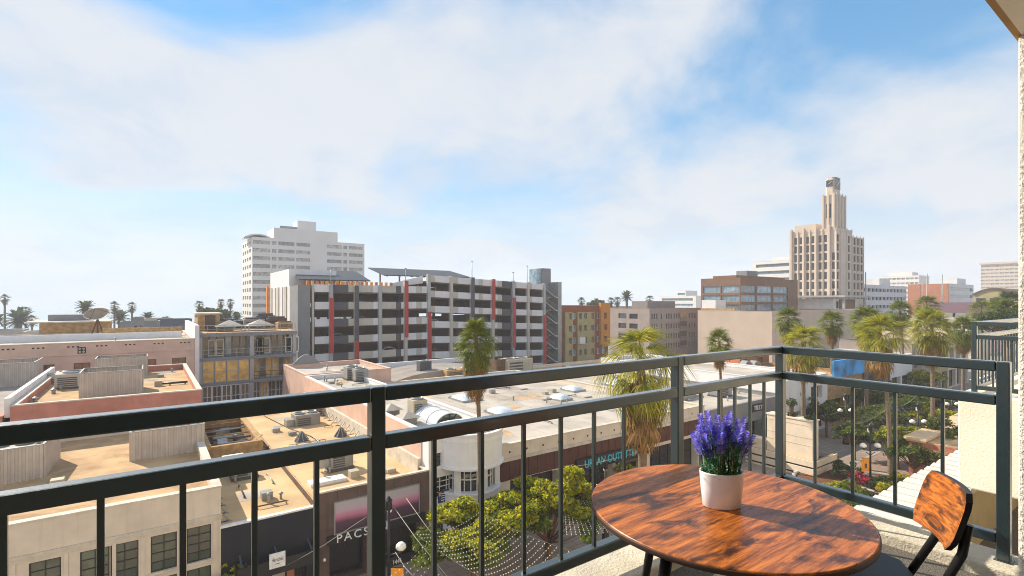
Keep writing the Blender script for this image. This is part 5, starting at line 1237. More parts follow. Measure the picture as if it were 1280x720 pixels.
# equipment on the sandy roof
zS = 4.48; zC = 4.86
def at(px, py, z): return onZ(px, py, z)
x, y = at(424, 585, zC); ac('grey packaged unit with ducts on the brown shop roof', x, y, zC, 1.5, 1.3, 1.25, 'ac_grey', .05, 1)
x, y = at(382, 535, zS); ac('grey unit with side duct in the middle of the sandy roof', x, y, zS, 2.2, 1.6, 1.4, 'ac_grey', .05, 2)
x, y = at(379, 519, zC); ac('small tan unit behind the middle unit of the sandy roof', x + 1.5, y, zC, 1.4, 1.4, 1.3, 'ac_beige', 0, 1, False)
x, y = at(305, 597, zS); ac('flat dark condenser at the cream building edge of the sandy roof', x, y, zS, 1.5, 1.0, .7, 'ac_grey', 0, 2, False)
x, y = at(409, 603, zC); single('roof_hatch', MB().box(x - 1.1, x + 1.1, y - .45, y + .45, zC - .02, zC + .22), M['white_paint'], 'flat white roof hatch on the brown shop roof', 'hatch', None, .03)
for i, (px, py) in enumerate(((377, 551), (426, 545))):
    x, y = at(px, py, zC); r = thing('vent_cone', 'small dark ribbed cone vent on the sandy roof', 'vent', (x, y, zC - .4), 0, 'cone vents on the sandy roof')
    part('cone', MB().lathe([(.55, -.4), (.55, .05), (.05, .75)], 8, (x, y, zC), smooth=False), M['conc_dark'], r)
    for k in range(8):
        a = k * math.pi / 4; part('rib', MB().bar((x + .56 * math.cos(a), y + .56 * math.sin(a), zC + .06), (x + .06 * math.cos(a), y + .06 * math.sin(a), zC + .78), .06), M['galv'], r)
# sunken equipment yard with timber frame at the cream building edge
yx0, yx1, yy0, yy1 = 3.5, 7.3, 43.5, 53.5
Yd = thing('equipment_well', 'timber framed equipment well full of pipes on the sandy roof', 'equipment', ((yx0 + yx1) / 2, 48, zS - .01))
for (a, b, c, d) in ((yx0, yx0 + .35, yy0, yy1), (yx1 - .35, yx1, yy0, yy1), (yx0 + .351, yx1 - .351, yy0, yy0 + .35), (yx0 + .351, yx1 - .351, yy1 - .35, yy1)):
    part('kerb_wall', MB().box(a, b, c, d, zS - .01, zS + 1.05), M['timber'], Yd, .02)
part('well_floor', MB().quad((yx0 + .36, yy0 + .36, zS + .01), (yx1 - .36, yy0 + .36, zS + .01), (yx1 - .36, yy1 - .36, zS + .01), (yx0 + .36, yy1 - .36, zS + .01)), M['dark_void'], Yd)
rr2 = random.Random(3)
for k in range(9):
    x, y = rr2.uniform(yx0 + .7, yx1 - .8), rr2.uniform(yy0 + .7, yy1 - .9); h = rr2.uniform(.3, .9)
    part('machine', MB().box(x - .35, x + .35, y - .4, y + .4, zS + .012, zS + h), M[rr2.choice(['ac_grey', 'ac_beige', 'timber_dark', 'galv'])], Yd, .03)
for k in range(7):
    y = yy0 + .8 + k * 1.25; part('pipe', MB().tube([(yx0 + .4, y, zS + .7 + .04 * k), (yx1 - .4, y + rr2.uniform(-.5, .5), zS + .72 + .04 * k)], .07, 6), M[('timber', 'galv', 'timber_dark')[k % 3]], Yd)
part('plank', MB().bar((yx0 + 1.5, yy0 - .6, zS + .2), (yx1 + .1, yy0 + 1.4, zS + 1.15), .3, .06), M['timber'], Yd)
single('roof_crate', MB().box(yx0 + .9, yx0 + 2.3, yy0 - 1.7, yy0 - .7, zS - .02, zS + .5), M['white_paint'], 'white crate standing in front of the timber equipment well', 'crate', None, .03)
# parapet braces: small steel Y struts along both edges of the sandy roof
def brace(label, x, y, z, s, grp):
    r = thing('parapet_brace', label, 'brace', (x, y, z), 0, grp)
    part('strut', MB().bar((x, y, z), (x + s * .55, y, z + .02), .06, .06), M['dark_trim'], r)
    part('strut', MB().bar((x + s * .5, y, z + .02), (x + s * .02, y, z + .62), .06, .06), M['galv'], r)
    part('foot', MB().box(x + s * .5 - .1, x + s * .5 + .1, y - .08, y + .08, z - .02, z + .04), M['galv'], r)
for k in range(8): brace('small steel strut bracing the cream building wall on the sandy roof', xa + .02, 31.2 + k * 1.25, zS, 1, 'struts along the cream building wall')
for k in range(12): brace('small steel strut bracing the pink side wall on the brown shop roof', xc - .22, 40 + k * 1.25, zC, -1, 'struts along the pink side wall')
for k in range(6): brace('small steel strut along the kerb of the equipment well', yx1 + .02, 44.5 + k * 1.2, zS, 1, 'struts along the equipment well')
part('parapet', MB().box(xc - .30, xc - .07, 31, 61.5, 4.85, 5.9), M['cream_coping'], C)
part('roof_seam', MB().box(xb + .05, xb + .12, 30.2, 61.8, 4.86, 4.90), M['roof_tan'], C)
part('roof_cable', MB().tube([(9.2, 61, 4.9), (9.5, 55, 4.9), (10.3, 49, 4.9), (11.2, 45, 4.9), (11.4, 43, 4.9)], .05, 5), M['timber_dark'], C)
# units on the white corner building
zD = 7.2
for i, (px, py, lb) in enumerate(((489, 519, 'pyramid capped white vent on the white corner roof near the brown shop'), (510, 529, 'pyramid capped white vent on the white corner roof near the barrel skylight'))):
    x, y = at(px, py, zD); r = thing('capped_vent', lb, 'vent', (x, y, zD - .02), 0, 'pyramid capped vents')
    part('box', MB().box(x - .5, x + .5, y - .5, y + .5, zD - .02, zD + .5), M['ac_grey'], r)
    part('cap', MB().add([(x - .75, y - .75, zD + .5), (x + .75, y - .75, zD + .5), (x + .75, y + .75, zD + .5), (x - .75, y + .75, zD + .5), (x, y, zD + .95)], [(0, 1, 4), (1, 2, 4), (2, 3, 4), (3, 0, 4), (3, 2, 1, 0)]), M['roof_white'], r)
x, y = at(516, 520, zD); ac('square condenser with a round fan on the white corner roof', x + .4, y, zD, 1.2, 1.2, 1.3, 'ac_beige', 0, 1, False)
for px, py, lb in ((437, 468, 'grey twin fan unit on the pink building roof below the garage'), (452, 470, 'second grey unit on the pink building roof below the garage'), (487, 464, 'tan box unit on the barrel building edge')):
    pass
# pink block at the back of the white corner building with an arched gable
Pb = thing('pink_back_building', 'low pink building with a small arched gable below the garage', 'building', (19, 68, 0))
shell(Pb, 14.9, 25.4, 62.2, 74, 7.7, M['pink_wall'], M['roof_white'], .5, (), (), t=.3)
ga = MB(); ga.add([(16 + 3.6 * j / 12, 73.6, 7.7 + 1.3 * math.sin(math.pi * j / 12)) for j in range(13)] + [(16 + 3.6 * j / 12, 73.95, 7.7 + 1.3 * math.sin(math.pi * j / 12)) for j in range(13)], [tuple(range(13)), tuple(range(25, 12, -1))] + [(j, j + 13, j + 14, j + 1) for j in range(12)]); part('arched_gable', ga, M['conc_grey'], Pb)
x, y = onZ(440, 474, 7.2); ac('grey twin fan unit on the pink building roof below the garage', x, y, 7.2, 1.6, 1.4, 1.5, 'ac_grey', 0, 1, False)
x, y = onZ(450, 476, 7.2); ac('second grey unit on the pink building roof below the garage', x, y, 7.2, 1.5, 1.4, 1.4, 'ac_grey', 0, 1, False)
# units beyond the barrel roof
x, y = onZ(612, 464, 4.2); ac('large tan packaged unit on the flat roof beside the timber slat enclosure', x, 66.5, 4.2, 5.0, 2.6, onY(612, 456, 66)[1] - 4.2 + .6, 'ac_beige', 0, 2, False)
x, y = onY(573, 470, 63.5); ac('long tan timber crate unit beside the palm on the flat roof', x, 63.6, 5.2, 4.4, 1.6, 1.5, 'timber', 0, 2, False)
x, y = onY(532, 462, 66); ac('small grey twin unit on the barrel roof ridge', x, 66.5, 6.3, 1.8, 1.2, 1.5, 'conc_dark', 0, 1, False)
# pieces on the grey fascia shop roof
x, y = onZ(905, 460, 4.9); ac('dark box unit on the grey fascia shop roof', x, y, 4.9, 3.2, 2.4, 1.6, 'timber_dark', 0, 1, False)
x, y = onZ(900, 495, 4.9); ac('blue grey louvered unit on the grey fascia shop roof', x, y, 4.9, 2.2, 1.8, 1.5, 'galv', 0, 2, False)
for i, px in enumerate((929, 940)):
    x, y = onZ(px, 468, 4.9)
    r = thing('curved_duct', ('curved galvanised duct hood on the fascia shop roof', 'second curved galvanised duct hood beside the first')[i], 'duct', (x, y, 4.88))
    d = MB()
    pts = [(x - 1.6, y, 5.1), (x - .8, y, 5.3), (x - .2, y, 6.2), (x + .5, y, 6.8), (x + 1.3, y, 6.6), (x + 1.7, y, 5.7), (x + 1.7, y, 4.9)]
    for a, b in zip(pts, pts[1:]): d.bar(a, b, 1.0, .5)
    part('hood', d, M['galv'], r); part('stand', MB().box(x - 1.5, x - 1.2, y - .4, y + .4, 4.88, 5.2), M['galv'], r); part('stand', MB().box(x + 1.45, x + 1.95, y - .3, y + .3, 4.88, 5.0), M['galv'], r)

def clutter(root, x0, x1, y0, y1, z, seed, n, patches, avoid=()):
    """small vents, pipe runs and repair patches that belong to a roof"""
    rg = random.Random(seed)
    def free(x, y, m=.8): return all(not (a - m < x < b + m and c - m < y < d + m) for a, b, c, d in avoid)
    k = 0
    while k < n:
        k += 1; x, y = rg.uniform(x0 + .6, x1 - .6), rg.uniform(y0 + .8, y1 - .8)
        if not free(x, y): continue
        t = rg.random()
        if t < .45:
            h = rg.uniform(.25, .6); v = part('roof_vent', MB().tube([(x, y, z - .01), (x, y, z + h)], .07, 8), M['galv'], root); part('vent_cap', MB().lathe([(.14, 0), (.13, .05), (.03, .13)], 8, (x, y, z + h)), M['galv'], v)
        elif t < .7: part('roof_vent', MB().box(x - .3, x + .3, y - .3, y + .3, z - .01, z + rg.uniform(.2, .5)), M[rg.choice(['galv', 'ac_beige', 'ac_grey'])], root, .03)
        else:
            L = rg.uniform(1.2, 3.2); d = rg.choice([(1, 0), (0, 1)]); b = (min(max(x + d[0] * L, x0 + .4), x1 - .4), min(max(y + d[1] * L, y0 + .4), y1 - .4))
            part('roof_pipe', MB().tube([(x, y, z + .01), (x, y, z + .16), (b[0], b[1], z + .16), (b[0], b[1], z + .01)], .04, 6), M[rg.choice(['galv', 'timber_dark', 'dark_trim'])], root)
    for k in range(patches):
        w, d = rg.uniform(.6, 2.4), rg.uniform(.6, 2.6); x, y = rg.uniform(x0 + .5, x1 - .5 - w), rg.uniform(y0 + .6, y1 - .6 - d)
        if w > 0: part('roof_patch', MB().box(x, x + w, y, y + d, z - .005, z + .006 + .002 * (k % 4)), M[rg.choice(['roof_tan', 'roof_grey', 'roof_white', 'roof_sand'])], root)
clutter(A, -12, xa - .5, 30.6, 48.5, 6.2, 1, 16, 5, ((-9, 2.9, 38, 47),))
clutter(Rb, RX0 + .4, RX1 - .4, RY0 + .5, RY1 - .5, 8.45, 2, 10, 4, ((-6.5, 1.6, 50, 62),))
clutter(B, xa + .3, xb - .3, 31, 43, 4.48, 3, 8, 3)
clutter(C, xb + .4, xc - .7, 31, 60, 4.86, 4, 18, 5)
clutter(D, xc + .5, xd - .4, 38.5, 61, 7.2, 5, 12, 4)
clutter(Eb, xd + .6, xe - .6, 31, 61, 5.5, 6, 34, 12)
clutter(Fs, xe + .6, 60.4, 31, 59, 4.9, 7, 20, 7)
clutter(G, -45, GX1 - .8, 79, 87.5, 11.15, 8, 16, 3)
clutter(L_, 46.6, 87.4, 63.6, 72.4, 4.2, 9, 22, 5)
clutter(Pb, 15.4, 25, 62.8, 73, 7.2, 10, 8, 2)
part('window_poster', MB().box(5.55, 6.2, 30.42, 30.435, .35, 1.7), M['conc_beige'], B); part('window_poster', MB().box(6.3, 6.7, 30.42, 30.435, .5, 1.6), M['brick_orange'], B)

# ------------------------------------------------------------------ vegetation
def fan_leaf(rng, L=1.0, nb=18, spread=150, pet=.75, droop=.35):
    """one fan palm leaf in its own frame: stalk along +Y, blades fanned in the XY plane; returns V, F(quads)"""
    V = []; F = []
    def quad_strip(rows):
        b = len(V)
        for r in rows: V.extend(r)
        for i in range(len(rows) - 1): F.append((b + 2 * i, b + 2 * i + 1, b + 2 * i + 3, b + 2 * i + 2))
    P = pet * L
    quad_strip([[(-.025, 0, 0), (.025, 0, 0)], [(-.02, P * .5, .04), (.02, P * .5, .04)], [(-.015, P, .02), (.015, P, .02)]])
    dth = math.radians(spread) / nb
    for i in range(nb):
        th = (i + .5) * dth - math.radians(spread) / 2 + rng.uniform(-.03, .03)
        l = L * (1 - .25 * abs(th) / 1.4) * rng.uniform(.88, 1.06); dr = droop * rng.uniform(.6, 1.5)
        c, s = math.cos(th), math.sin(th); rows = []
        for k, (t, wf) in enumerate(((.04, 1.0), (.38, 1.15), (.68, .8), (1.0, .05))):
            r = l * t; hw = max(.006, min(r, l * .45) * dth * .5 * wf)
            z = .06 * (1 if i % 2 else -1) * t * (1 - t) * 2 - dr * l * max(0, t - .35) ** 2 * 2.2
            rr_ = r - dr * l * .25 * max(0, t - .4)
            rows.append([(s * rr_ - c * hw, P + c * rr_ + s * hw, z - .02 * k), (s * rr_ + c * hw, P + c * rr_ - s * hw, z - .02 * k)])
        quad_strip(rows)
    return np.array(V), np.array(F)
def euler_np(rx, rz):
    return np.array(Matrix.Rotation(rz, 3, 'Z') @ Matrix.Rotation(rx, 3, 'X'))
PF = {}
def frond_mesh(kind, i, m):
    key = (kind, i, m.name)
    if key not in PF:
        rng = random.Random(hash((kind, i)) % 1000 if False else i * 7 + {'green': 1, 'long': 2}[kind])
        V, F = fan_leaf(rng, 1.0, 22, 175 if kind == 'green' else 150, .6 if kind == 'green' else .85, .4 if kind == 'green' else .8)
        PF[key] = npmesh('frond', V, F, m)
    return PF[key]
def trunk_mesh(h, r0, r1, lean, seed):
    rng = random.Random(seed); n = max(8, int(h / .55)); pts = []; rad = []
    for i in range(n + 1):
        t = i / n; pts.append((lean[0] * t * t, lean[1] * t * t, h * t)); rad.append((r0 + (r1 - r0) * min(1, t * 1.6)) * (1 + .05 * (i % 2)) + (r0 * .35 * max(0, 1 - t * 9)))
    return MB().tube(pts, rad, 10)
def palm(label, x, y, h, L, ng=50, nd=40, kind='green', mg='palm_green', r=.2, lean=(0, 0), seed=1, separate=False, skirt=1.6, zbase=0.0, squash=1.0, stem=1.0, low=-45, dl=.75, dead_el=(-38, -84)):
    rng = random.Random(seed)
    t = thing('palm_tree', label, 'palm tree', (x, y, zbase), 0, None, True)
    part('trunk', trunk_mesh(h, r * 1.25, r, lean, seed), M['trunk_palm'], t)
    top = Vector((lean[0], lean[1], h)); Vs = []; Fs = []; k = 0
    for i in range(ng):
        f = (i + .5) / ng; el = math.radians(84 - (84 - low) * f ** 1.1 + rng.uniform(-9, 9)); az = i * 2.39996 + rng.uniform(-.25, .25)
        sc = L * (0.62 + .38 * min(1, f * 2.2)) * rng.uniform(.75, 1.15)
        base = top + Vector((0, 0, .35 - stem * f))
        if separate:
            o = link('frond', frond_mesh(kind, i % 5, M[mg]), None, t, base)
            o.rotation_euler = (el, 0, az); o.scale = (sc * squash, sc * squash, sc); o.rotation_euler.rotate_axis('Y', rng.uniform(-.5, .5))
        else:
            V, F = fan_leaf(rng, sc, 13, 170, .6, .4); V = V @ euler_np(el, az).T + np.array(base); Vs.append(V); Fs.append(F + k); k += len(V)
    if not separate: link('crown', npmesh('crown', np.vstack(Vs), np.vstack(Fs), M[mg]), None, t)
    Vs = []; Fs = []; k = 0
    nd = int(nd * 1.6)
    for i in range(nd):
        f = (i + .5) / nd; el = math.radians(dead_el[0] + (dead_el[1] - dead_el[0]) * rng.random()); az = i * 2.39996 + rng.uniform(-.3, .3)
        sc = L * dl * rng.uniform(.75, 1.15); base = top + Vector((math.sin(-az) * r * .5, math.cos(az) * r * .5, -.25 - stem * .35 - skirt * f))
        V, F = fan_leaf(rng, sc, 9, 90, .55, .5); V = V @ euler_np(el, az).T + np.array(base); Vs.append(V); Fs.append(F + k); k += len(V)
    if nd: o = link('dead_skirt', npmesh('dead_skirt', np.vstack(Vs), np.vstack(Fs), M['palm_dead']), None, t); o['kind'] = 'stuff'
    return t
# palms of the promenade
def gp(px, depth):      # ground position from picture column and distance
    r = ray(px, 377); return r[0] * depth, r[1] * depth
x, y = gp(601, 31.5); palm('slim fan palm with a tight oval crown before the white corner building', x, y, 14.2, .95, 78, 120, 'green', 'palm_green', .13, (-.35, 0), 3, True, 1.7, stem=1.7, low=-55, dl=1.0)
x, y = gp(804, 30.0); palm('fan palm with wide drooping yellow green fronds before the long shop', x, y, 13.0, 1.55, 44, 120, 'long', 'palm_bright', .24, (-.2, 0), 4, True, 2.6, stem=1.6, low=-50, dl=.95, dead_el=(-42, -86))
x, y = gp(903, 50.5); palm('slim fan palm before the grey fascia shop', x, y, 12.4, 1.1, 48, 50, 'green', 'palm_green', .12, (-.3, .2), 5, True, 1.2)
x, y = gp(1004, 52); palm('broad fan palm growing behind the cream kiosk', x, y, 12.2, 1.75, 44, 70, 'green', 'palm_bright', .2, (0, 0), 6, True, 1.6, stem=1.3, low=-60)
x, y = gp(985, 66); palm('dark fan palm partly hidden behind the one at the kiosk', x, y, 14.2, 1.35, 54, 44, 'green', 'palm_green', .2, (0, 0), 7, False, 1.4)
x, y = gp(1040, 74); palm('fan palm above the blue mural', x, y, 13.4, 1.5, 54, 44, 'green', 'palm_green', .2, (0, 0), 8, False, 1.4)
x, y = gp(1113, 47); palm('leaning fan palm whose bare trunk crosses the planted beds', x, y, 13.5, 1.65, 42, 80, 'green', 'palm_bright', .17, (-1.1, .5), 9, True, 1.9, stem=1.0, low=-35)
x, y = gp(1083, 62); palm('dark green fan palm behind the leaning one', x, y, 14.0, 1.6, 56, 50, 'green', 'palm_green', .2, (0, 0), 10, False, 1.6)
x, y = gp(1166, 56); palm('tall golden fan palm with a thick skirt before the far shops', x, y, 13.9, 1.85, 50, 90, 'green', 'palm_bright', .18, (-.3, 0), 12, True, 2.2, stem=1.5, low=-58)
x, y = gp(1130, 84); palm('slim leaning fan palm before the white parking block', x, y, 14.8, 1.6, 50, 30, 'green', 'palm_green', .18, (-.9, .3), 13, False, 1.0)
x, y = gp(1158, 95); palm('fan palm behind the tall golden one', x, y, 15.8, 1.7, 50, 30, 'green', 'palm_green', .2, (0, 0), 14, False, 1.0)
x, y = gp(1204, 70); palm('fan palm beside the neighbouring balcony post', x, y, 12.6, 1.6, 54, 50, 'green', 'palm_green', .2, (0, 0), 15, False, 1.4)
x, y = gp(1227, 110); palm('dark fan palm in front of the pink wall', x, y, 14.6, 2.0, 50, 30, 'green', 'palm_green', .2, (0, 0), 16, False, 1.0)
x, y = gp(1255, 85); palm('broad dark palm above the neighbouring railing', x, y, 14.6, 2.2, 56, 20, 'green', 'palm_green', .22, (0, 0), 17, False, 1.0)
x, y = gp(1262, 100); palm('second broad dark palm above the neighbouring railing', x, y, 16.2, 2.3, 56, 20, 'green', 'palm_far', .22, (0, 0), 18, False, 1.0)
# skyline palms
def sky_palm(label, px, pyt, d, L, seed, feather=False, r=.3):
    x, y = gp(px, d); h = E + (377 - pyt) / FPX * d - L * (1.45 if feather else 1.2)
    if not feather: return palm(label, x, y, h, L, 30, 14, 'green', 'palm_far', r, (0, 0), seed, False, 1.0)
    rng = random.Random(seed); t = thing('palm_tree', label, 'palm tree', (x, y, 0), 0, None, True)
    part('trunk', trunk_mesh(h, r * 1.6, r * 1.4, (0, 0), seed), M['trunk_palm'], t)
    Vs = []; Fs = []; k = 0
    for i in range(44):
        f = (i + .5) / 44; el = math.radians(78 - 108 * f + rng.uniform(-6, 6)); az = i * 2.39996; ln_ = L * rng.uniform(1.5, 1.9); V = []; F = []
        for j in range(16):
            s = (j + .5) / 16; yy, zz = ln_ * s, -.32 * ln_ * s * s
            for sg in (-1, 1):
                b = len(V); w_ = .42 * L * (1 - .6 * abs(s - .45)) ; V += [(0, yy, zz), (0, yy + ln_ / 11, zz), (sg * w_, yy + ln_ / 5, zz - .12 * L), (sg * w_, yy + ln_ / 7, zz - .12 * L)]; F.append((b, b + 1, b + 2, b + 3))
        V = np.array(V) @ euler_np(el, az).T + np.array((0, 0, h)); Vs.append(V); Fs.append(np.array(F) + k); k += len(V)
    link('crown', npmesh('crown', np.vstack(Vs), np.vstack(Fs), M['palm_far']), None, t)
    return t
sky_palm('lone tall thin palm at the left edge of the skyline', 6, 367, 190, 1.35, 21)
sky_palm('half seen palm at the very edge of the left skyline', -4, 393, 190, 1.6, 22, True)
sky_palm('wide bushy date palm on the left skyline', 24, 388, 190, 2.5, 23, True, .6)
sky_palm('fan palm rising behind the wide date palm', 32, 382, 200, 1.5, 24)
sky_palm('smaller palm between the date palm and the tan penthouse', 40, 393, 190, 1.5, 25)
sky_palm('feathery date palm behind the satellite dish', 106.5, 377, 190, 1.7, 26, True, .55)
sky_palm('fan palm above the feathery one right of the dish', 143, 376, 190, 1.4, 27)
sky_palm('grey feathery palm right of the dish', 150, 388, 200, 1.9, 28, True, .5)
sky_palm('thin tall palm with a small head right of the dish', 165, 377, 190, 1.3, 29)
sky_palm('low feathery palm near the grey plant room', 185, 391, 190, 1.2, 30, True)
sky_palm('round headed palm left of the white hotel', 249, 375, 190, 1.3, 31)
sky_palm('thin palm left of the white hotel', 276, 373, 190, 1.2, 32)
sky_palm('thin palm closest to the white hotel', 288, 373, 190, 1.2, 33)
sky_palm('low palm at the foot of the white hotel', 284, 388, 180, 1.3, 34, True)
sky_palm('low palm beside the hotel foot', 296, 391, 180, 1.2, 35, True)
sky_palm('date palm over the taupe apartments', 783.5, 365, 230, 1.5, 36, True, .4)
sky_palm('thin palm behind the ochre corner', 727, 371, 200, 1.3, 37)
sky_palm('palm cluster head over the taupe apartments', 764, 371, 220, 1.4, 38)
sky_palm('second palm cluster head over the taupe apartments', 772, 370, 225, 1.6, 39)
sky_palm('small palm left of the pale blue block', 812, 368, 230, 1.6, 40)

def leaf_cloud(rng, centers, radii, n, size, flat=.55):
    """n leaf quads spread over ellipsoid clumps"""
    k = rng.integers(0, len(centers), n); c = centers[k]; rad = radii[k]
    d = rng.normal(size=(n, 3)); d /= np.linalg.norm(d, axis=1)[:, None]
    r = rng.random(n) ** (1 / 2.2); p = c + d * (rad * r)[:, None] * np.array([1, 1, flat])
    nr = rng.normal(size=(n, 3)) + np.array([0, 0, .9]); nr /= np.linalg.norm(nr, axis=1)[:, None]
    t = np.cross(nr, rng.normal(size=(n, 3))); t /= np.linalg.norm(t, axis=1)[:, None]; b = np.cross(nr, t)
    s = size * (.6 + .8 * rng.random(n))[:, None]
    V = np.stack([p - t * s, p - b * s * .45 + t * s * .1, p + t * s, p + b * s * .45 + t * s * .1], 1).reshape(-1, 3)
    return V, np.arange(4 * n).reshape(n, 4)
def tree(label, x, y, h, cr, seed, n=7000, size=.11, m='leaf_green', m2=None, trunk_h=None, flat=.42, name='tree', cat='tree', group=None, zb=0.0, nb=30, spread=1.0, r=.14):
    rng = np.random.default_rng(seed); t = thing(name, label, cat, (x, y, zb), 0, group, True)
    th = trunk_h if trunk_h is not None else h * .42; w = MB()
    w.tube([(0, 0, 0), (.05, .03, th * .5), (0, 0, th)], [r * 1.25, r, r * .9], 8)
    cs = []
    for i in range(nb):
        a = i * 2.4 + rng.uniform(-.3, .3); rr_ = cr * math.sqrt((i + .5) / nb) * rng.uniform(.75, 1.0) * spread
        z = th + (h - th) * rng.uniform(.35, .86) * (1 - .35 * (rr_ / cr) ** 2)
        tip = Vector((rr_ * math.cos(a), rr_ * math.sin(a), z)); mid = Vector((tip.x * .45, tip.y * .45, th + (z - th) * .35))
        w.tube([(0, 0, th * .93), tuple(mid), tuple(tip)], [r * .5, r * .28, r * .09], 5)
        cs.append(tuple(tip)); cs.append((tip.x * .8 + rng.uniform(-.2, .2) * cr, tip.y * .8 + rng.uniform(-.2, .2) * cr, z + cr * rng.uniform(-.05, .14))); cs.append((tip.x * 1.05 + rng.uniform(-.12, .12) * cr, tip.y * 1.05 + rng.uniform(-.12, .12) * cr, z - cr * rng.uniform(.02, .12)))
    part('trunk', w, M['bark'], t)
    cs = np.array(cs); rad = rng.uniform(.10, .25, len(cs)) * cr
    if m2:
        hi = cs[:, 2] > np.median(cs[:, 2])
        V, F = leaf_cloud(rng, cs[hi], rad[hi], n // 2, size, flat); link('crown_top', npmesh('crown_top', V, F, M[m2]), None, t)
        V, F = leaf_cloud(rng, cs, rad, n // 2, size, flat); link('crown', npmesh('crown', V, F, M[m]), None, t)
    else:
        V, F = leaf_cloud(rng, cs, rad, n, size, flat); link('crown', npmesh('crown', V, F, M[m]), None, t)
    return t
x, y = gp(612, 28.6); tree('lime green feathery street tree before the white corner building', x - .9, y + .3, 5.2, 3.2, 51, 36000, .125, 'leaf_green', 'leaf_lime', 2.0)
x, y = gp(694, 31.7); tree('forked lime green street tree before the long shop', x - .5, y, 6.6, 3.8, 52, 46000, .125, 'leaf_green', 'leaf_lime', 1.5)
x, y = gp(288, 29); x1, y1 = onZ(287, 722, 2.2); tree('low bright green tree top by the dark shop', x1, y1 + .2, 3.0, 1.0, 53, 2500, .09, 'leaf_green', 'leaf_lime', 1.2)
tr = [(783, 590, 3.0, 1.3, 'leaf_green', 'yellow green shrub tree behind the table edge', 3500), (1033, 512, 4.6, 2.6, 'leaf_dark', 'thin dark tree under the green light net', 4500), (1100, 520, 4.6, 3.0, 'leaf_dark', 'round tree beside the leaning palm trunk', 6000), (1128, 470, 5.5, 3.2, 'leaf_green', 'bushy tree before the white framed shop', 5000),
      (1158, 497, 5.2, 3.0, 'leaf_dark', 'dark tree above the brick pavilion coping', 5500), (1075, 487, 5.5, 2.8, 'leaf_green', 'light green tree under the blue mural', 4500), (1180, 500, 5.0, 2.6, 'leaf_dark', 'dark tree by the far lamp posts', 4000), (1150, 470, 5.2, 2.6, 'leaf_green', 'small tree near the crossing', 3500), (930, 520, 4.2, 1.6, 'leaf_dark', 'dark round tree before the grey fascia sign', 3500), (1068, 540, 4.0, 2.0, 'leaf_dark', 'dark tree between the kiosk and the banner lamp', 4500), (1122, 545, 4.4, 2.4, 'leaf_green', 'leafy tree right of the bare palm trunk', 5500), (1095, 498, 5.0, 2.8, 'leaf_dark', 'dark tree below the second wire net', 5000), (1048, 478, 5.2, 2.8, 'leaf_dark', 'dark tree before the mural shop', 4500), (1170, 520, 4.6, 2.6, 'leaf_green', 'leafy tree beyond the brick pavilion', 5000), (1140, 505, 5.0, 2.6, 'leaf_dark', 'dark tree left of the brick pavilion', 4500)]
for i, (px, py, h, cr, mm, lb, n_) in enumerate(tr):
    X0, Y0 = onZ(px, py, h * .72)
    tree(lb, X0, min(Y0, 28.6), h, cr, 60 + i, n_, .15, mm, 'leaf_lime' if mm == 'leaf_green' else 'leaf_green')
X0, Y0 = onZ(1143, 568, 2.4); tree('dense round clipped tree by the white tiled ledge', X0, Y0, 3.9, 2.3, 80, 8000, .13, 'leaf_dark', 'leaf_green', 1.2, .8)
X0, Y0 = onZ(1179, 543, 3.6); tree('dense green tree against the brick pavilion', X0, Y0, 5.4, 2.4, 81, 8000, .13, 'leaf_dark', 'leaf_green', 1.6, .9)
for i, (px, py, h, cr, mm) in enumerate(((1056, 585, 2.0, 1.3, 'leaf_dark'), (1046, 610, 1.2, 1.0, 'leaf_lime'), (1064, 612, 1.4, 1.3, 'leaf_green'), (1082, 600, 1.6, 1.2, 'flower_red'), (1101, 603, 1.7, 1.2, 'leaf_dark'), (1112, 610, 1.5, 1.1, 'leaf_lime'), (1092, 628, 1.2, 1.5, 'leaf_dark'), (1052, 632, 1.2, 1.6, 'leaf_green'), (1126, 598, 1.3, 1.0, 'leaf_lime'), (1040, 575, 1.5, .9, 'leaf_green'), (1070, 625, 1.3, 1.3, 'leaf_dark'))):
    X0, Y0 = onZ(px, py, h * .6)
    lb = ('dark feathery shrub next to the kiosk slats', 'yellow green shrub at the kiosk corner', 'mid green shrub below the lamp post', 'red flowering shrub at the lamp post foot', 'dark shrub left of the bare palm trunk', 'bright lime shrub at the bare palm trunk', 'dark low hedge by the bottom rail', 'green low hedge below the kiosk', 'lime shrub by the orange planter soil', 'small green shrub against the kiosk slats', 'dark shrub between the low hedges')[i]
    tree(lb, X0, Y0, h, cr, 90 + i, 2600, .11, mm, None, .3, .8, 'shrub', 'shrub', 'shrubs in the planted beds', 0, 12, 1.0, .06)
X0, Y0 = onZ(1113, 600, 0); 
bed = MB(); bx_, by_ = onZ(1060, 625, .3)
for k, (px, py, r_) in enumerate(((1058, 606, 4.2), (1112, 607, 3.2))):
    X1, Y1 = onZ(px, py, .2); pl = thing('planter_bed', ('round stone planter bed around the lamp post', 'round stone planter bed around the leaning palm')[k], 'planter', (X1, Y1, 0), 0, None, True)
    part('rim', MB().lathe([(r_, 0), (r_, .4), (r_ - .3, .4), (r_ - .3, .3)], 32), M['stone'], pl); part('soil', MB().lathe([(r_ - .31, .02), (r_ - .31, .3), (.1, .33)], 32), M['soil'], pl)
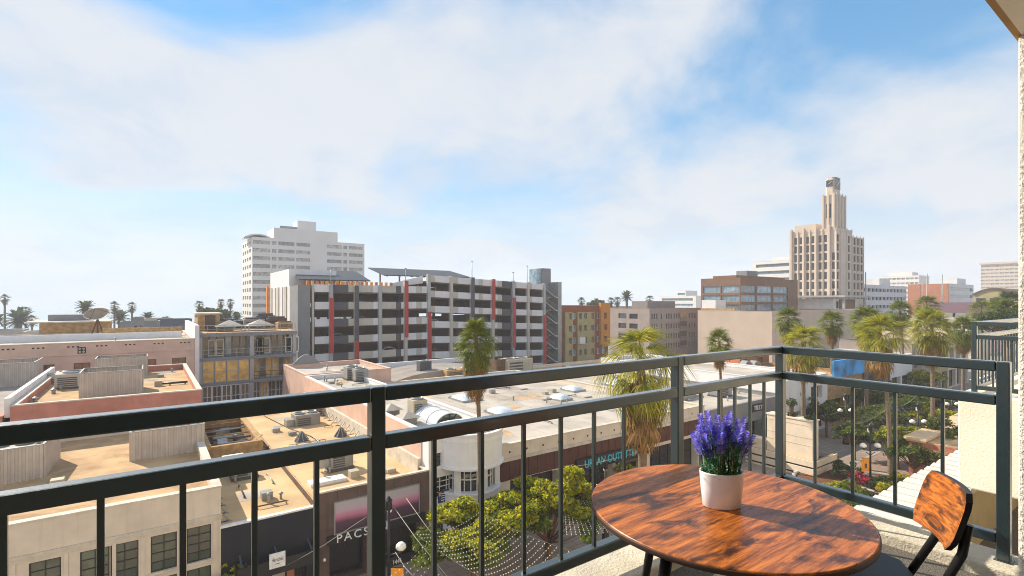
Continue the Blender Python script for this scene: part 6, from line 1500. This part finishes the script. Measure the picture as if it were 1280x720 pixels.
# far tree masses on the skyline
for i, (px, pyt, d, w_, lb) in enumerate(((262, 381, 180, 5, 'round dark tree left of the white hotel'), (745, 373, 210, 4, 'round grey green tree behind the ochre corner'), (1262, 380, 75, 4.5, 'dark leafy tree above the neighbouring railing'), (235, 398, 200, 6, 'low tree line near the blue grey block'), (205, 396, 200, 4, 'low round tree far behind the orange roof strip'))):
    X0, Y0 = gp(px, d); h = E + (377 - pyt) / FPX * d
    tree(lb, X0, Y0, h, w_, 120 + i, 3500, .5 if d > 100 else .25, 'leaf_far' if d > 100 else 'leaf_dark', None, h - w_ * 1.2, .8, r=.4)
# ------------------------------------------------------------------ promenade furniture
def lamp(label, x, y, top=5.6, banner=0, basket=False):
    t = thing('street_lamp', label, 'street lamp', (x, y, 0), R(-YAW), 'street lamps along the promenade', True)
    part('base', MB().lathe([(.34, 0), (.34, .25), (.26, .35), (.22, .8), (.14, 1.0), (.09, 1.1)], 14), M['lamp_black'], t)
    part('pole', MB().tube([(0, 0, 1.0), (0, 0, top - .5)], [.085, .065], 10), M['lamp_black'], t)
    ar = part('cross_arm', MB().tube([(-.62, 0, 3.62), (-.6, 0, 3.5), (0, 0, 3.42), (.6, 0, 3.5), (.62, 0, 3.62)], .045, 6), M['lamp_black'], t)
    part('scroll', MB().tube([(-.4, 0, 3.3), (0, 0, 3.0), (.4, 0, 3.3)], .03, 6), M['lamp_black'], ar)
    for sx in (-.62, .62):
        part('globe', MB().lathe([(.06, 0), (.2, .04), (.27, .14), (.25, .27), (.14, .38), (.03, .42)], 16, (sx, 0, 3.66)), M['globe'], t)
        part('globe_cup', MB().lathe([(.05, -.06), (.15, -.03), (.17, .03), (.05, .05)], 12, (sx, 0, 3.64)), M['lamp_black'], t)
    lt = part('lantern_head', MB().lathe([(.12, 0), (.17, .06), (.15, .45), (.2, .5), (.12, .58), (.04, .7)], 8, (0, 0, top - .5), smooth=False), M['lamp_black'], t)
    part('lantern_glass', MB().lathe([(.11, -.35), (.13, -.3), (.13, -.05), (.11, 0)], 10, (0, .14, top - .3)), M['globe'], lt)
    if banner:
        part('banner', MB().box(.12 * banner, .75 * banner, -.012, .012, 1.6, 2.75) if banner > 0 else MB().box(-.75, -.12, -.012, .012, 1.6, 2.75), M['banner'], t)
        part('banner_arm', MB().bar((0, 0, 2.78), (.8 * banner, 0, 2.78), .035), M['lamp_black'], t)
        part('banner_print', MB().box(min(.3 * banner, .5 * banner), max(.3 * banner, .5 * banner), -.018, -.0125, 1.9, 2.3), M['timber_dark'], t)
    if basket:
        rng = np.random.default_rng(5); cs = np.array([(sx, 0, 2.45) for sx in (-.55, .55)]); V, F = leaf_cloud(rng, cs, np.array([.42, .42]), 700, .07, .9)
        link('hanging_flowers', npmesh('hanging_flowers', V, F, M['flower_purple']), None, t)
        part('basket', MB().lathe([(.05, 2.1), (.24, 2.2), (.28, 2.4)], 12, (.55, 0, 0)), M['lamp_black'], t); part('basket', MB().lathe([(.05, 2.1), (.24, 2.2), (.28, 2.4)], 12, (-.55, 0, 0)), M['lamp_black'], t)
    return t
def lamp_at(label, px, py_globe, **k):
    x, y = onZ(px, py_globe, 3.85); return lamp(label, x, y, **k)
lamp_at('black twin globe street lamp in front of the brown shop door', 486, 683, top=6.2, banner=1)
x, y = onZ(757, 577, 5.6); lamp('black street lamp with purple flower baskets beside the teal lettering', x, y, 5.6, basket=True)
lamp_at('black twin globe street lamp with orange banner behind the kiosk', 1057, 513, banner=1)
lamp_at('black twin globe street lamp with orange banner in the planted bed', 1088, 557, banner=-1)
lamp_at('black twin globe street lamp before the brick pavilion', 1148, 527)
lamp_at('black twin globe street lamp near the white block', 1190, 505)
lamp_at('distant twin globe lamp before the dark tall shop', 1143, 467)
# string light nets
def net(label, P00, P10, P11, P01, n, sag, bulbs, mw, seg=14):
    """strands between edge P00-P10 and edge P01-P11, sagging in the middle"""
    c = tuple((a + b + c_ + d) / 4 for a, b, c_, d in zip(P00, P10, P11, P01)); t = thing('string_light_net', label, 'string lights', c)
    w = MB(); bv = []; bf = []
    def S_(u, v):
        a = [P00[i] + (P10[i] - P00[i]) * u for i in range(3)]; b = [P01[i] + (P11[i] - P01[i]) * u for i in range(3)]
        p = [a[i] + (b[i] - a[i]) * v for i in range(3)]; p[2] -= sag * 4 * v * (1 - v) + sag * .4 * 4 * u * (1 - u); return p
    for i in range(n + 1):
        w.tube([S_(i / n, j / seg) for j in range(seg + 1)], .0022 if bulbs else .012, 3, False)
        if bulbs:
            for j in range(bulbs):
                p = S_(i / n, (j + .5) / bulbs); r_ = .030; b = len(bv)
                bv += [(p[0] + r_, p[1], p[2]), (p[0] - r_, p[1], p[2]), (p[0], p[1] + r_, p[2]), (p[0], p[1] - r_, p[2]), (p[0], p[1], p[2] + r_), (p[0], p[1], p[2] - r_ * 1.5)]
                bf += [(b, b + 2, b + 4), (b + 2, b + 1, b + 4), (b + 1, b + 3, b + 4), (b + 3, b, b + 4), (b + 2, b, b + 5), (b + 1, b + 2, b + 5), (b + 3, b + 1, b + 5), (b, b + 3, b + 5)]
    for v in (0, 1): w.tube([S_(u / 8, v) for u in range(9)], .004 if bulbs else .016, 4, False)
    part('strands', w, mw, t)['kind'] = 'stuff'
    if bulbs: part('bulbs', MB().add(bv, bf), M['bulb'], t)['kind'] = 'stuff'
def P3(px, py, z): a = onZ(px, py, z); return (a[0], a[1], z)
net('net of white bulb strings over the lime green trees', P3(520, 668, 4.9), P3(640, 742, 5.0), P3(712, 688, 4.9), P3(600, 640, 4.9), 17, .35, 24, M['wire'])
net('net of white bulb strings before the teal lettered shop', P3(700, 632, 4.2), P3(700, 668, 4.2), P3(800, 655, 4.2), P3(760, 612, 4.2), 17, .2, 18, M['wire'])
net('net of white bulb strings by the brown shop door', P3(470, 728, 4.2), P3(505, 762, 4.2), P3(560, 728, 4.2), P3(530, 682, 4.2), 7, .25, 12, M['wire'])
net('greenish wire net over the trees beyond the kiosk', P3(1068, 497, 5.6), P3(1038, 518, 5.6), P3(1098, 518, 5.6), P3(1120, 495, 5.6), 13, .9, 0, M['wire_green'])
net('second wire net near the far shops', P3(1120, 488, 5.6), P3(1108, 500, 5.6), P3(1138, 500, 5.6), P3(1150, 487, 5.6), 9, .7, 0, M['wire_green'])
net('far wire net close to the crossing', P3(1142, 474, 5.6), P3(1135, 482, 5.6), P3(1170, 484, 5.6), P3(1178, 474, 5.6), 9, .6, 0, M['wire'])
for i, (a, b) in enumerate(((P3(488, 628, 6.0), P3(560, 722, 4.8)), (P3(508, 623, 6.0), P3(560, 690, 4.6)), (P3(458, 646, 6.0), (5.9, 28.85, 2.3)), (P3(494, 690, 4.3), P3(520, 724, 4.2)), (P3(690, 588, 6.0), P3(800, 565, 6.2)))):
    m_ = [(a[k] + b[k]) / 2 - (.12 if k == 2 else 0) for k in range(3)]
    single('guy_wire', MB().tube([a, m_, b], .017, 4), M['wire'], ('long guy wire from the lamp in front of the brown shop', 'second guy wire across the billboard corner', 'guy wire crossing the white sign of the dark shop', 'short guy wire beside the lamp globes', 'wire above the teal lettering')[i], 'wire')
# cream kiosk with slatted planter base
kx0, ky0 = 49.6, 21.7
Kk = thing('kiosk', 'cream box kiosk with planted roof on a slatted planter base', 'kiosk', (kx0 + 2.2, 25, 0))
zt_ = onX(1014, 526, kx0 + .4)[1]
part('body', MB().box(kx0 + .45, kx0 + 1.6, 22.1, 26.4, 0, zt_ - .12), M['kiosk'], Kk, .03)
part('roof_rim', MB().box(kx0 + .38, kx0 + 1.67, 22.02, 26.48, zt_ - .12, zt_), M['kiosk'], Kk)
for z in (.55, 1.7, 2.4): part('groove', MB().box(kx0 + .43, kx0 + .452, 22.1, 26.4, zt_ - z - .03, zt_ - z), M['conc_beige'], Kk)
zb_ = onX(1019, 578, kx0)[1]
for k in range(3):
    z1_ = zb_ - k * .72
    part('slat', MB().box(kx0, kx0 + .1, ky0, 28.4, max(z1_ - .56, 0), z1_), M['kiosk'], Kk, .015); part('slat', MB().box(kx0 + .11, kx0 + 4.6, ky0, ky0 + .1, max(z1_ - .56, 0), z1_), M['kiosk'], Kk, .015)
part('planter_core', MB().box(kx0 + .12, kx0 + 4.5, ky0 + .12, 28.3, 0, zb_ - .2), M['dark_void'], Kk); part('planter_soil', MB().box(kx0 + .13, kx0 + .44, ky0 + .13, 28.3, zb_ - .199, zb_ - .06).box(kx0 + .441, kx0 + 4.49, ky0 + .13, 22.09, zb_ - .199, zb_ - .06), M['timber'], Kk)
part('left_wall', MB().box(kx0 + .45, kx0 + 1.6, 26.5, 28.38, 0, zb_ + .9), M['kiosk'], Kk)
rng = np.random.default_rng(8); cs = np.array([(kx0 + .8 + .1 * i, 22.6 + (i * 1.7) % 3.4, zt_ + .12) for i in range(6)]); V, F = leaf_cloud(rng, cs, np.full(6, .45), 500, .12, .6)
o_ = link('roof_plants', npmesh('roof_plants', V - np.array(ORG[Kk.name]), F, M['leaf_dark']), None, Kk)
tp = onZ(987, 518, zt_); part('roof_cactus', MB().lathe([(.14, 0), (.2, .4), (.2, .9), (.1, 1.25)], 10, (kx0 + 1.0, 24.3, zt_)), M['timber_dark'], Kk); 
V, F = leaf_cloud(rng, np.array([(kx0 + 1.0, 24.3, zt_ + 1.3)]), np.array([.5]), 200, .16, .8); link('cactus_leaves', npmesh('cactus_leaves', V - np.array(ORG[Kk.name]), F, M['leaf_far']), None, Kk)
# brick pavilion with a tan coping
bpx, bpy_ = onZ(1137, 545, 4.0)
Bp = thing('brick_pavilion', 'low brick pavilion wall with a wide tan stone coping', 'pavilion', (bpx + 9, bpy_ - 4, 0))
part('wall', MB().box(bpx, bpx + 24, bpy_ - 6, bpy_, 0, 3.6), M['brick_red'], Bp); part('coping', MB().box(bpx - .35, bpx + 24.3, bpy_ - 1.3, bpy_ + .35, 3.78, 4.0), M['coping_tan'], Bp); part('coping', MB().box(bpx - .2, bpx + 24.2, bpy_ - 1.2, bpy_ + .2, 3.601, 3.779), M['coping_tan'], Bp)
part('roof', MB().box(bpx, bpx + 24, bpy_ - 6, bpy_ - 1.31, 3.601, 3.7), M['roof_tan'], Bp)
for k in range(6): part('brick_pier', MB().box(bpx + .3 + k * 4.2, bpx + .9 + k * 4.2, bpy_ + .002, bpy_ + .16, 0, 3.59), M['brick_red'], Bp)
# people
def person(label, x, y, z, rz, top, legs, hair, seed=0, stride=.18):
    bm = bmesh.new(); J = {}
    def v(n, co): J[n] = bm.verts.new(co); return J[n]
    pts = dict(pel=(0, 0, .95), waist=(0, 0, 1.1), chest=(0, -.01, 1.32), neck=(0, 0, 1.47), head0=(0, .01, 1.55), head1=(0, .02, 1.68), shL=(-.17, 0, 1.40), shR=(.17, 0, 1.40), elL=(-.24, -.04, 1.13), elR=(.24, .06, 1.13), wrL=(-.24, .12, .92), wrR=(.25, .2, .95), haL=(-.23, .16, .83), haR=(.24, .27, .9),
               hiL=(-.09, 0, .9), hiR=(.09, 0, .9), knL=(-.1, stride * .6, .5), knR=(.1, -stride * .2, .5), anL=(-.1, stride, .09), anR=(.1, -stride, .1), toL=(-.11, stride + .17, .04), toR=(.11, -stride + .16, .04))
    rad = dict(pel=.15, waist=.135, chest=.155, neck=.055, head0=.075, head1=.1, shL=.065, shR=.065, elL=.045, elR=.045, wrL=.03, wrR=.03, haL=.035, haR=.035, hiL=.095, hiR=.095, knL=.062, knR=.062, anL=.042, anR=.042, toL=.04, toR=.04)
    names = list(pts); me = bpy.data.meshes.new('person')
    ed = [('pel', 'waist'), ('waist', 'chest'), ('chest', 'neck'), ('neck', 'head0'), ('head0', 'head1'), ('chest', 'shL'), ('chest', 'shR'), ('shL', 'elL'), ('shR', 'elR'), ('elL', 'wrL'), ('elR', 'wrR'), ('wrL', 'haL'), ('wrR', 'haR'), ('pel', 'hiL'), ('pel', 'hiR'), ('hiL', 'knL'), ('hiR', 'knR'), ('knL', 'anL'), ('knR', 'anR'), ('anL', 'toL'), ('anR', 'toR')]
    bm.free(); me.from_pydata([pts[k] for k in names], [(names.index(a), names.index(b)) for a, b in ed], [])
    o = bpy.data.objects.new('person', me); COL.objects.link(o)
    o.modifiers.new('skin', 'SKIN'); sd = o.modifiers.new('sub', 'SUBSURF'); sd.levels = sd.render_levels = 1
    for i, k in enumerate(names): me.skin_vertices[0].data[i].radius = (rad[k], rad[k] * (.8 if k in ('chest', 'waist', 'pel') else 1)); me.skin_vertices[0].data[i].use_root = (k == 'pel')
    bpy.context.view_layer.update()
    m2 = bpy.data.meshes.new_from_object(o.evaluated_get(bpy.context.evaluated_depsgraph_get())); bpy.data.objects.remove(o)
    for mm in (plain('skin_tone', S(176, 128, 100), .6), top, legs, hair, M['dark_trim']): m2.materials.append(mm)
    for p in m2.polygons:
        c = p.center; arm = abs(c.x) > .19
        p.material_index = 4 if c.z < .1 else 2 if c.z < .98 and not arm else 0 if arm and c.z < 1.02 else 1 if c.z < 1.46 else 3 if (c.z > 1.7 or (c.y < .0 and c.z > 1.55)) else 0
        p.use_smooth = True
    r = bpy.data.objects.new('person', m2); COL.objects.link(r); r.location = (x, y, z); r.rotation_euler = (0, 0, rz)
    tag(r, label, 'person')
    for sx in (-.035, .035):
        link('eye', MB().lathe([(.004, -.01), (.012, 0), (.004, .01)], 6, (sx, .115, 1.64)).mesh('eye'), M['dark_trim'], r)
    return r
hair = plain('hair_dark', S(40, 30, 24), .7)
x, y = onZ(683, 707, .02); person('person in a black top walking past the forked street tree', x, y, .0, R(40), M['dark_trim'], M['conc_dark'], hair)
for i, (px, py, c1, c2, lb) in enumerate(((1176, 482, 'flower_red', 'dark_trim', 'person in a red top walking near the crossing'), (1187, 480, 'dark_trim', 'dark_trim', 'person dressed in black standing near the crossing'), (1194, 478, 'sign_blue', 'dark_trim', 'person in a blue top at the crossing'), (1168, 484, 'white_paint', 'sign_blue', 'person in a white top and blue trousers walking near the crossing'))):
    x, y = onZ(px, py, .0); person(lb, x, y, 0.0, R(70 * i), M[c1] if c1 != 'flower_red' else M['red_metal'], M[c2], hair)

# ------------------------------------------------------------------ own building: balcony, soffit, neighbour
KS = 1.18
ZF = E - 1.38                                   # balcony floor
YR, XR = 1.5 * KS, 2.997 * KS                    # railing lines
Ow = thing('apartment_building', 'pale stucco apartment building that carries the railed balconies', 'building', (0, -6, 0))
dops = [(56.9, 59.3, ZF + .02, ZF + 2.3), (59.35, 61.8, ZF + .02, ZF + 2.3), (61.85, 64.3, ZF + .02, ZF + 2.3), (64.35, 66.5, ZF + .02, ZF + 2.3)]
ow = MB(); ow.wall((60, -1.3, 0), (-1, 0), (0, 1), 90, 27, dops, .15); ow.wall((-30, -1.3, 0), (0, -1), (-1, 0), 14, 27); ow.quad((-30, -1.3, 27), (60, -1.3, 27), (60, -16, 27), (-30, -16, 27)); ow.quad((60, -1.3, 0), (60, -1.3, 27), (60, -16, 27), (60, -16, 0)); ow.quad((-30, -16, 0), (-30, -16, 27), (60, -16, 27), (60, -16, 0))
part('wall', ow, M['stucco_own'], Ow)
for o in dops: window(Ow, (60, -1.3, 0), (-1, 0), (0, 1), o, .15, M['dark_trim'], M['glass_black'], 1, 1, .07, 'sliding_door')  # unseen balcony doors, put in dark to cut fill on the railing
part('balcony_slab', MB().box(-7, XR + .13, -1.299, YR + .13, ZF - .3, ZF - .012), M['stucco_own'], Ow)
part('balcony_floor', MB().box(-7, XR - .13, -1.298, YR - .13, ZF - .0119, ZF), M['deck'], Ow)
kb = MB(); kb.box(-7, XR + .135, YR - .13, YR + .135, ZF - .0118, ZF + .065); kb.box(XR - .13, XR + .135, -.2, YR - .1301, ZF - .0118, ZF + .065)
part('kerb', kb, M['kerb'], Ow, .012)
part('side_wall', MB().box(3.46, 4.3, -1.295, .585, ZF - .29, E + 1.3), M['stucco_own'], Ow, .015, 3)
part('soffit', MB().box(-8, 5.2, -1.294, .572, E + 1.301, E + 1.6), M['block_cream'], Ow); part('soffit_trim', MB().box(-8, 5.2, .573, .600, E + 1.305, E + 1.58), M['timber'], Ow)
# neighbouring balcony
nx0 = 8.1
part('neighbour_block', MB().box(nx0, 26, -1.293, YR + .13, E - 2.27, E - 1.12), M['block_cream'], Ow, .02)
part('lower_terrace', MB().box(4.31, 40, -1.292, 2.78, E - 5.1, E - 4.75), M['deck'], Ow)
part('recess_wall', MB().box(nx0 + 1.2, 40, -1.291, .3, E - 4.749, E - 2.271), M['beige_low'], Ow)
for k in range(46):
    x0 = 5.2 + k * .40
    part('ledge_tile', MB().hexa([(x0, 2.72, E - 3.60), (x0 + .39, 2.72, E - 3.60), (x0 + .39, 3.69, E - 3.62), (x0, 3.645, E - 3.62), (x0, 2.72, E - 3.48), (x0 + .39, 2.72, E - 3.50), (x0 + .39, 3.69, E - 3.52), (x0, 3.645, E - 3.50)]), M['ledge_white'], Ow)
part('terrace_parapet', MB().box(4.3, 40, 2.781, 3.6, 0.0, E - 3.621), M['beige_low'], Ow)
rt, rw = .052, .052
zt = E - .172 * YR; z2_ = E - .2695 * YR; zbr = E - 1.0 * KS
Rl = thing('balcony_railing', 'dark teal green metal railing round the balcony with the wooden table', 'railing', (XR, YR, ZF + .06))
Rl2 = Rl
def rail_bar(root, a, b, ztop, t=.052, wd=.052):
    (x0, y0), (x1, y1) = a, b
    if abs(x1 - x0) > abs(y1 - y0): m_ = MB().box(min(x0, x1), max(x0, x1), y0 - wd / 2, y0 + wd / 2, ztop - t, ztop)
    else: m_ = MB().box(x0 - wd / 2, x0 + wd / 2, min(y0, y1), max(y0, y1), ztop - t, ztop)
    return part('rail', m_, M['rail'], root, .006)
yEnd = YR - .951 * KS
sx_of = lambda px: onY(px, 500, YR)[0]
posts_x = [sx_of(470.5), sx_of(846.5)]
posts_x = [posts_x[0] - (posts_x[1] - posts_x[0])] + posts_x
h_ = .026
segs = [-6.9] + posts_x + [XR]
for zz, nm in ((zt, 't'), (z2_, 's'), (zbr, 'b')):
    for i in range(len(segs) - 1):
        a = segs[i] + (h_ + .0005 if i else 0); b = segs[i + 1] - h_ - .0005
        rail_bar(Rl, (a, YR), (b, YR), zz)
    rail_bar(Rl, (XR, yEnd + h_ + .0005), (XR, YR - h_ - .0005), zz)
for x in posts_x + [XR]:
    part('post', MB().box(x - h_, x + h_, YR - h_, YR + h_, ZF + .06, zt - .0005 + .001), M['rail'], Rl, .005)
part('post', MB().box(XR - h_, XR + h_, yEnd - h_, yEnd + h_, ZF + .055, zt), M['rail'], Rl, .005)
part('post_foot', MB().box(XR - .034, XR + .034, yEnd - .034, yEnd + .034, ZF + .055, ZF + .070), M['rail'], Rl)
bal = [sx_of(p) for p in (4, 126, 228.5, 318, 395.5, 542.5, 602, 654.5, 701, 742.5, 780, 876, 899, 918.5, 937.5, 955)]
stp = bal[2] - bal[1]
bal = [bal[0] - stp * k for k in range(1, 12)] + bal
g_ = .0085
for x in bal: part('baluster', MB().box(x - g_, x + g_, YR - g_, YR + g_, zbr - .003, z2_ - .05), M['rail'], Rl, .002)
for px in (1019, 1066, 1119, 1178.5):
    y = onX(px, 500, XR)[0]; part('baluster', MB().box(XR - g_, XR + g_, y - g_, y + g_, zbr - .003, z2_ - .05), M['rail'], Rl, .002)
# neighbour's railing
Nr = thing('balcony_railing', 'dark teal green railing of the neighbouring balcony on the white block', 'railing', (nx0 + .15, YR, E - 1.12))
nzt = E - .245; nz2 = nzt - .16; nzb = E - 1.02; nx_ = nx0 + .12
for zz in (nzt, nz2, nzb):
    rail_bar(Nr, (nx_, -1.25), (nx_, YR - .0265), zz); rail_bar(Nr, (nx_ + .0265, YR), (nx_ + 4.4, YR), zz); rail_bar(Nr, (nx_ + 4.4265, -1.25), (nx_ + 4.4265, YR - .0265), zz)
for q in ((nx_, YR), (nx_ + 4.4265, YR), (nx_, .35)): part('post', MB().box(q[0] - h_, q[0] + h_, q[1] - h_, q[1] + h_, E - 1.13, nzt + .001), M['rail'], Nr, .005)
for k in range(17):
    y = YR - .17 - k * .17
    if abs(y - .35) > .06: part('baluster', MB().box(nx_ - g_, nx_ + g_, y - g_, y + g_, nzb, nz2 - .05), M['rail'], Nr)
    part('baluster', MB().box(nx_ + 4.4265 - g_, nx_ + 4.4265 + g_, y - g_, y + g_, nzb, nz2 - .05), M['rail'], Nr)
for k in range(25): x = nx_ + .17 + k * .17; part('baluster', MB().box(x - g_, x + g_, YR - g_, YR + g_, nzb, nz2 - .05), M['rail'], Nr)

# ------------------------------------------------------------------ table, chair, lavender
tx, ty = 1.624, 1.015; TR = .448; ZT = E - .708
Tb = thing('round_table', 'round rustic orange brown wood table on splayed black metal legs', 'table', (tx, ty, ZF), 0, None, True)
ht = ZT - ZF
tp_ = part('tabletop', MB().lathe([(TR - .012, ht - .022), (TR - .002, ht - .018), (TR, ht - .010), (TR - .001, ht - .003), (TR - .005, ht)], 96), M['wood_table'], Tb)
part('edge_band', MB().lathe([(TR + .0015, ht - .020), (TR + .0025, ht - .018), (TR + .0025, ht - .006), (TR + .0012, ht - .0045)], 96), M['edge_dark'], Tb)
part('under_ring', MB().lathe([(.30, ht - .05), (.31, ht - .05), (.31, ht - .0225), (.30, ht - .0225)], 48), M['black_metal'], Tb)
for k in range(4):
    a = R(45 + 90 * k - YAW - 12); c_, s_ = math.cos(a), math.sin(a)
    lg = part('leg', MB().tube([(.27 * c_, .27 * s_, ht - .03), (.40 * c_, .40 * s_, .008)], [.02, .013], 14), M['black_metal'], Tb)
    part('foot_cap', MB().tube([(.40 * c_, .40 * s_, .010), (.40 * c_, .40 * s_, 0)], .016, 12), M['black_metal'], lg)
part('cross_brace', MB().bar((-.26, 0, ht - .06), (.26, 0, ht - .06), .02), M['black_metal'], Tb); part('cross_brace', MB().bar((0, -.26, ht - .06), (0, .26, ht - .06), .02, .018), M['black_metal'], Tb)
# chair
q1 = onZ(1149, 584, ZF + .83); q2 = onZ(1199, 619, ZF + .83)
cxm_, cym_ = (q1[0] + q2[0]) / 2, (q1[1] + q2[1]) / 2
vx, vy = q1[0] - q2[0], q1[1] - q2[1]; wB = math.hypot(vx, vy)
rzc = math.atan2(vy, vx)                       # local +X along the backrest, local +Y towards the table
Ch = thing('chair', 'small chair with curved rustic wood back and black tube frame', 'chair', (cxm_, cym_, ZF), rzc, None, True)
if True:
    bk = MB(); n = 14; hb = .17; zc0 = .66; tk = .016
    rows = []
    for j in range(9):
        t = j / 8; z = zc0 + hb * t; hwid = wB / 2 * (1 - .04 * abs(2 * t - 1) ** 3) - (.018 if j in (0, 8) else .005 if j in (1, 7) else 0)
        rows.append([(hwid * (2 * i / n - 1), .016 * (1 - (2 * i / n - 1) ** 2) * -1 - .05 * (t - .5), z) for i in range(n + 1)])
    fv = [p for r in rows for p in r]; bvv = [(x, y - tk, z) for x, y, z in fv]; Nn = n + 1
    fs_ = [(j * Nn + i, j * Nn + i + 1, (j + 1) * Nn + i + 1, (j + 1) * Nn + i) for j in range(8) for i in range(n)]
    bk.add(fv, [f[::-1] for f in fs_], True)
    bp_ = part('backrest', bk, M['wood_chair'], Ch)
    b2_ = MB().add(bvv, fs_, True)
    off = len(b2_.v); rim = [j * Nn for j in range(9)] + [8 * Nn + i for i in range(1, Nn)] + [j * Nn + n for j in range(7, -1, -1)] + [i for i in range(n - 1, 0, -1)]
    b2_.add([fv[i] for i in rim] + [bvv[i] for i in rim], [(k, (k + 1) % len(rim), len(rim) + (k + 1) % len(rim), len(rim) + k) for k in range(len(rim))])
    part('backrest_shell', b2_, M['black_metal'], bp_)
    for sx in (-1, 1):
        part('rear_leg', MB().tube([(sx * (wB / 2 - .055), -.045, .73), (sx * (wB / 2 - .055), -.03, .64), (sx * (wB / 2 - .045), .05, .48), (sx * (wB / 2 + .03), -.06, .0)], .0125, 12), M['black_metal'], Ch)
        part('front_leg', MB().tube([(sx * .15, .45, .48), (sx * .18, .50, .0)], .0125, 12), M['black_metal'], Ch)
    part('seat', MB().prism([(-.12, .05), (.12, .05), (.17, .10), (.19, .38), (.17, .47), (.11, .51), (-.11, .51), (-.17, .47), (-.19, .38), (-.17, .10)], .488, .520), M['seat_black'], Ch, .012, 3)
    part('seat_frame', MB().tube([(-.15, .06, .478), (.15, .06, .478), (.15, .46, .478), (-.15, .46, .478), (-.15, .06, .478)], .011, 8), M['black_metal'], Ch)
# lavender in an oval pot
Lv = thing('lavender_pot', 'purple artificial lavender in a white oval pot on the wooden table', 'potted plant', (tx - .005, ty - .002, ZT), R(-YAW), None, True)
part('pot', MB().lathe([(.060, .0), (.064, .004), (.070, .06), (.0745, .118), (.0745, .122), (.070, .122), (.069, .10), (.02, .098)], 56, (0, 0, 0), 1.0, .72), M['pot_white'], Lv)
part('soil', MB().lathe([(.069, .099), (.068, .104), (.01, .108)], 32, (0, 0, 0), .99, .70), M['soil'], Lv)
rl = random.Random(17); stems = MB(); LVs = []; LFs = []; kk = 0
spikes = []
for i in range(34):
    a = i * 2.39996; rr_ = .062 * math.sqrt((i + .5) / 34); bx_, by_ = rr_ * math.cos(a), rr_ * math.sin(a) * .68
    out = rl.uniform(.5, 1.25); H_ = rl.uniform(.155, .225) - .04 * (rr_ / .062)
    tip = Vector((bx_ * (1 + out * .75) + rl.uniform(-.012, .012), by_ * (1 + out * .9) + rl.uniform(-.012, .012), .10 + H_)); base = Vector((bx_, by_, .095)); mid = (base + tip) / 2 + Vector((-bx_ * .12, -by_ * .12, .012))
    stems.tube([base, mid, tip], [.0016, .0013, .0009], 5); spikes.append((base, mid, tip))
part('stems', stems, M['lav_stem'], Lv)['kind'] = 'stuff'
rng = np.random.default_rng(4)
for i, (b, m_, t_) in enumerate(spikes):
    V = []; F = []; d = (t_ - m_).normalized(); L0 = rl.uniform(.055, .085); n = int(L0 / .0055)
    for j in range(n):
        s = j / (n - 1); c = t_ + d * .012 - d * L0 * (1 - s); rad_ = .0115 * (1 - .5 * s ** 2)
        for k in range(7):
            a = k * .9 + j * .55 + rl.uniform(-.2, .2); side = d.orthogonal().normalized(); side.rotate(Matrix.Rotation(a, 3, d)); up = d * .006 + side * .003
            tng = d.cross(side) * rl.uniform(.0026, .004); p0 = c + side * rad_ * .25; p1 = c + side * rad_ * rl.uniform(.8, 1.25) + up
            q = len(V); V += [tuple(p0 - tng * .4), tuple(p0 + tng * .4), tuple(p1 + tng), tuple(p1 - tng)]; F.append((q, q + 1, q + 2, q + 3))
    link('flower_spike', npmesh('flower_spike', np.array(V), np.array(F), M['lav_purple']), None, Lv)
lv, lf = [], []
for (b, m_, t_) in spikes:
    for j in range(24):
        s = rl.random() ** 1.1 * .85; c = b.lerp(m_, min(1, s * 2)) if s < .5 else m_.lerp(t_, (s - .5) * 2)
        a = rl.uniform(0, 6.28); dr = Vector((math.cos(a), math.sin(a), rl.uniform(.2, 1.1))).normalized(); l_ = rl.uniform(.022, .042); w_ = dr.cross(Vector((0, 0, 1))).normalized() * .0034
        q = len(lv); lv += [tuple(c), tuple(c + dr * l_ * .5 + w_), tuple(c + dr * l_), tuple(c + dr * l_ * .5 - w_)]; lf.append((q, q + 1, q + 2, q + 3))
o_ = link('leaves', npmesh('leaves', np.array(lv), np.array(lf), M['lav_green']), None, Lv); o_['kind'] = 'stuff'
for k in range(3):
    rx = (-.03, .025, .055)[k]; part('price_pick', MB().box(rx, rx + .004, -.035 + .01 * k, -.0345 + .01 * k, .10, .150), M['timber'], Lv)

# ------------------------------------------------------------------ haze
hm = bpy.data.materials.new('haze'); hm.use_nodes = True; hn = hm.node_tree.nodes; hl = hm.node_tree.links; hn.clear()
ho = hn.new('ShaderNodeOutputMaterial'); hv = hn.new('ShaderNodeVolumePrincipled')
hv.inputs['Color'].default_value = (.86, .88, .94, 1); hv.inputs['Density'].default_value = .0006; hv.inputs['Anisotropy'].default_value = 0.0
hl.new(hv.outputs[0], ho.inputs['Volume'])
hb_ = MB().box(-1600, 1600, -1600, 1600, -1.2, 100)
hz_o = struct('haze', hb_, hm, 'stuff')
